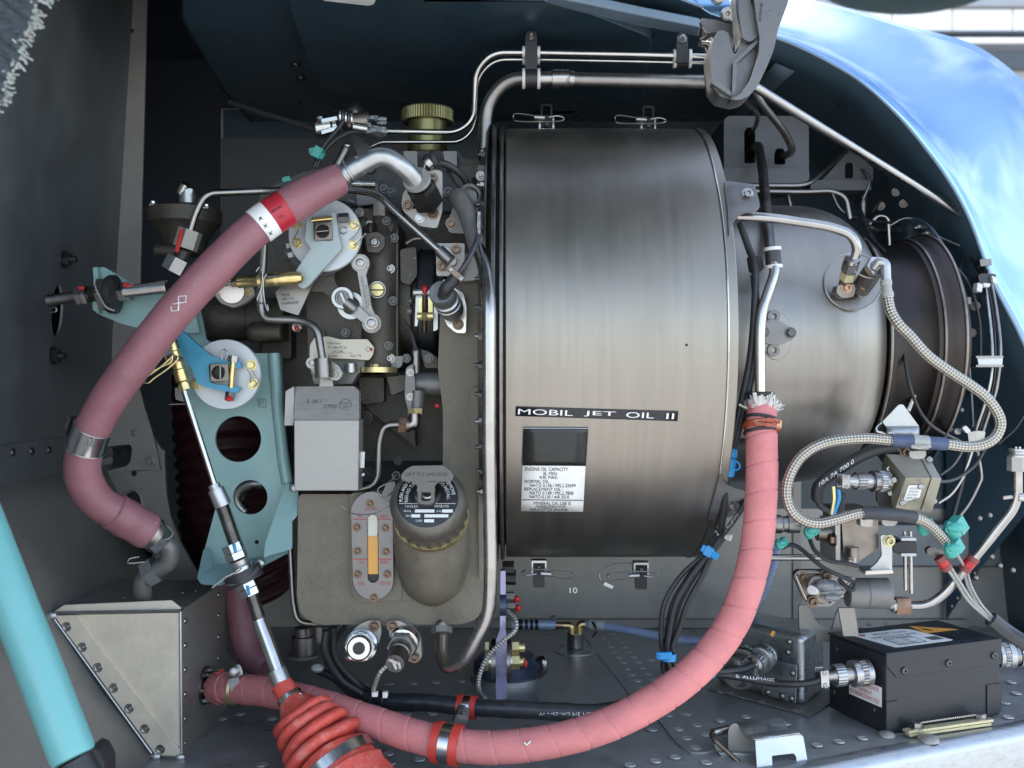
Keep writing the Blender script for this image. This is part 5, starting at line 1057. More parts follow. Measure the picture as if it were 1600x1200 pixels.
arm = rp([(149, 418), (162, 417), (207, 443), (300, 470), (312, 520), (255, 522), (190, 506), (152, 490), (145, 482), (146, 462), (160, 465), (188, 480), (195, 470), (190, 440), (175, 432), (160, 440), (148, 440)], 3)
obj('arm_plate', G().plate(arm, .985, .005), 'teal_paint', tu, bevel=.0008)
obj('arm_edge', G().plate(rp([(145, 418), (152, 417), (153, 442), (147, 445)], 1), .975, .014), 'teal_paint', tu, bevel=.0012); obj('arm_edge', G().plate(rp([(144, 462), (152, 464), (154, 490), (145, 484)], 1), .975, .014), 'teal_paint', tu, bevel=.0012)
lv = thing('blue_lever', 'bright blue forked lever pivoting on the lower pale disc', 'lever', W(350, 615, .95))
bl = [(267, 514), (277, 510), (307, 537), (330, 557), (375, 565), (377, 575), (364, 576), (330, 568), (326, 570), (328, 597), (334, 600), (375, 605), (371, 614), (336, 609), (308, 600), (300, 577), (274, 536)]
obj('forked_plate', G().plate(rp(bl, 2), .940, .007), 'blue_paint', lv, bevel=.0012)
obj('pivot_bush', G().lathe(W(273, 519, .94), TOCAM, [(0, .004), (.002, .004), (.002, .0025), (.0, .0025)], 20), 'bolt_steel', lv)
obj('spring_block', G().plate([(328, 569), (356, 568), (357, 595), (329, 596)], .936, .009, [circ(341, 582, 10.5, 22)]), 'titanium', lv, bevel=.0006)
obj('block_bore', G().lathe(W(341, 582, .944), TOCAM, [(0, .0064), (.001, .0064), (.001, .0003)], 20), 'black_metal', lv)
obj('cross_pin', G().cyl(W(344, 572, .937), W(344, 592, .937), .0008, n=8), 'bolt_steel', lv)
obj('fork_pin', G().cyl(W(364, 566, .941), W(361, 606, .941), .0028, n=12), 'brass', lv); obj('pin_head', G().hexa(W(365, 556, .94), W(364, 566, .94), .0052), 'bolt_steel', lv); obj('pin_nut', G().hexa(W(360, 612, .943), W(358, 626, .943), .0046), 'bolt_dark', lv)
obj('split_pin', G().tube(crom([W(x, y, .936) for x, y in ((347, 562), (345, 552), (350, 546), (355, 552), (352, 562))], 6), .0007, 6), 'bolt_steel', lv); obj('lacquer_mark', G().sph(W(358, 623, .938), .003, 8, (1.2, 1, 1)), 'red_lacquer', lv)
ld = thing('lower_disc', 'pale grey pivot disc under the blue lever', 'control disc', W(356, 640, .96))
ldd = obj('disc', G().lathe(W(354, 585, .957), TOCAM, [(0, .0335), (0, .0348), (.003, .0350), (.0045, .0343), (.0045, .001)], 72), 'disc_grey', ld)
bolts(ldd, [(393, 570), (396, 600), (306, 600)], .9525, 6.6, 'hex', 'cad_yellow')
twist('lock_wire', ((393, 578), (400, 588), (404, 596), (396, 604)), .946, ld); twist('lock_wire', ((386, 576), (392, 588), (390, 598)), .946, ld)

# --- threaded cable through the left wall
tn = thing('threaded_cable', 'threaded control cable end with nuts passing through the left wall', 'control cable', W(80, 470, 1.0))
obj('thread_end', G().thread(W(74, 470, 1.0), W(128, 462, 1.0), .0062), 'dull_tube', tn); obj('thread_shaft', G().thread(W(196, 456, .96), W(262, 448, .95), .0066), 'tube_steel', tn)
for a, b, r, m in ((121, 129, .0105, 'dull_tube'), (130, 137, .0105, 'tube_steel'), (184, 192, .0105, 'tube_steel'), (193, 203, .0102, 'tube_steel')): obj('lock_nut', G().hexa(W(a, 463 - (a - 121) * .09, .97), W(b, 462 - (b - 121) * .09, .97), r), m, tn)
obj('sleeve', G().cyl(W(136, 461, .98), W(186, 457, .965), .0078), 'dark_steel', tn)
obj('big_nut', G().hexa(W(158, 461, .965), W(169, 460, .965), .0175), 'dull_tube', tn); obj('rubber_ring', G().lathe(W(169, 460, .965), X_, [(0, .018), (.003, .0195), (.008, .0195), (.0095, .014)], 30), 'black_rubber', tn)
obj('lacquer_mark', G().bar(W(193, 444, .955), W(212, 450, .955), .005, .002), 'red_lacquer', tn, bevel=.0006); obj('lacquer_mark', G().bar(W(122, 450, .957), W(132, 450, .957), .003, .002), 'red_lacquer', tn, bevel=.0006)
obj('lock_wire', G().tube(crom([W(x, y, .945) for x, y in ((147, 440), (150, 452), (158, 468), (166, 480), (180, 486))], 6), .0009, 6, uv=True, vs=500), 'wire_twist', tn)
obj('grommet_clip', G().tube(crom([W(x, y, 1.06) for x, y in ((78, 482), (86, 480), (88, 486), (78, 488))], 4), .0012, 6), 'bolt_steel', tn)

# --- steel pipes of the gearbox
pa = thing('steel_pipe', 'steel pipe bending down from the brass rod to the cover flange', 'pipe', W(505, 590, .95))
pipe('tube', [(413, 368, .95), (410, 425, .95), (406, 470, .95), (410, 498, .95), (470, 500, .95), (496, 512, .945), (506, 575, .945)], 6.2, 'dull_tube', pa, fil=16, n=14)
obj('collar', G().cyl(W(504, 560, .945), W(506, 590, .945), .0085), 'dull_tube', pa); pff = obj('foot_flange', G().plate(rp([(481, 562), (492, 558), (500, 570), (514, 562), (530, 572), (536, 585), (528, 595), (504, 592), (488, 582)], 4), .955, .007), 'tin', pa, bevel=.0012); bolts(pff, [(487, 567), (523, 585)], .955, 6, 'socket', 'bolt_steel')
pb = thing('steel_pipe', 'thin steel pipe crossing behind the hose from red marked union to square flange', 'pipe', W(290, 400, .98))
pipe('tube', [(296, 366, .98), (306, 332, .98), (322, 302, .98), (420, 298, .98), (540, 295, .955), (590, 303, .945), (612, 325, .94), (698, 402, .93)], 5.6, 'tube_steel', pb, fil=16, n=14)
pe = obj('pipe_end', G().cyl(W(686, 391, .932), W(704, 408, .93), .0058), 'dull_tube', pb)
a, b = W(298, 360, .98), W(289, 388, .98); obj('union_nut', G().hexa(a, b, .0122), 'tin', pb); obj('union_thread', G().thread(b, W(281, 407, .985), .0082), 'bolt_steel', pb); obj('union_hex', G().hexa(W(281, 404, .985), W(270, 424, .985), .0125), 'zinc', pb)
obj('lacquer_mark', G().bar(W(284, 358, .966), W(276, 394, .97), .0042, .002), 'red_lacquer', pb, bevel=.0006)
pc = thing('steel_pipe', 'small steel pipe from the elbow union down beside the sheet cover', 'pipe', W(570, 765, .98)); pipe('tube', [(556, 766, .975), (582, 760, .975), (591, 745, .975), (592, 690, .975), (600, 664, .975), (628, 663, .975)], 5.4, 'dull_tube', pc, fil=16)
pd = thing('oil_pipe', 'thick vertical steel pipe from the top flange to a hook below the tank', 'pipe', W(700, 1040, .94))
pipe('tube', [(738, 362, .93), (758, 420, .895), (764, 470, .872), (764, 700, .872), (767, 900, .880), (764, 962, .89), (726, 1034, .905), (700, 1046, .915), (689, 1026, .93), (690, 985, .95)], 10.6, 'tube_steel', pd, fil=26, n=20)
obj('top_sleeve', G().tube(crom([W(x, y, d) for x, y, d in ((716, 308, .955), (722, 316, .945), (732, 340, .935), (746, 386, .915))], 6), lambda i, t: .0098 - .001 * min(1, t / .03), 18), 'cast_grey', pd)
text('0302194', lambda x, y: W(x + (y - 330) * .38, y, .9395), (731, 346, 735, 374), 'print_grey', pd); obj('end_nut', G().hexa(W(690, 990, .947), W(690, 980, .95), .0105), 'cast_grey', pd); obj('end_ring', G().cyl(W(683, 980, .945), W(690, 975, .95), .005), 'bolt_steel', pd)
pl = thing('drain_pipe', 'thin dark pipe down the left side of the tank', 'pipe', W(465, 970, 1.0)); pipe('tube', [(452, 835, .99), (458, 940, .99), (464, 972, .99), (500, 976, 1.0), (530, 974, 1.02)], 4.6, 'dull_tube', pl, fil=14)

# --- pipes under the roof
t1 = thing('roof_pipe', 'upper thin steel pipe stepping up from the clevis to the roof', 'pipe', W(600, 206, 1.1)); pipe('tube', [(592, 205, 1.08), (715, 207, 1.08), (741, 186, 1.08), (743, 110, 1.06), (770, 82, 1.05), (830, 82, 1.05), (1000, 85, 1.03), (1120, 89, 1.02)], 4.8, 'bright_steel', t1, fil=34, n=14)
t2 = thing('roof_pipe', 'lower thinner steel pipe running under its twin to the roof', 'pipe', W(580, 225, 1.1)); pipe('tube', [(578, 230, 1.09), (594, 222, 1.09), (720, 222, 1.09), (742, 200, 1.09), (745, 122, 1.07), (772, 93, 1.06), (830, 93, 1.06), (1000, 96, 1.04), (1120, 99, 1.03)], 3.2, 'bright_steel', t2, fil=30, n=12)
t3 = thing('roof_pipe', 'thick steel pipe with union collar along the roof and down behind the drum', 'pipe', W(757, 250, 1.1)); pipe('tube', [(757, 250, 1.06), (759, 165, 1.06), (792, 123, 1.05), (850, 123, 1.04), (1000, 126, 1.03), (1125, 128, 1.02)], 10.4, 'dull_tube', t3, fil=44, n=20)
obj('union_collar', G().lathe(W(862, 123, 1.04), X_, [(0, .0085), (.0005, .0098), (.0185, .0098), (.019, .0085)], 30), 'tube_steel', t3); obj('union_step', G().cyl(W(890, 123.5, 1.038), W(897, 124, 1.038), .0086), 'tube_steel', t3); pipe('thin_section', [(840, 123, 1.0398), (866, 123, 1.0392)], 11.2, 'tube_steel', t3)
obj('foot_clip', G().cyl(W(755, 246, 1.05), W(757, 238, 1.05), .0085), 'bright_steel', t3); pipe('foot_wire', [(754, 240, 1.045), (758, 262, 1.045), (760, 282, 1.045), (778, 285, 1.045), (783, 300, 1.045)], 2.4, 'bright_steel', t3, fil=8)
def block(name, label, x, pts, yt):
    t = thing(name, label, 'clamp', W(x, yt, 1.05)); 
    for y, r, d in pts: clamp2(t, W(x, y, d), X_, r, 28 * 1.04 / F)
    y1 = pts[-1][0]; obj('strap_plate', G().plate(rp([(x - 9, y1), (x - 9, yt + 6), (x - 5, yt), (x + 5, yt), (x + 9, yt + 6), (x + 9, y1)], 3), pts[0][2] - .008, .004), 'black_plastic', t, bevel=.001); bolts(t, [(x, yt + 9)], pts[0][2] - .008, 5.2, 'nut', 'bolt_steel', V((0, -1, .25))); return t
block('pipe_clamp', 'triple black clamp with white lips holding three roof pipes', 830, [(82, .0036, 1.05), (93, .0026, 1.06), (123, .0078, 1.04)], 48)
block('pipe_clamp', 'double black clamp with white lips near the hinge arm', 1066, [(87, .0036, 1.025), (98, .0026, 1.035)], 52)
# hinge arm
hg = thing('gooseneck_hinge', 'grey cast gooseneck hinge arm hanging from the cowling at the top', 'hinge', W(1160, 155, .9))
ho = rp([(1152, -20), (1236, -20), (1231, 5), (1216, 45), (1209, 78), (1198, 105), (1183, 136), (1168, 152), (1150, 157), (1126, 151), (1113, 136), (1111, 112), (1109, 82), (1114, 62), (1124, 46), (1138, 50), (1142, 74), (1148, 86), (1153, 78), (1158, 55), (1156, 20)], 5)
obj('web', G().plate(ho, .905, .03), 'hinge_cast', hg, bevel=.004, seg=3)
obj('outer_rib', G().plate(rp([(1176, -20), (1236, -20), (1231, 5), (1216, 45), (1209, 78), (1198, 105), (1183, 136), (1168, 152), (1152, 157), (1142, 155), (1158, 146), (1172, 126), (1185, 88), (1187, 58), (1182, 30)], 5), .890, .03), 'hinge_cast', hg, bevel=.004, seg=3)
obj('pocket_wall', G().plate(rp([(1146, 96), (1186, 58), (1184, 68), (1152, 98), (1150, 142), (1144, 150)], 3), .897, .012), 'hinge_cast', hg, bevel=.002); obj('lower_rib', G().plate(rp([(1113, 118), (1146, 146), (1143, 151), (1112, 130)], 2), .899, .012), 'hinge_cast', hg, bevel=.002)
obj('arm_fillet', G().plate(rp([(1154, 20), (1160, 60), (1172, 66), (1184, 58), (1178, 20), (1168, -18), (1154, -18)], 5), .897, .012), 'hinge_cast', hg, bevel=.003)
text('30197 50', lambda x, y: W(1190 + (y - 15) * -.1 + (x - 1190), y, .8894), (1187, 4, 1191, 34), 'black_metal', hg)
hk = thing('hinge_bracket', 'dark bracket with pivot pin and split pin beside the hinge arm', 'bracket', W(1115, 90, .95)); obj('bracket_plate', G().plate(rp([(1094, 34), (1096, 28), (1118, 31), (1150, 40), (1152, 60), (1140, 84), (1128, 62), (1112, 50), (1108, 60), (1098, 60), (1099, 44)], 3), .95, .006), 'dark_steel', hk, bevel=.001)
obj('pivot_pin', G().cyl(W(1094, 68, .93), W(1122, 72, .94), .0032, n=14), 'bright_steel', hk); obj('pin_nut', G().hexa(W(1107, 69, .932), W(1116, 71, .935), .0068), 'bolt_steel', hk); obj('pivot_boss', G().cyl(W(1114, 70, .935), W(1130, 72, .95), .0115), 'black_metal', hk); obj('split_pin', G().torus(W(1112, 82, .93), V((.4, -1, 0)), .0034, .0007), 'bolt_steel', hk); obj('angle_wire', G().tube([W(1094, 62, .945), W(1108, 55, .945), W(1104, 52, .945), W(1098, 42, .945)], .0014, 6), 'dark_steel', hk)
# clevis group, top left
cv = thing('clevis_assembly', 'nickel clevis and plastic wrapped joint above the gearbox', 'clevis', W(545, 215, 1.05))
obj('clevis_body', G().lathe(W(493, 202, 1.04), V((1, 0, .12)), [(0, .008), (.002, .0105), (.018, .0105), (.02, .0085), (.024, .0085)], 24), 'bright_steel', cv)
for y0, y1 in ((187, 185), (205, 199)): obj('clevis_cheek', G().bar(W(502, y0 + 3, 1.03), W(540, y1 - 2, 1.03), .0055, .006), 'bright_steel', cv, bevel=.001)
obj('eye_block', G().lathe(W(532, 190, 1.03), V((1, -.2, .35)), [(0, .009), (.002, .0115), (.009, .0115), (.010, .009), (.013, .009), (.014, .012), (.024, .012), (.026, .008)], 26), 'dark_steel', cv)
obj('joint_body', G().cyl(W(545, 192, 1.02), W(576, 190, 1.02), .0105), 'titanium', cv); obj('joint_pin', G().cyl(W(553, 198, 1.01), W(575, 202, 1.01), .005), 'bright_steel', cv); bolts(cv, [(500, 187)], 1.03, 5, 'hex', 'bright_steel', Z_)
for i in range(5): obj('washer', G().torus(W(533 + i * 4.5, 184 + i, 1.018), X_, .009, .0016, 20, 6), 'bolt_dark' if i % 2 else 'bright_steel', cv)
gw = G()
for i in range(26): gw.sph(W(572 + random.random() * 26, 180 + random.random() * 28 + i * .1, 1.01 + random.random() * .01), .003 + random.random() * .003, 6, (1.4, 1, .6))
obj('plastic_wrap', gw, 'clear_wrap', cv, kind='stuff'); obj('bracket_leaf', G().plate(rp([(545, 205), (553, 205), (585, 236), (584, 245), (560, 246)], 4), 1.06, .004), 'moulded_grey', cv, bevel=.0008); bolts(cv, [(542, 227)], 1.05, 5, 'rivet', 'bright_steel'); obj('stay', G().cyl(W(541, 232, 1.05), W(520, 272, 1.05), .005), 'dull_tube', cv)
for k, pts in enumerate((((538, 188), (525, 205), (508, 225), (498, 244), (490, 262)), ((580, 206), (550, 206), (525, 218), (506, 238), (494, 262)))): obj('cable', G().tube(crom([W(x, y, 1.01) for x, y in pts], 6), .0024, 8), 'black_rubber', cv)
zip_tie(cv, W(499, 242, 1.01), V((-.5, 0, -1)), .0048, 'teal_tie', .009); obj('tie_tail', G().plate(rp([(482, 232), (490, 230), (506, 242), (502, 249), (484, 242)], 2), 1.0, .004), 'teal_tie', cv, bevel=.001); obj('tie_tail', G().plate(rp([(440, 278), (452, 274), (455, 282), (442, 285)], 2), 1.0, .004), 'teal_tie', cv, bevel=.001)
sr = thing('slanted_tube', 'grey slanted tube behind the clevis in the dark roof corner', 'tube', W(400, 175, 1.2)); pipe('tube', [(360, 160, 1.25), (400, 174, 1.2), (496, 203, 1.06)], 4.2, 'moulded_grey', sr)
# stay tube on the right and pipes below the hinge
st_ = thing('stay_tube', 'long straight steel stay tube slanting down to the right cowling edge', 'stay', W(1180, 135, 1.05)); pipe('tube', [(1168, 124, 1.06), (1180, 136, 1.06), (1530, 352, 1.2)], 7.2, 'tube_steel', st_, n=16, fil=5)

# --- fuselage box, strut and cloth at the left
bx = thing('riveted_box', 'grey riveted sheet metal box at the lower left with slanted front plate', 'box', W(262, 1185, .95))
fpx = [(80, 958), (282, 955), (284, 1186), (241, 1181)]; bp = [W(x, y, .95) for x, y in fpx]; g = G(); g.v = bp + [p + V((0, .15, 0)) for p in bp]; g.f = [(0, 3, 2, 1), (4, 5, 6, 7), (1, 2, 6, 5), (2, 3, 7, 6), (3, 0, 4, 7)]
obj('box_shell', g, 'frame_metal', bx); obj('front_plate', G().plate([(84, 961), (280, 957.5), (281, 1180), (243, 1177)], .948, .0018), 'sheet_steel', bx, bevel=.0006)
dgs = obj('diagonal_strip', G().plate([(84, 962), (121, 961), (150, 1002), (281, 1172), (281, 1182), (242, 1179)], .9448, .0032), 'sheet_steel', bx, bevel=.0005)
obj('top_lip', G().poly([(82, 957), (100, 945), (268, 938), (282, 949), (282, 955)], lambda x, y: W(x, y, .95 - (957 - y) * -.0002), V((0, .002, 0))), 'sheet_steel', bx, bevel=.0006)
obj('box_top', G().poly([(-.455, .965), (-.33, .965), (-.33, 1.1), (-.455, 1.1)], lambda x, y: V((x, y, -.226)), V((0, 0, .0015))), 'frame_metal', bx)
obj('corner_seal', G().tube([W(282, 955, .948), W(284, 1186, .948)], .0016, 8), 'zinc', bx); obj('corner_seal', G().tube([W(80, 960, .948), W(241, 1182, .948)], .0014, 8), 'lip_metal', bx); obj('top_seal', G().tube([W(80, 958, .947), W(130, 957, .947), W(282, 954, .947)], .0014, 8), 'dull_tube', bx)
for P_ in ((80, 962), (242, 1183), (280, 1184)): obj('sealant_blob', G().sph(W(P_[0], P_[1], .946), .0045, 10, (1.3, .6, 1)), 'zinc', bx)
for i in range(7): fix(dgs, 'dimple', 'bolt_steel', W(104 + 24.4 * i, 979.5 + 31.9 * i, .9448), TOCAM, .0036)
for i in range(6): fix(bx, 'rivet', 'bright_steel', V((-.3275, .962, -(970 + 38.2 * i - 600) / F * .962)), X_, .0030)
for y in (929, 961, 995, 1028): fix(bx, 'rivet', 'bright_steel', V((-.3275, 1.072, -(y - 600) / F * 1.072)), X_, .0030)
for i, (x, y) in enumerate(((195, 935), (235, 930), (285, 928), (306, 925), (245, 945))): fix(bx, 'rivet', 'bolt_steel', V((W(x, y, .226 * F / (y - 600)).x, .226 * F / (y - 600), -.2245)), Z_, .003)
obj('spigot_flange', G().lathe(V((-.328, 1.022, -.321)), X_, [(0, .02), (.003, .02), (.003, .012)], 30), 'dark_steel', bx)
for k in range(6): a = k * 1.047; fix(bx, 'nut', 'bolt_steel', V((-.325, 1.022 + .016 * math.cos(a), -.321 + .016 * math.sin(a))), X_, .003)
for x, y in ((97, 937), (132, 920), (160, 902)): fix(bx, 'nut', 'bolt_dark', W(x, y, 1.0 + (940 - y) * .003), V((.3, -1, .4)), .008)
su = thing('prop_strut', 'pale cyan painted cowling prop strut across the lower left corner', 'strut', W(118, 1190, .70))
a, b = W(-60, 733, .75), W(116, 1186, .70); obj('strut_tube', G().lathe(a, b - a, [(0, .0163), ((b - a).length - .006, .0163), ((b - a).length - .001, .0155), ((b - a).length, .012)], 40), 'cyan_paint', su)
obj('strut_end', G().cyl(b, b + (b - a).normalized() * .07 + Y_ * .01, .0135), 'black_rubber', su); obj('strut_clevis', G().plate(rp([(140, 1168), (153, 1172), (163, 1192), (163, 1230), (120, 1230), (118, 1200)], 4), .70, .02), 'black_plastic', su, bevel=.002)
fb = thing('fabric_flap', 'dark woven fabric flap with frayed edge in the upper left corner', 'fabric', W(20, 160, .6))
def fabric(u, v):
    bx_, by_ = 76 - 84 * u, -30 + 205 * u; x = bx_ - 130 * v + 5 * math.sin(u * 23) * (1 - v); y = by_ - 55 * v
    n_ = .0016 * math.sin(u * 60 + v * 15) + random.uniform(-.0007, .0007); return W(x, y, .60 + n_ + .012 * v)
obj('flap', G().grid(fabric, 90, 30), 'fabric', fb, solid=.003)
g = G()
for i in range(130):
    u = random.random(); p = fabric(u, random.random() * .05); e = p + V((random.uniform(-.001, .0075), random.uniform(-.004, .004), random.uniform(-.006, .003))); g.tube([p, p.lerp(e, .5) + V((random.uniform(-1, 1), 0, random.uniform(-1, 1))) * .0014, e], .00045 + random.random() * .0006, 5)
obj('frayed_thread', g, 'thread', fb, kind='stuff')
# red flexible duct deep inside
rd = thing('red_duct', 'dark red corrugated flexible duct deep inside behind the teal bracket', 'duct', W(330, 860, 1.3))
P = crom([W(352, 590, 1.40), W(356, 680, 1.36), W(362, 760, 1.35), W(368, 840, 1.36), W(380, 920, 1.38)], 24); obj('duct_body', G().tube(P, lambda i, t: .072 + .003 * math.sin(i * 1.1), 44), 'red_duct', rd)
P = crom([W(372, 900, 1.12), W(378, 960, 1.11), (W(392, 1015, 1.10)), W(420, 1040, 1.09)], 10); rh = thing('inner_hose', 'mauve hose bend half hidden behind the red boot rod', 'hose', P[0]); obj('hose_body', G().tube(P, .0185, 22), 'mauve_rubber', rh)
rg = thing('duct_ring', 'bright steel bent tube seen through the lower bracket hole', 'tube', W(400, 800, 1.12)); obj('tube', G().tube(crom([W(x, y, 1.12) for x, y in ((384, 800), (372, 786), (374, 768), (392, 757), (412, 756))], 8), .0075, 16), 'tube_steel', rg)
ug = thing('grey_stub', 'grey cylindrical stub standing under the tank on the left', 'fitting', W(475, 1030, 1.08)); obj('stub', G().lathe(W(474, 1022, 1.08), Z_, [(0, .013), (.02, .013), (.021, .010), (.03, .010)], 26), 'dull_tube', ug); obj('stub_base', G().cyl(W(474, 1026, 1.08), W(474, 1022, 1.08), .017), 'cast_grey', ug); obj('post', G().cyl(W(498, 1003, 1.06), W(498, 975, 1.06), .0055), 'dull_tube', ug)
cb = thing('cable_bundle', 'black cables looping under the tank into the conduit', 'cable', W(500, 1010, 1.02))
for k, pts in enumerate((((510, 985, 1.0), (508, 1020, 1.0), (530, 1060, 1.01), (565, 1084, 1.02)), ((520, 980, 1.02), (524, 1030, 1.02), (560, 1070, 1.03), (590, 1088, 1.02)), ((496, 1048, 1.04), (520, 1058, 1.04), (560, 1090, 1.03), (600, 1092, 1.02)), ((540, 976, 1.05), (522, 1010, 1.05), (528, 1045, 1.05), (580, 1080, 1.03)))): obj('cable', G().tube(crom([W(*p) for p in pts], 8), .0042 if k != 3 else .0024, 10), 'black_rubber', cb)
obj('cable_tie', G().sph(W(496, 1044, 1.03), .0055, 10, (1.3, 1, .9)), 'white_nylon', cb)
# ================================================================== right side of the bay
mb = thing('moulded_cover', 'dark grey rounded cover with two slots behind the stay tube', 'cover', W(1196, 288, 1.3))
obj('cover_shell', G().plate(rp([(1131, 181), (1262, 181), (1264, 200), (1264, 286), (1131, 286)], 12), 1.22, .10, [rp([(1163, 206), (1167, 199), (1176, 199), (1180, 206), (1180, 255), (1163, 255)], 3), rp([(1210, 240), (1213, 232), (1224, 232), (1227, 240), (1227, 257), (1210, 257)], 3)]), 'moulded_grey', mb, bevel=.009, seg=4)
obj('cover_ledge', G().plate(rp([(1130, 262), (1264, 263), (1265, 280), (1258, 289), (1138, 289), (1129, 280)], 6), 1.205, .05), 'moulded_grey', mb, bevel=.006, seg=3)
sh = thing('slotted_panel', 'small grey panel with one slot right of the moulded cover', 'panel', W(1320, 300, 1.3)); obj('panel', G().plate([(1284, 282), (1330, 232), (1364, 262), (1364, 282)], 1.26, .003, [rp([(1320, 259), (1322, 254), (1331, 254), (1333, 259), (1333, 279), (1320, 279)], 2)]), 'moulded_grey', sh); obj('ledge', G().plate(rp([(1266, 281), (1360, 281), (1362, 297), (1266, 297)], 3), 1.25, .03), 'moulded_grey', sh, bevel=.003)
for nm, lab, pts, r, m in (
    ('steel_pipe', 'short bent pipe from the hinge arm into the left slot of the cover', [(1150, 136, 1.08), (1168, 160, 1.12), (1186, 180, 1.17), (1180, 200, 1.2), (1166, 214, 1.25)], 4.2, 'tube_steel'),
    ('steel_pipe', 'bent pipe from the hinge arm into the right slot of the cover', [(1176, 140, 1.08), (1190, 162, 1.1), (1226, 206, 1.15), (1240, 236, 1.18), (1214, 250, 1.25)], 6, 'dull_tube'),
    ('steel_pipe', 'dim pipe running under the moulded cover and up behind the stay tube', [(1150, 290, 1.2), (1262, 290, 1.2), (1326, 233, 1.25)], 3.6, 'dull_tube'),
    ('steel_pipe', 'dim pipe below the cover bending down at the casing top', [(1180, 299, 1.2), (1260, 300, 1.2), (1300, 298, 1.2), (1322, 308, 1.2), (1328, 342, 1.2)], 4, 'dull_tube'),
    ('thin_pipe', 'thin hooked pipe leaving the slot of the small grey panel', [(1326, 262, 1.28), (1346, 263, 1.26), (1362, 282, 1.25), (1348, 312, 1.25)], 2.6, 'dull_tube'),
    ('thin_pipe', 'thin hooked pipe just below the stay tube in the dark corner', [(1383, 268, 1.3), (1386, 296, 1.28), (1362, 333, 1.27)], 2.4, 'dull_tube'),
    ('dim_pipe', 'thick dim pipe running right behind the casing to the cowling wall', [(1349, 306, 1.27), (1348, 346, 1.27), (1366, 360, 1.27), (1480, 360, 1.29), (1500, 369, 1.3), (1516, 394, 1.3)], 5.4, 'dull_tube'),
    ('steel_pipe', 'hooked steel pipe dropping to a small block behind the casing', [(1358, 352, 1.24), (1372, 336, 1.24), (1388, 340, 1.24), (1391, 400, 1.24)], 4, 'tube_steel'),
    ('thin_wire', 'long thin wire arching over the exhaust flange', [(1390, 353, 1.2), (1412, 340, 1.2), (1432, 342, 1.2), (1478, 440, 1.21), (1498, 470, 1.22), (1516, 480, 1.23), (1536, 472, 1.24)], 1.5, 'bolt_steel'),
    ('steel_pipe', 'curved steel pipe beside the casing rim, upper one', [(1396, 418, 1.1), (1424, 422, 1.09), (1436, 446, 1.08), (1430, 474, 1.07), (1419, 517, 1.06)], 4.6, 'tube_steel'),
    ('steel_pipe', 'curved steel pipe beside the casing rim, lower one', [(1417, 548, 1.06), (1432, 574, 1.06), (1433, 608, 1.06), (1418, 642, 1.06)], 5, 'tube_steel'),
    ('steel_pipe', 'bright level pipe passing behind the pink hose to the fuel valve', [(1190, 871, 1.08), (1310, 871, 1.08)], 5, 'bright_steel')):
    pipe(nm, pts, r, m, n=14, fil=20, label=lab, cat='pipe' if 'pipe' in nm else 'wire')
obj('pipe_block', G().plate(rp([(1390, 395), (1402, 396), (1402, 410), (1390, 410)], 2), 1.23, .012), 'dark_steel', label='small dark block ending the hooked pipe behind the casing', cat='fitting', bevel=.001)
# pipe feeding the taped hose
dn = thing('feed_pipe', 'steel pipe with a black clamp dropping into the top of the pink hose', 'pipe', W(1188, 620, .95))
pipe('black_upper', [(1172, 240, 1.24), (1185, 226, 1.2), (1192, 268, 1.15), (1201, 370, 1.0), (1204, 398, .97)], 8, 'dark_steel', dn, fil=16, n=16)
pipe('lower_tube', [(1206, 398, .955), (1212, 424, .95), (1190, 486, .945), (1187, 520, .943), (1188, 624, .942)], 8.3, 'bright_steel', dn, fil=22, n=18)
clamp2(dn, W(1208, 403, .955), V((.08, 0, -1)), .0055, .021); obj('clamp_tab', G().plate(rp([(1170, 400), (1190, 400), (1194, 418), (1186, 428), (1174, 424)], 3), .965, .01), 'black_rubber', dn, bevel=.002)
cp1 = thing('igniter_pipe', 'steel pipe curving down to the igniter fitting on the casing', 'pipe', W(1330, 440, .97)); pipe('tube', [(1152, 338, .96), (1202, 340, .955), (1296, 354, .95), (1330, 366, .95), (1341, 388, .95), (1333, 410, .955)], 7.6, 'tube_steel', cp1, fil=24, n=18)
ig = thing('igniter_fitting', 'twin igniter fitting with brown bolts on the round weld pad', 'fitting', W(1335, 460, .98))
a, b = W(1332, 404, .952), W(1320, 446, .978); d = b - a
obj('collar_ring', G().lathe(a, d, [(-.001, .0055), (-.001, .0076), (.003, .0080), (.004, .007)], 26), 'bright_steel', ig); obj('hex_nut', G().hexa(a + d * .12, a + d * .4, .0086), 'tube_steel', ig); obj('hex_nut', G().hexa(a + d * .46, a + d * .72, .0082), 'gold_strip', ig); obj('body', G().cyl(a + d * .1, b, .0066), 'titanium', ig)
obj('foot', G().plate(rp([(1308, 446), (1330, 440), (1338, 448), (1334, 464), (1316, 466), (1307, 458)], 4), .972, .014), 'titanium', ig, bevel=.002); bolts(ig, [(1323, 450)], .972, 5.5, 'socket', 'copper_nut')
obj('dark_body', G().cyl(W(1366, 420, .955), W(1344, 452, .98), .0098), 'dark_steel', ig); obj('dark_foot', G().plate(rp([(1338, 446), (1352, 438), (1366, 446), (1356, 460), (1342, 466)], 4), .974, .014), 'dark_steel', ig, bevel=.002); bolts(ig, [(1348, 448)], .97, 5.5, 'socket', 'copper_nut'); obj('lock_wire', G().tube(crom([W(x, y, .945) for x, y in ((1335, 424), (1350, 432), (1366, 435), (1378, 433))], 6), .0007, 6), 'bolt_steel', ig)
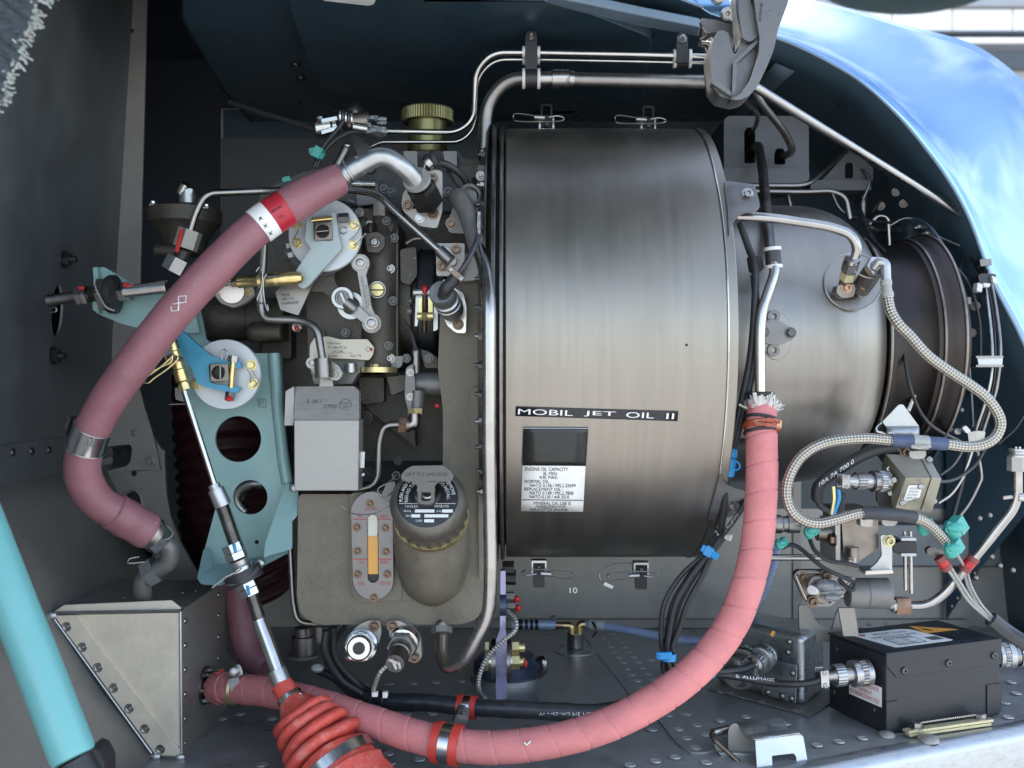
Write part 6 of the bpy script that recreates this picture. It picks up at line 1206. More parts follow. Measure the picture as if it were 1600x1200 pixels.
# braided igniter lead
il = thing('braided_lead', 'steel braided igniter lead looping from the casing round the valve box', 'cable', W(1387, 470, .95))
obj('lead_nut', G().hexa(W(1371, 415, .945), W(1365, 419, .953), .0102), 'bright_steel', il); obj('lead_elbow', G().tube(bend([W(1366, 418, .945), W(1374, 408, .94), W(1384, 412, .938), W(1385, 444, .935)], .008), .0046, 14), 'zinc', il)
obj('ferrule', G().lathe(W(1384, 439, .935), W(1387, 467, .93) - W(1384, 439, .935), [(0, .0046), (0, .0056), (.004, .0056), (.005, .0048), (.011, .005), (.012, .006), (.0165, .006), (.0175, .005)], 22), 'tin', il)
b1 = [(1387, 466, .93), (1392, 487, .925), (1405, 508, .92), (1422, 525, .918), (1450, 556, .915), (1487, 583, .915), (1512, 599, .915), (1540, 620, .915), (1558, 644, .915), (1563, 664, .915), (1554, 684, .915), (1535, 695, .915), (1509, 698, .915), (1478, 694, .915), (1436, 691, .915), (1392, 688, .915), (1345, 685, .915), (1290, 692, .915), (1255, 711, .915), (1235, 740, .915), (1229, 770, .915), (1236, 796, .915), (1253, 812, .915), (1276, 818, .915), (1303, 813, .917), (1346, 802, .92), (1388, 803, .92), (1430, 809, .925), (1453, 821, .93), (1473, 841, .935), (1486, 858, .94)]
bp_ = resample(crom([W(*p) for p in b1], 10), .0025); obj('braid', G().tube(bp_, .0051, 16, uv=True, vs=165), 'steel_braid', il)
obj('sleeve', G().tube(sub(bp_, (1392, 688), (1478, 694)), .0064, 18), 'navy_metal', il); obj('sleeve', G().tube(sub(bp_, (1347, 802), (1430, 809)), .0064, 18), 'loom', il); obj('clip_band', G().tube(sub(bp_, (1424, 690), (1449, 692)), .0070, 18), 'tin', il)
obj('clip_tongue', G().tube([W(1424, 697, .905), W(1436, 700, .903), W(1454, 697, .904)], .0016, 8), 'tin', il)
bk = thing('lead_bracket', 'triangular sheet bracket with folded lip above the valve box', 'bracket', W(1408, 680, .95)); obj('plate', G().plate(rp([(1379, 659), (1405, 632), (1411, 632), (1436, 666), (1436, 669), (1386, 669)], 2), .948, .002), 'zinc', bk, bevel=.0005)
obj('fold', G().grid(lambda u, v: W(1386 + 50 * u, 667 + 14 * v, .947 - .010 * math.sin(v * 2.6)), 4, 8), 'zinc', bk, solid=.0015); obj('side_loop', G().tube(crom([W(x, y, .945) for x, y in ((1378, 660), (1370, 668), (1371, 674), (1384, 677))], 5), .0012, 8), 'bright_steel', bk)
# valve box
vbx = thing('valve_box', 'beige grey faceted valve box with silver rating plate', 'valve box', W(1418, 798, .95))
def hull(P):
    bm = bmesh.new(); [bm.verts.new(W(*p)) for p in P]; r = bmesh.ops.convex_hull(bm, input=bm.verts); bmesh.ops.delete(bm, geom=list(set(g for g in r['geom_interior'] + r['geom_unused'] if isinstance(g, bmesh.types.BMVert))), context='VERTS')
    bmesh.ops.dissolve_limit(bm, angle_limit=R(4), verts=bm.verts, edges=bm.edges); bm.verts.index_update(); g = G(); g.v = [v.co.copy() for v in bm.verts]; g.f = [tuple(v.index for v in f.verts) for f in bm.faces]; bm.free(); return g
obj('box_body', hull([(1384, 709, .97), (1436, 712, .965), (1455, 747, .925), (1415, 747, .93), (1398, 797, .95), (1438, 797, .945), (1377, 726, .985), (1378, 770, .99), (1420, 765, 1.0)]), 'valve_beige', vbx, bevel=.0008)
obj('box_lid', hull([(1437, 711, .963), (1457, 723, .958), (1471, 748, .924), (1456, 746.5, .9225), (1439, 799, .944), (1455, 801, .941), (1460, 788, .952), (1435, 765, 1.0)]), 'valve_beige', vbx, bevel=.0008)
vd = lambda x, y: .9295 + (y - 747) * .0004 - (x - 1415) * .00011
rpl = obj('rating_plate', G().plate(rp([(1420, 758), (1442, 758), (1434, 789), (1409, 789)], 2), lambda x, y: vd(x, y) - .0012, .0008), 'label_white', vbx)
for i, t in enumerate(('RADIO INTERFER', 'TYPE 2A28', 'N 0164', 'SERIE 57', 'VOLT 28')): text(t, lambda x, y: W(x - (y - 758) * .36, y, vd(x, y) - .0016), (1424, 762 + i * 5, 1439, 764.6 + i * 5), 'print_grey', rpl)
for x, y, d in ((1389, 733, .965), (1397, 750, .945), (1391, 770, .96), (1439, 760, .925), (1410, 786, .94), (1459, 783, .945), (1452, 718, .955)): fix(vbx, 'screw', 'bolt_steel', W(x, y, d - .001), V((-.4, -1, .1)), .0032)
bolts(vbx, [(1414, 706)], .94, 6, 'socket', 'bolt_brown'); obj('clip_tab', G().plate(rp([(1421, 705), (1447, 704), (1447, 713), (1442, 717), (1426, 717), (1421, 712)], 3), .93, .002), 'tin', vbx, bevel=.0006)
obj('mount_plate', G().plate([(1370, 766), (1398, 768), (1402, 812), (1390, 812), (1370, 782)], .96, .003), 'black_metal', vbx)
vc_ = thing('plug_connector', 'round silver connector plugged into the left of the valve box', 'connector', W(1386, 752, .955)); connector(vc_, W(1388, 752, .955), V((-1, -.15, .02)), .0104, .052, 'zinc', 'bolt_steel')
lp_ = thing('printed_cable', 'black sleeved cable with white number print behind the braided loop', 'cable', W(1275, 760, .97)); PC = resample(crom([W(*p) for p in ((1400, 697, .945), (1368, 703, .95), (1335, 718, .955), (1300, 741, .958), (1278, 762, .96), (1282, 790, .962), (1310, 800, .964), (1316, 770, .962))], 8), .003); obj('cable', G().tube(PC, lambda i, t: .0058 if t < .1 else .0034, 12), 'black_rubber', lp_)
text('10A 7A 700 0', lambda x, y: on_tube(PC, .0058, .0008)(x, y + (1335 - x) * .68), (1280, 716, 1334, 723), 'print_white', lp_)
for k, (m, pts) in enumerate((('blue_tie', ((1310, 765), (1311, 780), (1304, 800), (1300, 806))), ('cad_yellow', ((1302, 760), (1303, 782), (1299, 804)))) ): obj('lead_wire', G().tube(crom([W(x, y, .94) for x, y in pts], 6), .0018, 8), m, lp_)
# fuel valve below
fv = thing('fuel_valve', 'cast fuel valve with flange, grey drum and support legs at the lower right', 'fuel valve', W(1320, 1000, 1.05))
obj('valve_block', G().plate(rp([(1314, 798), (1372, 798), (1373, 856), (1340, 879), (1318, 863)], 3), .985, .06), 'titanium', fv, bevel=.002); obj('side_flange', G().plate(rp([(1305, 816), (1313, 816), (1313, 880), (1306, 880)], 2), .98, .05), 'tin', fv, bevel=.001)
obj('inlet_cone', G().lathe(W(1306, 832, 1.0), -X_, [(0, .013), (.012, .010), (.016, .0085), (.02, .0085)], 24), 'titanium', fv); fix(fv, 'hex', 'bolt_brown', W(1304, 843, .985), -X_, .006); obj('outlet_boss', G().cyl(W(1333, 855, .978), W(1333, 878, .978), .0058), 'titanium', fv); obj('boss_nut', G().hexa(W(1332, 870, .976), W(1332, 880, .976), .005), 'bright_steel', fv)
obj('angle_bracket', G().plate(rp([(1376, 836), (1394, 836), (1394, 893), (1354, 893), (1370, 880), (1378, 868)], 3), .975, .003), 'zinc', fv, bevel=.0007); obj('bracket_lip', G().plate(rp([(1353, 892), (1395, 891), (1396, 896), (1352, 898)], 1), .965, .02), 'bright_steel', fv, bevel=.0006); bolts(fv, [(1389, 845)], .975, 6.5, 'socket', 'gold_strip')
obj('clip_block', G().plate(rp([(1344, 810), (1364, 812), (1363, 824), (1345, 822)], 1), .95, .012), 'bolt_steel', fv, bevel=.001); obj('clip_tab', G().plate(rp([(1378, 811), (1403, 811), (1402, 818), (1397, 822), (1383, 822), (1378, 818)], 3), .945, .002), 'tin', fv, bevel=.0005)
obj('drum', G().lathe(W(1322, 927, 1.0), X_, [(0, .010), (.001, .014), (.012, .0158), (.0195, .016), (.0200, .0155), (.0205, .016), (.043, .016), (.0445, .0145), (.0445, .004)], 44), 'cast_grey', fv)
obj('drum_nipple', G().cyl(W(1388, 944, 1.0), W(1396, 945, 1.0), .006), 'tube_steel', fv)
vfl = obj('valve_flange', G().plate(rp([(1240, 899), (1247, 891), (1290, 891), (1302, 898), (1338, 904), (1326, 920), (1298, 948), (1268, 947), (1257, 938)], 4), lambda x, y: .985 + (x - 1240) * .0001, .008), 'titanium', fv, bevel=.0012); obj('flange_rim', G().tube([W(x, y, .984 + (x - 1240) * .0001) for x, y in rp([(1244, 900), (1249, 895), (1288, 895), (1300, 902), (1330, 908), (1322, 918), (1296, 944), (1270, 943), (1260, 936), (1244, 900)], 3)], .0009, 6), 'bright_steel', fv)
bolts(vfl, [(1255, 903), (1290, 899), (1270, 940)], .985, 6.5, 'socket', 'bolt_brown'); obj('solenoid_boss', G().lathe(W(1277, 914, .99), TOCAM, [(0, .0115), (.006, .0112), (.007, .0095), (.007, .004)], 28), 'titanium', fv); obj('white_plug', G().cyl(W(1277, 922, .972), W(1268, 922, .960), .0045), 'white_nylon', fv)
g = G()
for i in range(22): g.sph(W(1286 + random.random() * 24, 906 + random.random() * 34, .962 + random.random() * .01), .003 + random.random() * .004, 10, (1.5, 1, .8))
obj('plastic_wrap', g, 'clear_wrap', fv, kind='stuff')
for P_ in ([(1248, 946), (1262, 946), (1277, 974), (1300, 984), (1309, 952), (1336, 952), (1346, 1003), (1250, 1003)],): obj('support_leg', G().plate(rp(P_, 4), 1.12, .004), 'frame_metal', fv, bevel=.001)
obj('support_leg', G().plate(rp([(1310, 950), (1335, 950), (1342, 994), (1318, 994)], 2), 1.05, .004), 'frame_metal', fv, bevel=.001)
for k, pts in enumerate((((1220, 856, .99), (1244, 853, .985), (1285, 886, .97), (1318, 902, .965), (1338, 911, .962)), ((1264, 838, .98), (1268, 850, .975), (1275, 862, .97), (1295, 876, .965), (1322, 880, .962), (1340, 884, .962)), ((1310, 905, .97), (1330, 922, .96), (1338, 910, .962)))): obj('wire', G().tube(crom([W(*p) for p in pts], 7), .0022, 8), 'black_rubber', fv)
def tie_lump(name, label, x, y, D, s=1.0, m='teal_tie'):
    t = thing(name, label, 'cable tie', W(x, y, D)); zip_tie(t, W(x, y, D), V((.5, .1, -.8)), .0042 * s, m, .008 * s, ang=1.2); obj('tie_tail', G().plate(rp([(x - 4 * s, y - 12 * s), (x + 5 * s, y - 8 * s), (x + 8 * s, y + 2), (x - 2, y + 5 * s), (x - 8 * s, y - 3)], 3), D - .005, .006), m, t, bevel=.0026, seg=3); obj('tie_lock', G().sph(W(x + 3 * s, y - 5 * s, D - .005), .0045 * s, 10, (1.3, .8, .8)), m, t); return t
tie_lump('cable_tie', 'teal cable tie on the dark wires left of the fuel valve', 1265, 834, .975); tie_lump('cable_tie', 'small teal cable tie half behind the pink hose', 1219, 852, .985, .8); tie_lump('cable_tie', 'broad teal cable tie at the end of the braided lead', 1488, 832, .94, 1.5); tie_lump('cable_tie', 'pointed teal cable tie between the two red clamps', 1487, 862, .93, 1.2); tie_lump('cable_tie', 'teal cable tie under the black sleeve of the braided lead', 1444, 828, .955, 1.1)
cn2 = thing('plug_connector', 'dark round connector right of the pink hose beside the braided loop', 'connector', W(1245, 818, 1.0)); obj('shell', G().lathe(W(1248, 819, 1.0), -X_, [(0, .008), (0, .0092), (.012, .0092), (.013, .0082), (.018, .0082), (.019, .0095), (.03, .0095), (.031, .007), (.05, .007)], 26), 'dull_tube', cn2); obj('back_shell', G().gear(W(1222, 819, 1.0), W(1212, 819, 1.0), .0090, .06, 26), 'dark_steel', cn2)
# two rods with clamp
ro = thing('drain_rods', 'pair of thin steel tubes in a black clamp hanging behind the fuel valve', 'tubes', W(1420, 925, 1.1))
for x, y1 in ((1415, 922), (1424, 927)): pipe('rod', [(x - 2, 830, 1.1), (x, y1, 1.1)], 2.8, 'bright_steel', ro, n=10)
obj('clamp_block', G().plate(rp([(1396, 850), (1408, 846), (1432, 846), (1433, 866), (1410, 866), (1396, 862)], 3), 1.085, .02), 'black_plastic', ro, bevel=.002)
for y in (843, 867): obj('clamp_lip', G().plate(rp([(1408, y - 2), (1432, y - 2), (1432, y + 2), (1408, y + 2)], 1.5), 1.082, .022), 'white_nylon', ro, bevel=.001)
# fuel pipe with end nut
fp_ = thing('fuel_pipe', 'steel fuel pipe rising right from the brown nut to the end fitting', 'pipe', W(1405, 947, 1.0))
pipe('tube', [(1405, 946, 1.0), (1450, 946, .99), (1476, 928, .985), (1541, 849, .97), (1590, 788, .96), (1590, 730, .96)], 7, 'tube_steel', fp_, fil=22, n=16); obj('brown_nut', G().hexa(W(1398, 946, 1.0), W(1420, 946, 1.0), .0095), 'copper_nut', fp_); obj('nut_face', G().cyl(W(1393, 946, 1.0), W(1400, 946, 1.0), .0075), 'tube_steel', fp_)
obj('end_nut', G().hexa(W(1590, 736, .96), W(1590, 714, .96), .0096), 'tin', fp_); obj('end_cap', G().lathe(W(1590, 714, .96), Z_, [(0, .009), (.002, .009), (.003, .007), (.005, .007), (.006, .0085), (.008, .0085)], 24), 'zinc', fp_)
for x in (1587, 1593): obj('end_stud', G().cyl(W(x, 706, .96), W(x, 698, .96), .0013), 'bright_steel', fp_)
obj('branch_stub', G().cyl(W(1592, 777, .957), W(1630, 779, .95), .0042), 'bright_steel', fp_); obj('branch_clip', G().bar(W(1566, 778, .96), W(1582, 776, .96), .004, .004), 'bolt_steel', fp_, bevel=.001)
fd = (W(1541, 849, .97) - W(1476, 928, .985)); c4 = thing('cushion_clamp', 'dark red cushioned clamp round the slanted fuel pipe', 'clamp', W(1514, 880, .975)); pclamp(c4, W(1514, 881, .977), fd, .0052, .018, 'red_clamp_dark', 'red_lacquer')
c5 = thing('cushion_clamp', 'dark red clamp on the thin braided wires left of the fuel pipe', 'clamp', W(1474, 880, .96)); pclamp(c5, W(1474, 880, .955), V((.6, 0, -.8)), .0045, .015, 'red_clamp_dark', 'red_lacquer'); obj('clamp_tail', G().plate(rp([(1448, 858), (1455, 854), (1478, 862), (1470, 871), (1449, 866)], 3), .96, .006), 'dark_steel', c5, bevel=.001)
lo = thing('wire_loom', 'braided wires running into a black loom at the right edge', 'cable', W(1560, 980, .98))
for pts in (((1478, 886, .955), (1492, 906, .96), (1514, 940, .975), (1550, 972, .985)), ((1484, 884, .957), (1497, 905, .96), (1520, 940, .977), (1552, 971, .986)), ((1505, 892, .985), (1514, 920, .985), (1530, 948, .985), (1553, 970, .986)), ((1510, 890, .985), (1518, 918, .985), (1534, 946, .985), (1556, 970, .986)), ((1486, 856, .945), (1496, 868, .95), (1508, 888, .985))): obj('braided_wire', G().tube(crom([W(*p) for p in pts], 8), .0017, 8, uv=True, vs=260), 'thin_braid', lo)
obj('loom', G().tube(crom([W(*p) for p in ((1548, 967, .985), (1575, 988, .985), (1610, 1010, .98), (1640, 1025, .98))], 8), .0078, 14), 'loom', lo)
# bundle along the right cowling wall
rb = thing('pipe_bundle', 'thin pipes and wires clipped along the right cowling wall', 'pipes', W(1540, 690, 1.15))
for pts, r, m in ((((1512, 392, 1.22), (1530, 425, 1.18), (1539, 448, 1.16), (1548, 520, 1.14), (1549, 580, 1.13), (1540, 625, 1.13), (1524, 672, 1.14)), 3.0, 'tube_steel'), (((1528, 385, 1.22), (1545, 430, 1.17), (1556, 480, 1.15), (1563, 545, 1.13), (1558, 600, 1.13), (1550, 630, 1.13), (1535, 676, 1.14)), 2.6, 'dull_tube'), (((1520, 388, 1.22), (1538, 430, 1.18), (1551, 490, 1.15), (1555, 560, 1.14), (1550, 610, 1.14), (1530, 670, 1.15)), 1.6, 'black_rubber'),
    (((1522, 694, 1.14), (1511, 728, 1.14), (1503, 748, 1.14), (1486, 772, 1.14), (1466, 786, 1.14)), 2.6, 'tube_steel'), (((1514, 694, 1.15), (1507, 738, 1.15), (1495, 785, 1.15), (1487, 815, 1.15)), 3.2, 'black_rubber'), (((1524, 692, 1.15), (1533, 740, 1.15), (1529, 758, 1.15), (1512, 790, 1.15), (1490, 817, 1.15)), 2.6, 'dull_tube'), (((1506, 700, 1.16), (1490, 726, 1.17), (1470, 742, 1.18)), 2.2, 'dull_tube'), (((1600, 650, 1.15), (1585, 672, 1.15), (1560, 694, 1.15)), 1.2, 'black_rubber')):
    obj('pipe', G().tube(crom([W(*p) for p in pts], 8), r * 1.14 / F, 10), m, rb)
obj('bundle_clamp', G().plate(rp([(1528, 430), (1534, 427), (1556, 428), (1557, 443), (1532, 445)], 3), 1.14, .02), 'black_plastic', rb, bevel=.002)
for P_, m in (([(1528, 441), (1536, 445), (1534, 457), (1526, 454)], 'white_nylon'), ([(1536, 442), (1548, 443), (1546, 449), (1538, 448)], 'white_nylon'), ([(1550, 430), (1557, 434), (1558, 444), (1552, 442)], 'white_nylon')): obj('clamp_lip', G().plate(rp(P_, 2), 1.135, .01), m, rb, bevel=.001)
obj('bundle_clamp', G().plate(rp([(1527, 558), (1567, 557), (1566, 572), (1530, 574)], 3), 1.115, .02), 'zinc', rb, bevel=.002)
for y in (558, 572): obj('clamp_lip', G().plate(rp([(1525, y - 2), (1568, y - 2), (1568, y + 1.5), (1525, y + 1.5)], 1.5), 1.112, .022), 'dull_tube', rb, bevel=.001)
obj('saddle_clip', G().plate(rp([(1512, 676), (1526, 673), (1540, 674), (1537, 692), (1514, 692)], 3), 1.12, .015), 'bolt_steel', rb, bevel=.002); obj('clip_ear', G().plate(rp([(1503, 668), (1509, 664), (1518, 674), (1511, 678)], 3), 1.12, .006), 'zinc', rb, bevel=.001); obj('clip_ear', G().plate(circ(1497, 674, 6, 14, ry=5), 1.13, .006), 'dull_tube', rb, bevel=.001)
for x, y in ((1502, 640), (1487, 672), (1549, 870), (1562, 884), (1582, 891), (1524, 903), (1530, 810), (1546, 805)): fix(cowl, 'rivet', 'dull_tube', W(x, y, 1.25 if x > 1520 else 1.3), V((-.6, -1, 0)), .004)
# connector and black box
A_, B_, C_ = fl(1385, 1150), fl(1563, 1120), fl(1295, 1108); bu, bv = B_ - A_, C_ - A_; BH = .084; bun, bvn = bu.normalized(), bv.normalized()
def bbp(s, t, h): return A_ + bu * s + bv * t + Z_ * (h + .002)
def slab(s0, s1, t0, t1, h0, h1): 
    g = G(); g.v = [bbp(s, t, h) for s in (s0, s1) for t in (t0, t1) for h in (h0, h1)]; g.f = [(0, 1, 3, 2), (4, 6, 7, 5), (0, 4, 5, 1), (2, 3, 7, 6), (0, 2, 6, 4), (1, 5, 7, 3)]; return g
bb = thing('ignition_box', 'black metal ignition box with white top label and round connectors', 'electronics box', A_)
obj('case', slab(0, 1, 0, 1, 0, BH - .0012), 'black_paint', bb, bevel=.002); obj('lid', slab(-.006, 1.006, -.012, 1.012, BH - .0010, BH + .0012), 'black_paint', bb, bevel=.001)
obj('lid_lip', G().poly(rp([(.0, BH), (.0, BH - .018), (.065, BH - .028), (.10, BH - .029), (1.0, BH - .030), (1.0, BH)], .004) if 0 else [(-.004, BH), (-.004, BH - .012), (.08, BH - .026), (1.004, BH - .027), (1.004, BH)], lambda s, h: bbp(s, -.014, h), bvn * .0011), 'black_paint', bb, bevel=.0005)
for s in (.14, .52, .93): fix(bb, 'screw', 'bolt_dark', bbp(s, -.016, BH - .020 + .004 * s), -bvn, .0042)
for t, h in ((.2, .02), (.9, .02), (.85, .07)): fix(bb, 'screw', 'bolt_dark', bbp(-.001, t, h), -bun, .003)
obj('corner_tab', slab(-.006, .09, -.016, -.006, .004, .034), 'black_paint', bb, bevel=.0008); obj('corner_tab', slab(.87, 1.004, -.016, -.006, .004, .036), 'black_paint', bb, bevel=.0008)
ft_ = lambda s, t: bbp(s, t, BH + .0016)
lb_ = rp([(.09, .80), (.52, .80), (.60, .74), (.66, .14), (.15, .14)], .03); tlb = obj('top_label', G().poly(lb_, ft_, -Z_ * .0003), 'label_white', bb)
tl = lambda s, t: bbp(s, t, BH + .0019)
for t, b in (('MEGGITT France', (.24, .73, .52, .64)), ('IGNITION EXCITER 28 VDC', (.16, .59, .56, .52)), ('P/N : 9550181', (.24, .46, .42, .40)), ('S/N : 1901', (.24, .37, .38, .31)), ('MFD : 08/21', (.24, .28, .40, .22))): text(t, tl, b, 'print_black', tlb)
obj('red_mark', G().poly([(.12, .74), (.19, .74), (.155, .66)], tl, -Z_ * .0001), 'label_red', tlb); obj('label_rule', G().tube([tl(*p) for p in ((.22, .48), (.45, .48), (.45, .2), (.22, .2), (.22, .48))], .0003, 4), 'print_black', bb); obj('data_code_patch', G().poly([(.52, .36), (.62, .36), (.62, .22), (.52, .22)], tl, -Z_ * .0001), 'print_grey', bb)
obj('warning_triangle', G().poly([(.62, .52), (.92, .52), (.66, .88)], ft_, -Z_ * .0003), 'label_orange', bb); text('4', tl, (.69, .70, .72, .56), 'print_black', bb); obj('warning_bolt', G().poly([(.68, .78), (.71, .66), (.695, .66), (.71, .54), (.675, .68), (.69, .68)], tl, -Z_ * .0001), 'print_black', bb); obj('dark_label', G().poly([(.70, .14), (.97, .14), (.97, .46), (.70, .46)], ft_, -Z_ * .0002), 'label_black', bb)
fs_ = lambda t, h: bbp(-.004, t, h); sst = obj('side_sticker', G().poly([(.62, .026), (.07, .026), (.07, .047), (.62, .047)], fs_, bun * .0003), 'label_white', bb)
fs2 = lambda t, h: bbp(-.007, t, h)
for t, b in (('TEST DE CLAQUAGE', (.58, .0455, .11, .0405)), ('INTERDIT', (.44, .0385, .22, .0345)), ('NO BREAKDOWN TEST', (.60, .0330, .10, .0285))): text(t, fs2, b, 'label_red', sst)
obj('foot_strip', G().bar(fl(1415, 1153) + Z_ * .007, fl(1547, 1134) + Z_ * .007, .010, .003, up=Z_), 'gold_strip', bb, bevel=.0006); obj('foot_shim', G().bar(fl(1418, 1153) + Z_ * .0035, fl(1545, 1135) + Z_ * .0035, .008, .003, up=Z_), 'gold_strip', bb, bevel=.0006)
for x, y in ((1432, 1147), (1532, 1132)): fix(bb, 'hex', 'bolt_steel', fl(x, y + 3) + Z_ * .0085, Z_, .0058)
obj('lock_wire', G().tube([fl(1436, 1149) + Z_ * .013, fl(1480, 1143) + Z_ * .0135, fl(1530, 1135) + Z_ * .013], .0009, 6, uv=True, vs=400), 'wire_twist', bb)
c1 = thing('plug_connector', 'silver round connector on the left side of the black box', 'connector', bbp(0, .35, .06)); obj('flange', G().plate(rp([(1342, 1030), (1362, 1036), (1362, 1070), (1342, 1066)], 3), 1.035, .004), 'black_metal', c1); connector(c1, W(1358, 1050, 1.03), V((-1, -.12, -.06)), .0138, .058, 'bolt_steel', 'zinc')
bca = thing('printed_cable', 'thin black cable with white print leading to the black box connector', 'cable', W(1280, 1062, 1.0)); P = resample(crom([W(*p) for p in ((1285, 1059, 1.02), (1270, 1066, 1.02), (1240, 1069, 1.02), (1200, 1066, 1.03), (1160, 1058, 1.03), (1120, 1053, 1.03), (1090, 1050, 1.02))], 8), .003); obj('cable', G().tube(P, .0036, 10), 'black_rubber', bca); obj('printed_sleeve', G().tube(sub(P, (1110, 1052), (1215, 1067)), .0043, 10), 'black_rubber', bca); text('B. ALLUMAGE', lambda x, y: on_tube(P, .0043, .0007)(x, y + (x - 1150) * .1), (1150, 1054, 1210, 1059), 'print_white', bca)
P2 = [W(*p) for p in ((1090, 1048, 1.03), (1130, 1049, 1.03), (1160, 1046, 1.04), (1176, 1040, 1.05))]; obj('cable', G().tube(crom(P2, 6), .0042, 10), 'black_rubber', bca); obj('blue_ring', G().cyl(W(1110, 1052, 1.03), W(1117, 1053, 1.03), .0052), 'blue_tie', bca)
c3 = thing('plug_connector', 'round connector on the right side of the black box at the frame edge', 'connector', bbp(1, .4, .06)); a = bbp(1.0, .35, .058); obj('socket_barrel', G().cyl(a, a + X_ * .022, .0128), 'black_metal', c3); connector(c3, a + X_ * .022, X_, .0145, .05, 'bolt_steel', 'zinc')
# sheet metal connector box
A2, B2, C2 = fl(1252, 1112), fl(1112, 1074), fl(1290, 1085); u2, v2 = B2 - A2, C2 - A2
def cb2(s, t, h): return A2 + u2 * s + v2 * t + Z_ * h
cbx = thing('junction_box', 'riveted bare metal junction box between the pink hose and the black box', 'box', A2)
g = G(); H2 = .084; g.v = [cb2(s, t, h) + (v2 * .12 if (h > 0 and t == 0) else V((0, 0, 0))) for s in (0, 1) for t in (0, 1) for h in (.002, H2)]; g.f = [(0, 1, 3, 2), (4, 6, 7, 5), (0, 4, 5, 1), (2, 3, 7, 6), (0, 2, 6, 4), (1, 5, 7, 3)]; obj('box_shell', g, 'lip_metal', cbx, bevel=.009, seg=4)
obj('base_flange', G().poly([(-.12, -.16), (1, -.16), (1, 1.1), (-.16, 1.1)], lambda s, t: cb2(s, t, .0028), -Z_ * .0016), 'frame_metal', cbx, bevel=.0006); obj('side_panel', G().poly([(.06, .008), (.42, .008), (.42, .050), (.06, .050)], lambda s, h: cb2(s, .12 * h / H2 - .012, h), v2 * .02), 'lip_metal', cbx, bevel=.0005)
for s, h in ((.10, .012), (.10, .040), (.36, .012), (.36, .042), (.16, .062), (.15, .074), (.2, .012)): fix(cbx, 'rivet', 'bolt_steel', cb2(s, .12 * h / H2 - .03, h), -v2, .0035)
for s, t in ((.04, -.1), (.4, -.1), (-.07, .4), (.75, -.1)): fix(cbx, 'dimple', 'frame_metal', cb2(s, t, .003), Z_, .0036)
obj('paper_tag', G().plate([(1203, 992), (1207, 985), (1216, 990), (1208, 996)], 1.12, .002), 'label_orange', cbx)
c6 = thing('plug_connector', 'large dark round connector on the junction box behind the pink hose', 'connector', W(1160, 1035, 1.1)); connector(c6, W(1166, 1038, 1.1), V((-.6, -1, -.1)), .022, .045, 'dull_tube', 'dull_tube', False); fix(c6, 'rivet', 'bolt_steel', W(1165, 1012, 1.1), TOCAM, .004); fix(c6, 'rivet', 'bolt_steel', W(1188, 1010, 1.1), TOCAM, .004)
c7 = thing('plug_connector', 'smaller silver connector with cable clamp on the junction box', 'connector', W(1190, 1028, 1.1)); connector(c7, W(1196, 1024, 1.10), V((-.75, -1, -.15)), .0145, .05, 'bolt_steel', 'zinc')
# spring saddle at the sill
sd_ = thing('latch_saddle', 'bright formed sheet latch saddle with square window on the sill', 'latch', W(1200, 1195, .95))
LP = [(1137, 1172, .985), (1139, 1142, .985), (1142, 1133, .98), (1148, 1129, .972), (1153, 1131, .965), (1158, 1140, .955), (1163, 1148, .95), (1170, 1153, .945), (1180, 1156, .935)]; RP_ = [(1206, 1162, 1.0), (1208, 1134, 1.0), (1211, 1125, .995), (1217, 1121, .987), (1222, 1123, .98), (1227, 1132, .97), (1231, 1139, .965), (1238, 1143, .96), (1250, 1146, .95)]
obj('saddle_top', G().grid(lambda u, v: W(*LP[round(v * 8)]).lerp(W(*RP_[round(v * 8)]), u), 2, 8), 'lip_metal', sd_, solid=.0016)
fsd = lambda x, y: .936 + (x - 1180) * .0002 - max(0, y - 1152) * .00022
obj('front_plate', G().plate(rp([(1180, 1156), (1247, 1145), (1255, 1150), (1262, 1190), (1272, 1270), (1188, 1278)], 3), fsd, .0016, [rp([(1206, 1181), (1240, 1177), (1244, 1182), (1250, 1248), (1210, 1252)], 2)]), 'lip_metal', sd_, bevel=.0005)
obj('side_cheek', G().plate([(1138, 1142), (1142, 1133), (1148, 1130), (1153, 1132), (1163, 1148), (1170, 1154), (1180, 1157), (1184, 1177), (1138, 1181)], .962, .0016), 'frame_metal', sd_); obj('lower_cheek', G().plate([(1122, 1176), (1184, 1178), (1190, 1225), (1136, 1225), (1134, 1190)], .955, .01), 'lip_metal', sd_, bevel=.001)
obj('roller', G().cyl(W(1114, 1145, .965), W(1138, 1139, .975), .0042), 'bright_steel', sd_); obj('spring_rod', G().tube(bend([W(1138, 1140, .972), W(1110, 1146, .962), W(1116, 1156, .955), W(1178, 1212, .935)], .006), .0024, 10), 'bolt_brown', sd_); obj('pivot_lug', G().plate(rp([(1115, 1163), (1122, 1160), (1140, 1172), (1138, 1180), (1120, 1174)], 3), .96, .006), 'frame_metal', sd_, bevel=.001)
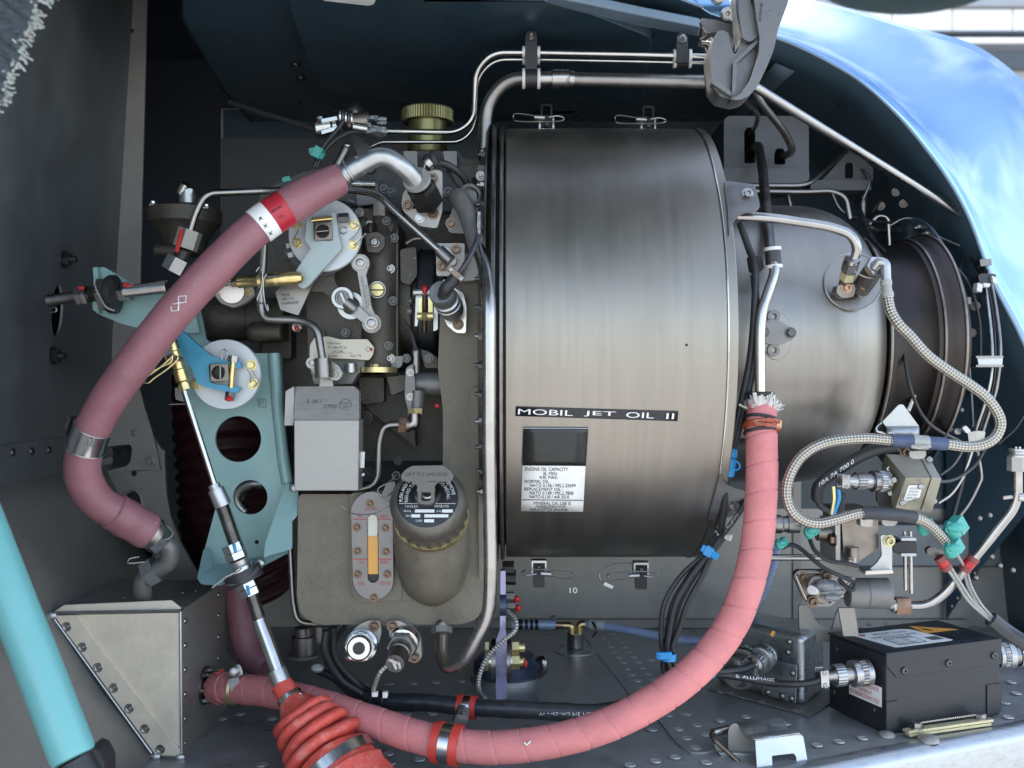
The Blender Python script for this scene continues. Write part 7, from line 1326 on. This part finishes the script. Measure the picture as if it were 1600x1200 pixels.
# black cables, blue plug, ties
cbn = thing('cable_bundle', 'bundle of black cables with blue ties hanging beside the drum', 'cable', W(1045, 1050, 1.0))
tops = [(1124, 828), (1128, 830), (1131, 832), (1120, 826), (1134, 836)]
for k in range(5):
    o = (k - 2) * 5.6; q = (0, .008, -.004, .006, .0)[k]; m_ = (1.25, .7, 1.1, 1.0, 1.35)[k]; obj('cable', G().tube(crom([W(*p) for p in ((tops[k][0], tops[k][1], .985 + q), (1109 + o * .5, 862, .975 + q * .5), (1080 + o * 1.15 * m_, 900, .972 + q), (1056 + o * 1.25 * m_, 942, .97 + q), (1046 + o * .95 * m_, 985, .975 + q), (1042 + o * .55, 1024, .98 + q * .5), (1052 + o * 1.2, 1052, .99 + q), (1075 + o, 1068, 1.0))], 8), (.0026, .0022, .0028, .0024, .0030)[k], 10), 'black_rubber', cbn)
for x, y, a in ((1108, 862, .9), (1036, 1026, 0)): zip_tie(cbn, W(x + (8 if a == 0 else 1), y, .974), V((.5, 0, .8)) if a else Z_, .0072, 'blue_tie', .008, ang=2.8); obj('tie_strap', G().bar(W(x - 12, y - (7 if a else 1), .964), W(x + 14, y + (9 if a else -2), .964), .0075, .004), 'blue_tie', cbn, bevel=.0012)
zip_tie(cbn, W(1127, 835, .985), V((.3, 0, 1)), .0062, 'white_nylon', .005, ang=1); text('D', flat(.9612), (1025, 1023, 1030, 1031), 'print_black', cbn)
pc_ = resample(crom([W(*p) for p in ((1128, 838, .975), (1140, 822, .965), (1156, 800, .958), (1168, 780, .955))], 8), .003); obj('printed_cable', G().tube(pc_, .0028, 10), 'black_rubber', cbn); text('ARUPTI', lambda x, y: on_tube(pc_, .0028, .0006)(x, y - (x - 1130) * 1.3), (1131, 831, 1152, 837), 'print_white', cbn)
bpn = thing('blue_plug', 'blue in-line plug on black cables between drum and pink hose', 'plug', W(1138, 745, .95))
for k, pts in enumerate((((1156, 348, .97), (1170, 388, .965), (1180, 420, .955), (1179, 480, .95), (1172, 560, .95), (1156, 640, .95), (1142, 700, .95)), ((1178, 430, .955), (1183, 500, .952), (1178, 570, .95), (1162, 640, .95), (1147, 700, .95)), ((1178, 693, .96), (1160, 690, .955), (1146, 695, .952)))): obj('cable', G().tube(crom([W(*p) for p in pts], 8), .0036, 10), 'black_rubber', bpn)
obj('plug_upper', G().lathe(W(1145, 701, .947), W(1142, 716, .947) - W(1145, 701, .947), [(0, .0042), (.002, .0052), (.008, .0056), (.0095, .0044)], 20), 'blue_tie', bpn); obj('plug_lower', G().lathe(W(1141, 716, .947), W(1137, 744, .947) - W(1141, 716, .947), [(0, .005), (.0005, .0062), (.016, .0064), (.018, .0054)], 20), 'blue_tie', bpn); obj('plug_loop', G().torus(W(1150, 728, .943), Y_, .004, .001), 'blue_tie', bpn); obj('tail', G().tube(crom([W(1137, 742, .947), W(1133, 775, .955), W(1129, 810, .97), W(1126, 832, .98)], 6), .0036, 10), 'black_rubber', bpn)
# bottom centre: violet strut, mount disc, drain cup, blue hose
vs_ = thing('violet_strut', 'violet tinted metal strut with yellow bolts standing between tank and drum', 'strut', W(783, 1100, 1.08))
obj('bar', G().plate(rp([(782, 892), (790, 892), (790, 984), (792, 1000), (792, 1090), (775, 1104), (775, 1000), (781, 984)], 2), 1.06, .014), 'violet_metal', vs_, bevel=.001)
obj('eye', G().cyl(W(781, 945, 1.062), W(791, 945, 1.062), .012), 'navy_metal', vs_)
for x0, x1, m, r in ((768, 775, 'dull_tube', .024), (792, 798, 'dull_tube', .024), (764, 768, 'bright_steel', .015), (798, 801, 'bright_steel', .018)): obj('washer', G().cyl(W(x0, 1032, 1.075), W(x1, 1032, 1.075), r), m, vs_)
for x0, x1, y in ((800, 811, 1012), (800, 812, 1034), (758, 764, 1012), (757, 763, 1036)): obj('yellow_bolt', G().hexa(W(x0, y, 1.05), W(x1, y, 1.05), .0085), 'cad_yellow', vs_)
for y in (1012, 1034): obj('stud', G().cyl(W(811, y, 1.05), W(820, y, 1.05), .0048), 'cad_yellow', vs_)
obj('lacquer_mark', G().sph(W(821, 1037, 1.045), .0035, 8, (.7, 1, 1.4)), 'red_lacquer', vs_)
for x, y, m in ((798, 934, 'dull_tube'), (800, 948, 'dull_tube')): obj('side_fitting', G().hexa(W(x - 7, y, 1.07), W(x + 6, y, 1.07), .007), m, vs_); obj('lacquer_mark', G().sph(W(x + 9, y + 2, 1.065), .004, 8), 'red_lacquer', vs_)
for x, y in ((797, 888), (800, 902)): obj('black_boss', G().gear(W(x - 12, y, 1.075), W(x + 6, y, 1.075), .0085, .12, 8), 'black_metal', vs_)
obj('sense_wire', G().tube(crom([W(*p) for p in ((794, 955, 1.05), (806, 970, 1.04), (804, 986, 1.035), (785, 1002, 1.03), (762, 1026, 1.03), (749, 1056, 1.03), (749, 1080, 1.02), (758, 1092, 1.0))], 8), .0026, 8, uv=True, vs=150), 'thin_braid', vs_)
md = thing('mount_disc', 'dark blue round engine mount on the floor behind the violet strut', 'mount', fl(792, 1070)); obj('base', G().lathe(fl(792, 1058), Z_, [(0, .040), (.003, .042), (.02, .042), (.024, .038), (.028, .034), (.028, .001)], 52), 'navy_metal', md); obj('base_ring', G().lathe(fl(792, 1058), Z_, [(-.001, .046), (.006, .046), (.007, .0425)], 52), 'lip_metal', md)
for x in (846,): obj('claw', G().tube(crom([W(842, 1055, 1.17), W(850, 1044, 1.16), W(848, 1032, 1.16), W(842, 1030, 1.17)], 5), .005, 10), 'tube_steel', md)
dc = thing('drain_cup', 'bright round drain cup with brass elbows on the floor below the drum', 'drain', fl(899, 1018)); fp0 = fl(899, 1016)
obj('base_plate', G().lathe(fp0, Z_, [(0, .031), (.0015, .0308), (.0018, .012)], 36), 'floor_metal', dc); obj('cup', G().lathe(fp0, Z_, [(.001, .0118), (.004, .0125), (.005, .0115), (.021, .0115), (.0225, .0122), (.025, .0122), (.025, .008), (.02, .006)], 32), 'bright_steel', dc)
for k in range(6): a = k * 1.047 + .4; fix(dc, 'rivet', 'frame_metal', fp0 + V((.024 * math.cos(a), .024 * math.sin(a), .0016)), Z_, .003)
obj('elbow', G().tube(bend([W(893, 996, 1.33), W(893, 977, 1.33), W(880, 977, 1.33)], .005), .0052, 12), 'brass', dc); obj('elbow', G().tube(bend([W(905, 994, 1.33), W(905, 975, 1.33), W(918, 975, 1.33)], .005), .0056, 12), 'brass', dc)
bh = thing('blue_hose', 'translucent light blue drain hose running right from the brass elbow', 'hose', W(930, 976, 1.3))
P = crom([W(*p) for p in ((915, 975, 1.33), (945, 978, 1.32), (1000, 988, 1.3), (1050, 998, 1.28), (1100, 1000, 1.26), (1150, 985, 1.23), (1185, 940, 1.2), (1206, 890, 1.17), (1213, 855, 1.15))], 8); obj('hose_body', G().tube(P, .0056, 14), 'blue_hose', bh); obj('hose_clip', G().tube(P[2:9], .0066, 14), 'white_nylon', bh); obj('hose_clip', G().tube(crom([W(926, 972, 1.31), W(932, 985, 1.30), (W(926, 994, 1.31))], 4), .002, 8), 'bolt_steel', bh)
sh2 = thing('striped_hose', 'short pale blue hose with dark stripes left of the brass elbow', 'hose', W(830, 976, 1.33)); P = [W(800, 976, 1.33), W(868, 976, 1.33)]; obj('hose_body', G().tube(P, .0066, 14), 'blue_hose', sh2)
for x0, x1 in ((806, 817), (820, 825), (828, 833), (836, 841)): obj('dark_stripe', G().cyl(W(x0, 976, 1.33), W(x1, 976, 1.33), .0070), 'label_black', sh2)
obj('hose_clip', G().cyl(W(862, 976, 1.33), W(882, 977, 1.33), .0042), 'copper_nut', sh2); obj('wing', G().bar(W(864, 962, 1.33), W(868, 980, 1.33), .008, .004), 'bolt_dark', sh2, bevel=.001)
pcy = thing('lower_wire', 'looped lanyard wire hanging from the drum latch', 'wire', W(960, 910, 1.07)); obj('wire', G().tube(crom([W(x, y, 1.075) for x, y in ((992, 880), (965, 880), (945, 886), (936, 898), (940, 908), (950, 914), (958, 918))], 6), .0008, 6), 'bolt_steel', pcy); obj('pin', G().bar(W(943, 911, 1.07), W(958, 918, 1.07), .005, .004), 'zinc', pcy, bevel=.0008)

# more dark wiring behind the exhaust
wl_ = thing('exhaust_wiring', 'dark wires and small tubes crossing the exhaust flange to the cowling wall', 'wiring', W(1460, 560, 1.1))
for pts, r, m in ((((1402, 404, 1.15), (1416, 470, 1.1), (1412, 540, 1.05), (1424, 610, 1.03), (1450, 660, 1.04), (1500, 690, 1.1)), 2.6, 'black_rubber'), (((1345, 330, 1.22), (1362, 372, 1.18), (1392, 402, 1.14)), 3.4, 'dark_steel'),
    (((1420, 380, 1.2), (1470, 400, 1.17), (1512, 440, 1.16), (1530, 500, 1.15), (1532, 560, 1.14)), 2.2, 'black_rubber'), (((1400, 700, 1.0), (1440, 740, 1.05), (1480, 752, 1.1), (1520, 730, 1.14), (1545, 690, 1.14)), 2.8, 'black_rubber'),
    (((1506, 395, 1.22), (1500, 440, 1.2), (1508, 520, 1.18), (1516, 600, 1.16), (1520, 668, 1.14)), 2.4, 'dark_steel'), (((1300, 302, 1.2), (1316, 330, 1.2), (1352, 344, 1.22), (1420, 352, 1.24), (1500, 384, 1.22)), 2.2, 'dark_steel'), (((1230, 300, 1.22), (1234, 316, 1.22), (1236, 326, 1.22)), 3.0, 'dull_tube')):
    obj('wire', G().tube(crom([W(*p) for p in pts], 8), r * 1.12 / F, 10), m, wl_)
for x, y, d in ((1402, 420, 1.09), (1420, 532, 1.045), (1508, 470, 1.19), (1540, 410, 1.17)): obj('wire_clip', G().plate(rp([(x - 9, y - 5), (x + 9, y - 6), (x + 10, y + 5), (x - 8, y + 6)], 2), d, .012), 'dark_steel', wl_, bevel=.001)
for x, y, d in ((1376, 322, 1.28), (1400, 300, 1.3), (1412, 318, 1.3), (1440, 322, 1.3), (1524, 478, 1.17), (1518, 520, 1.17), (1500, 300, 1.24)): fix(wl_, 'nut', 'dark_steel', W(x, y, d), V((-.5, -1, -.2)), .0042)
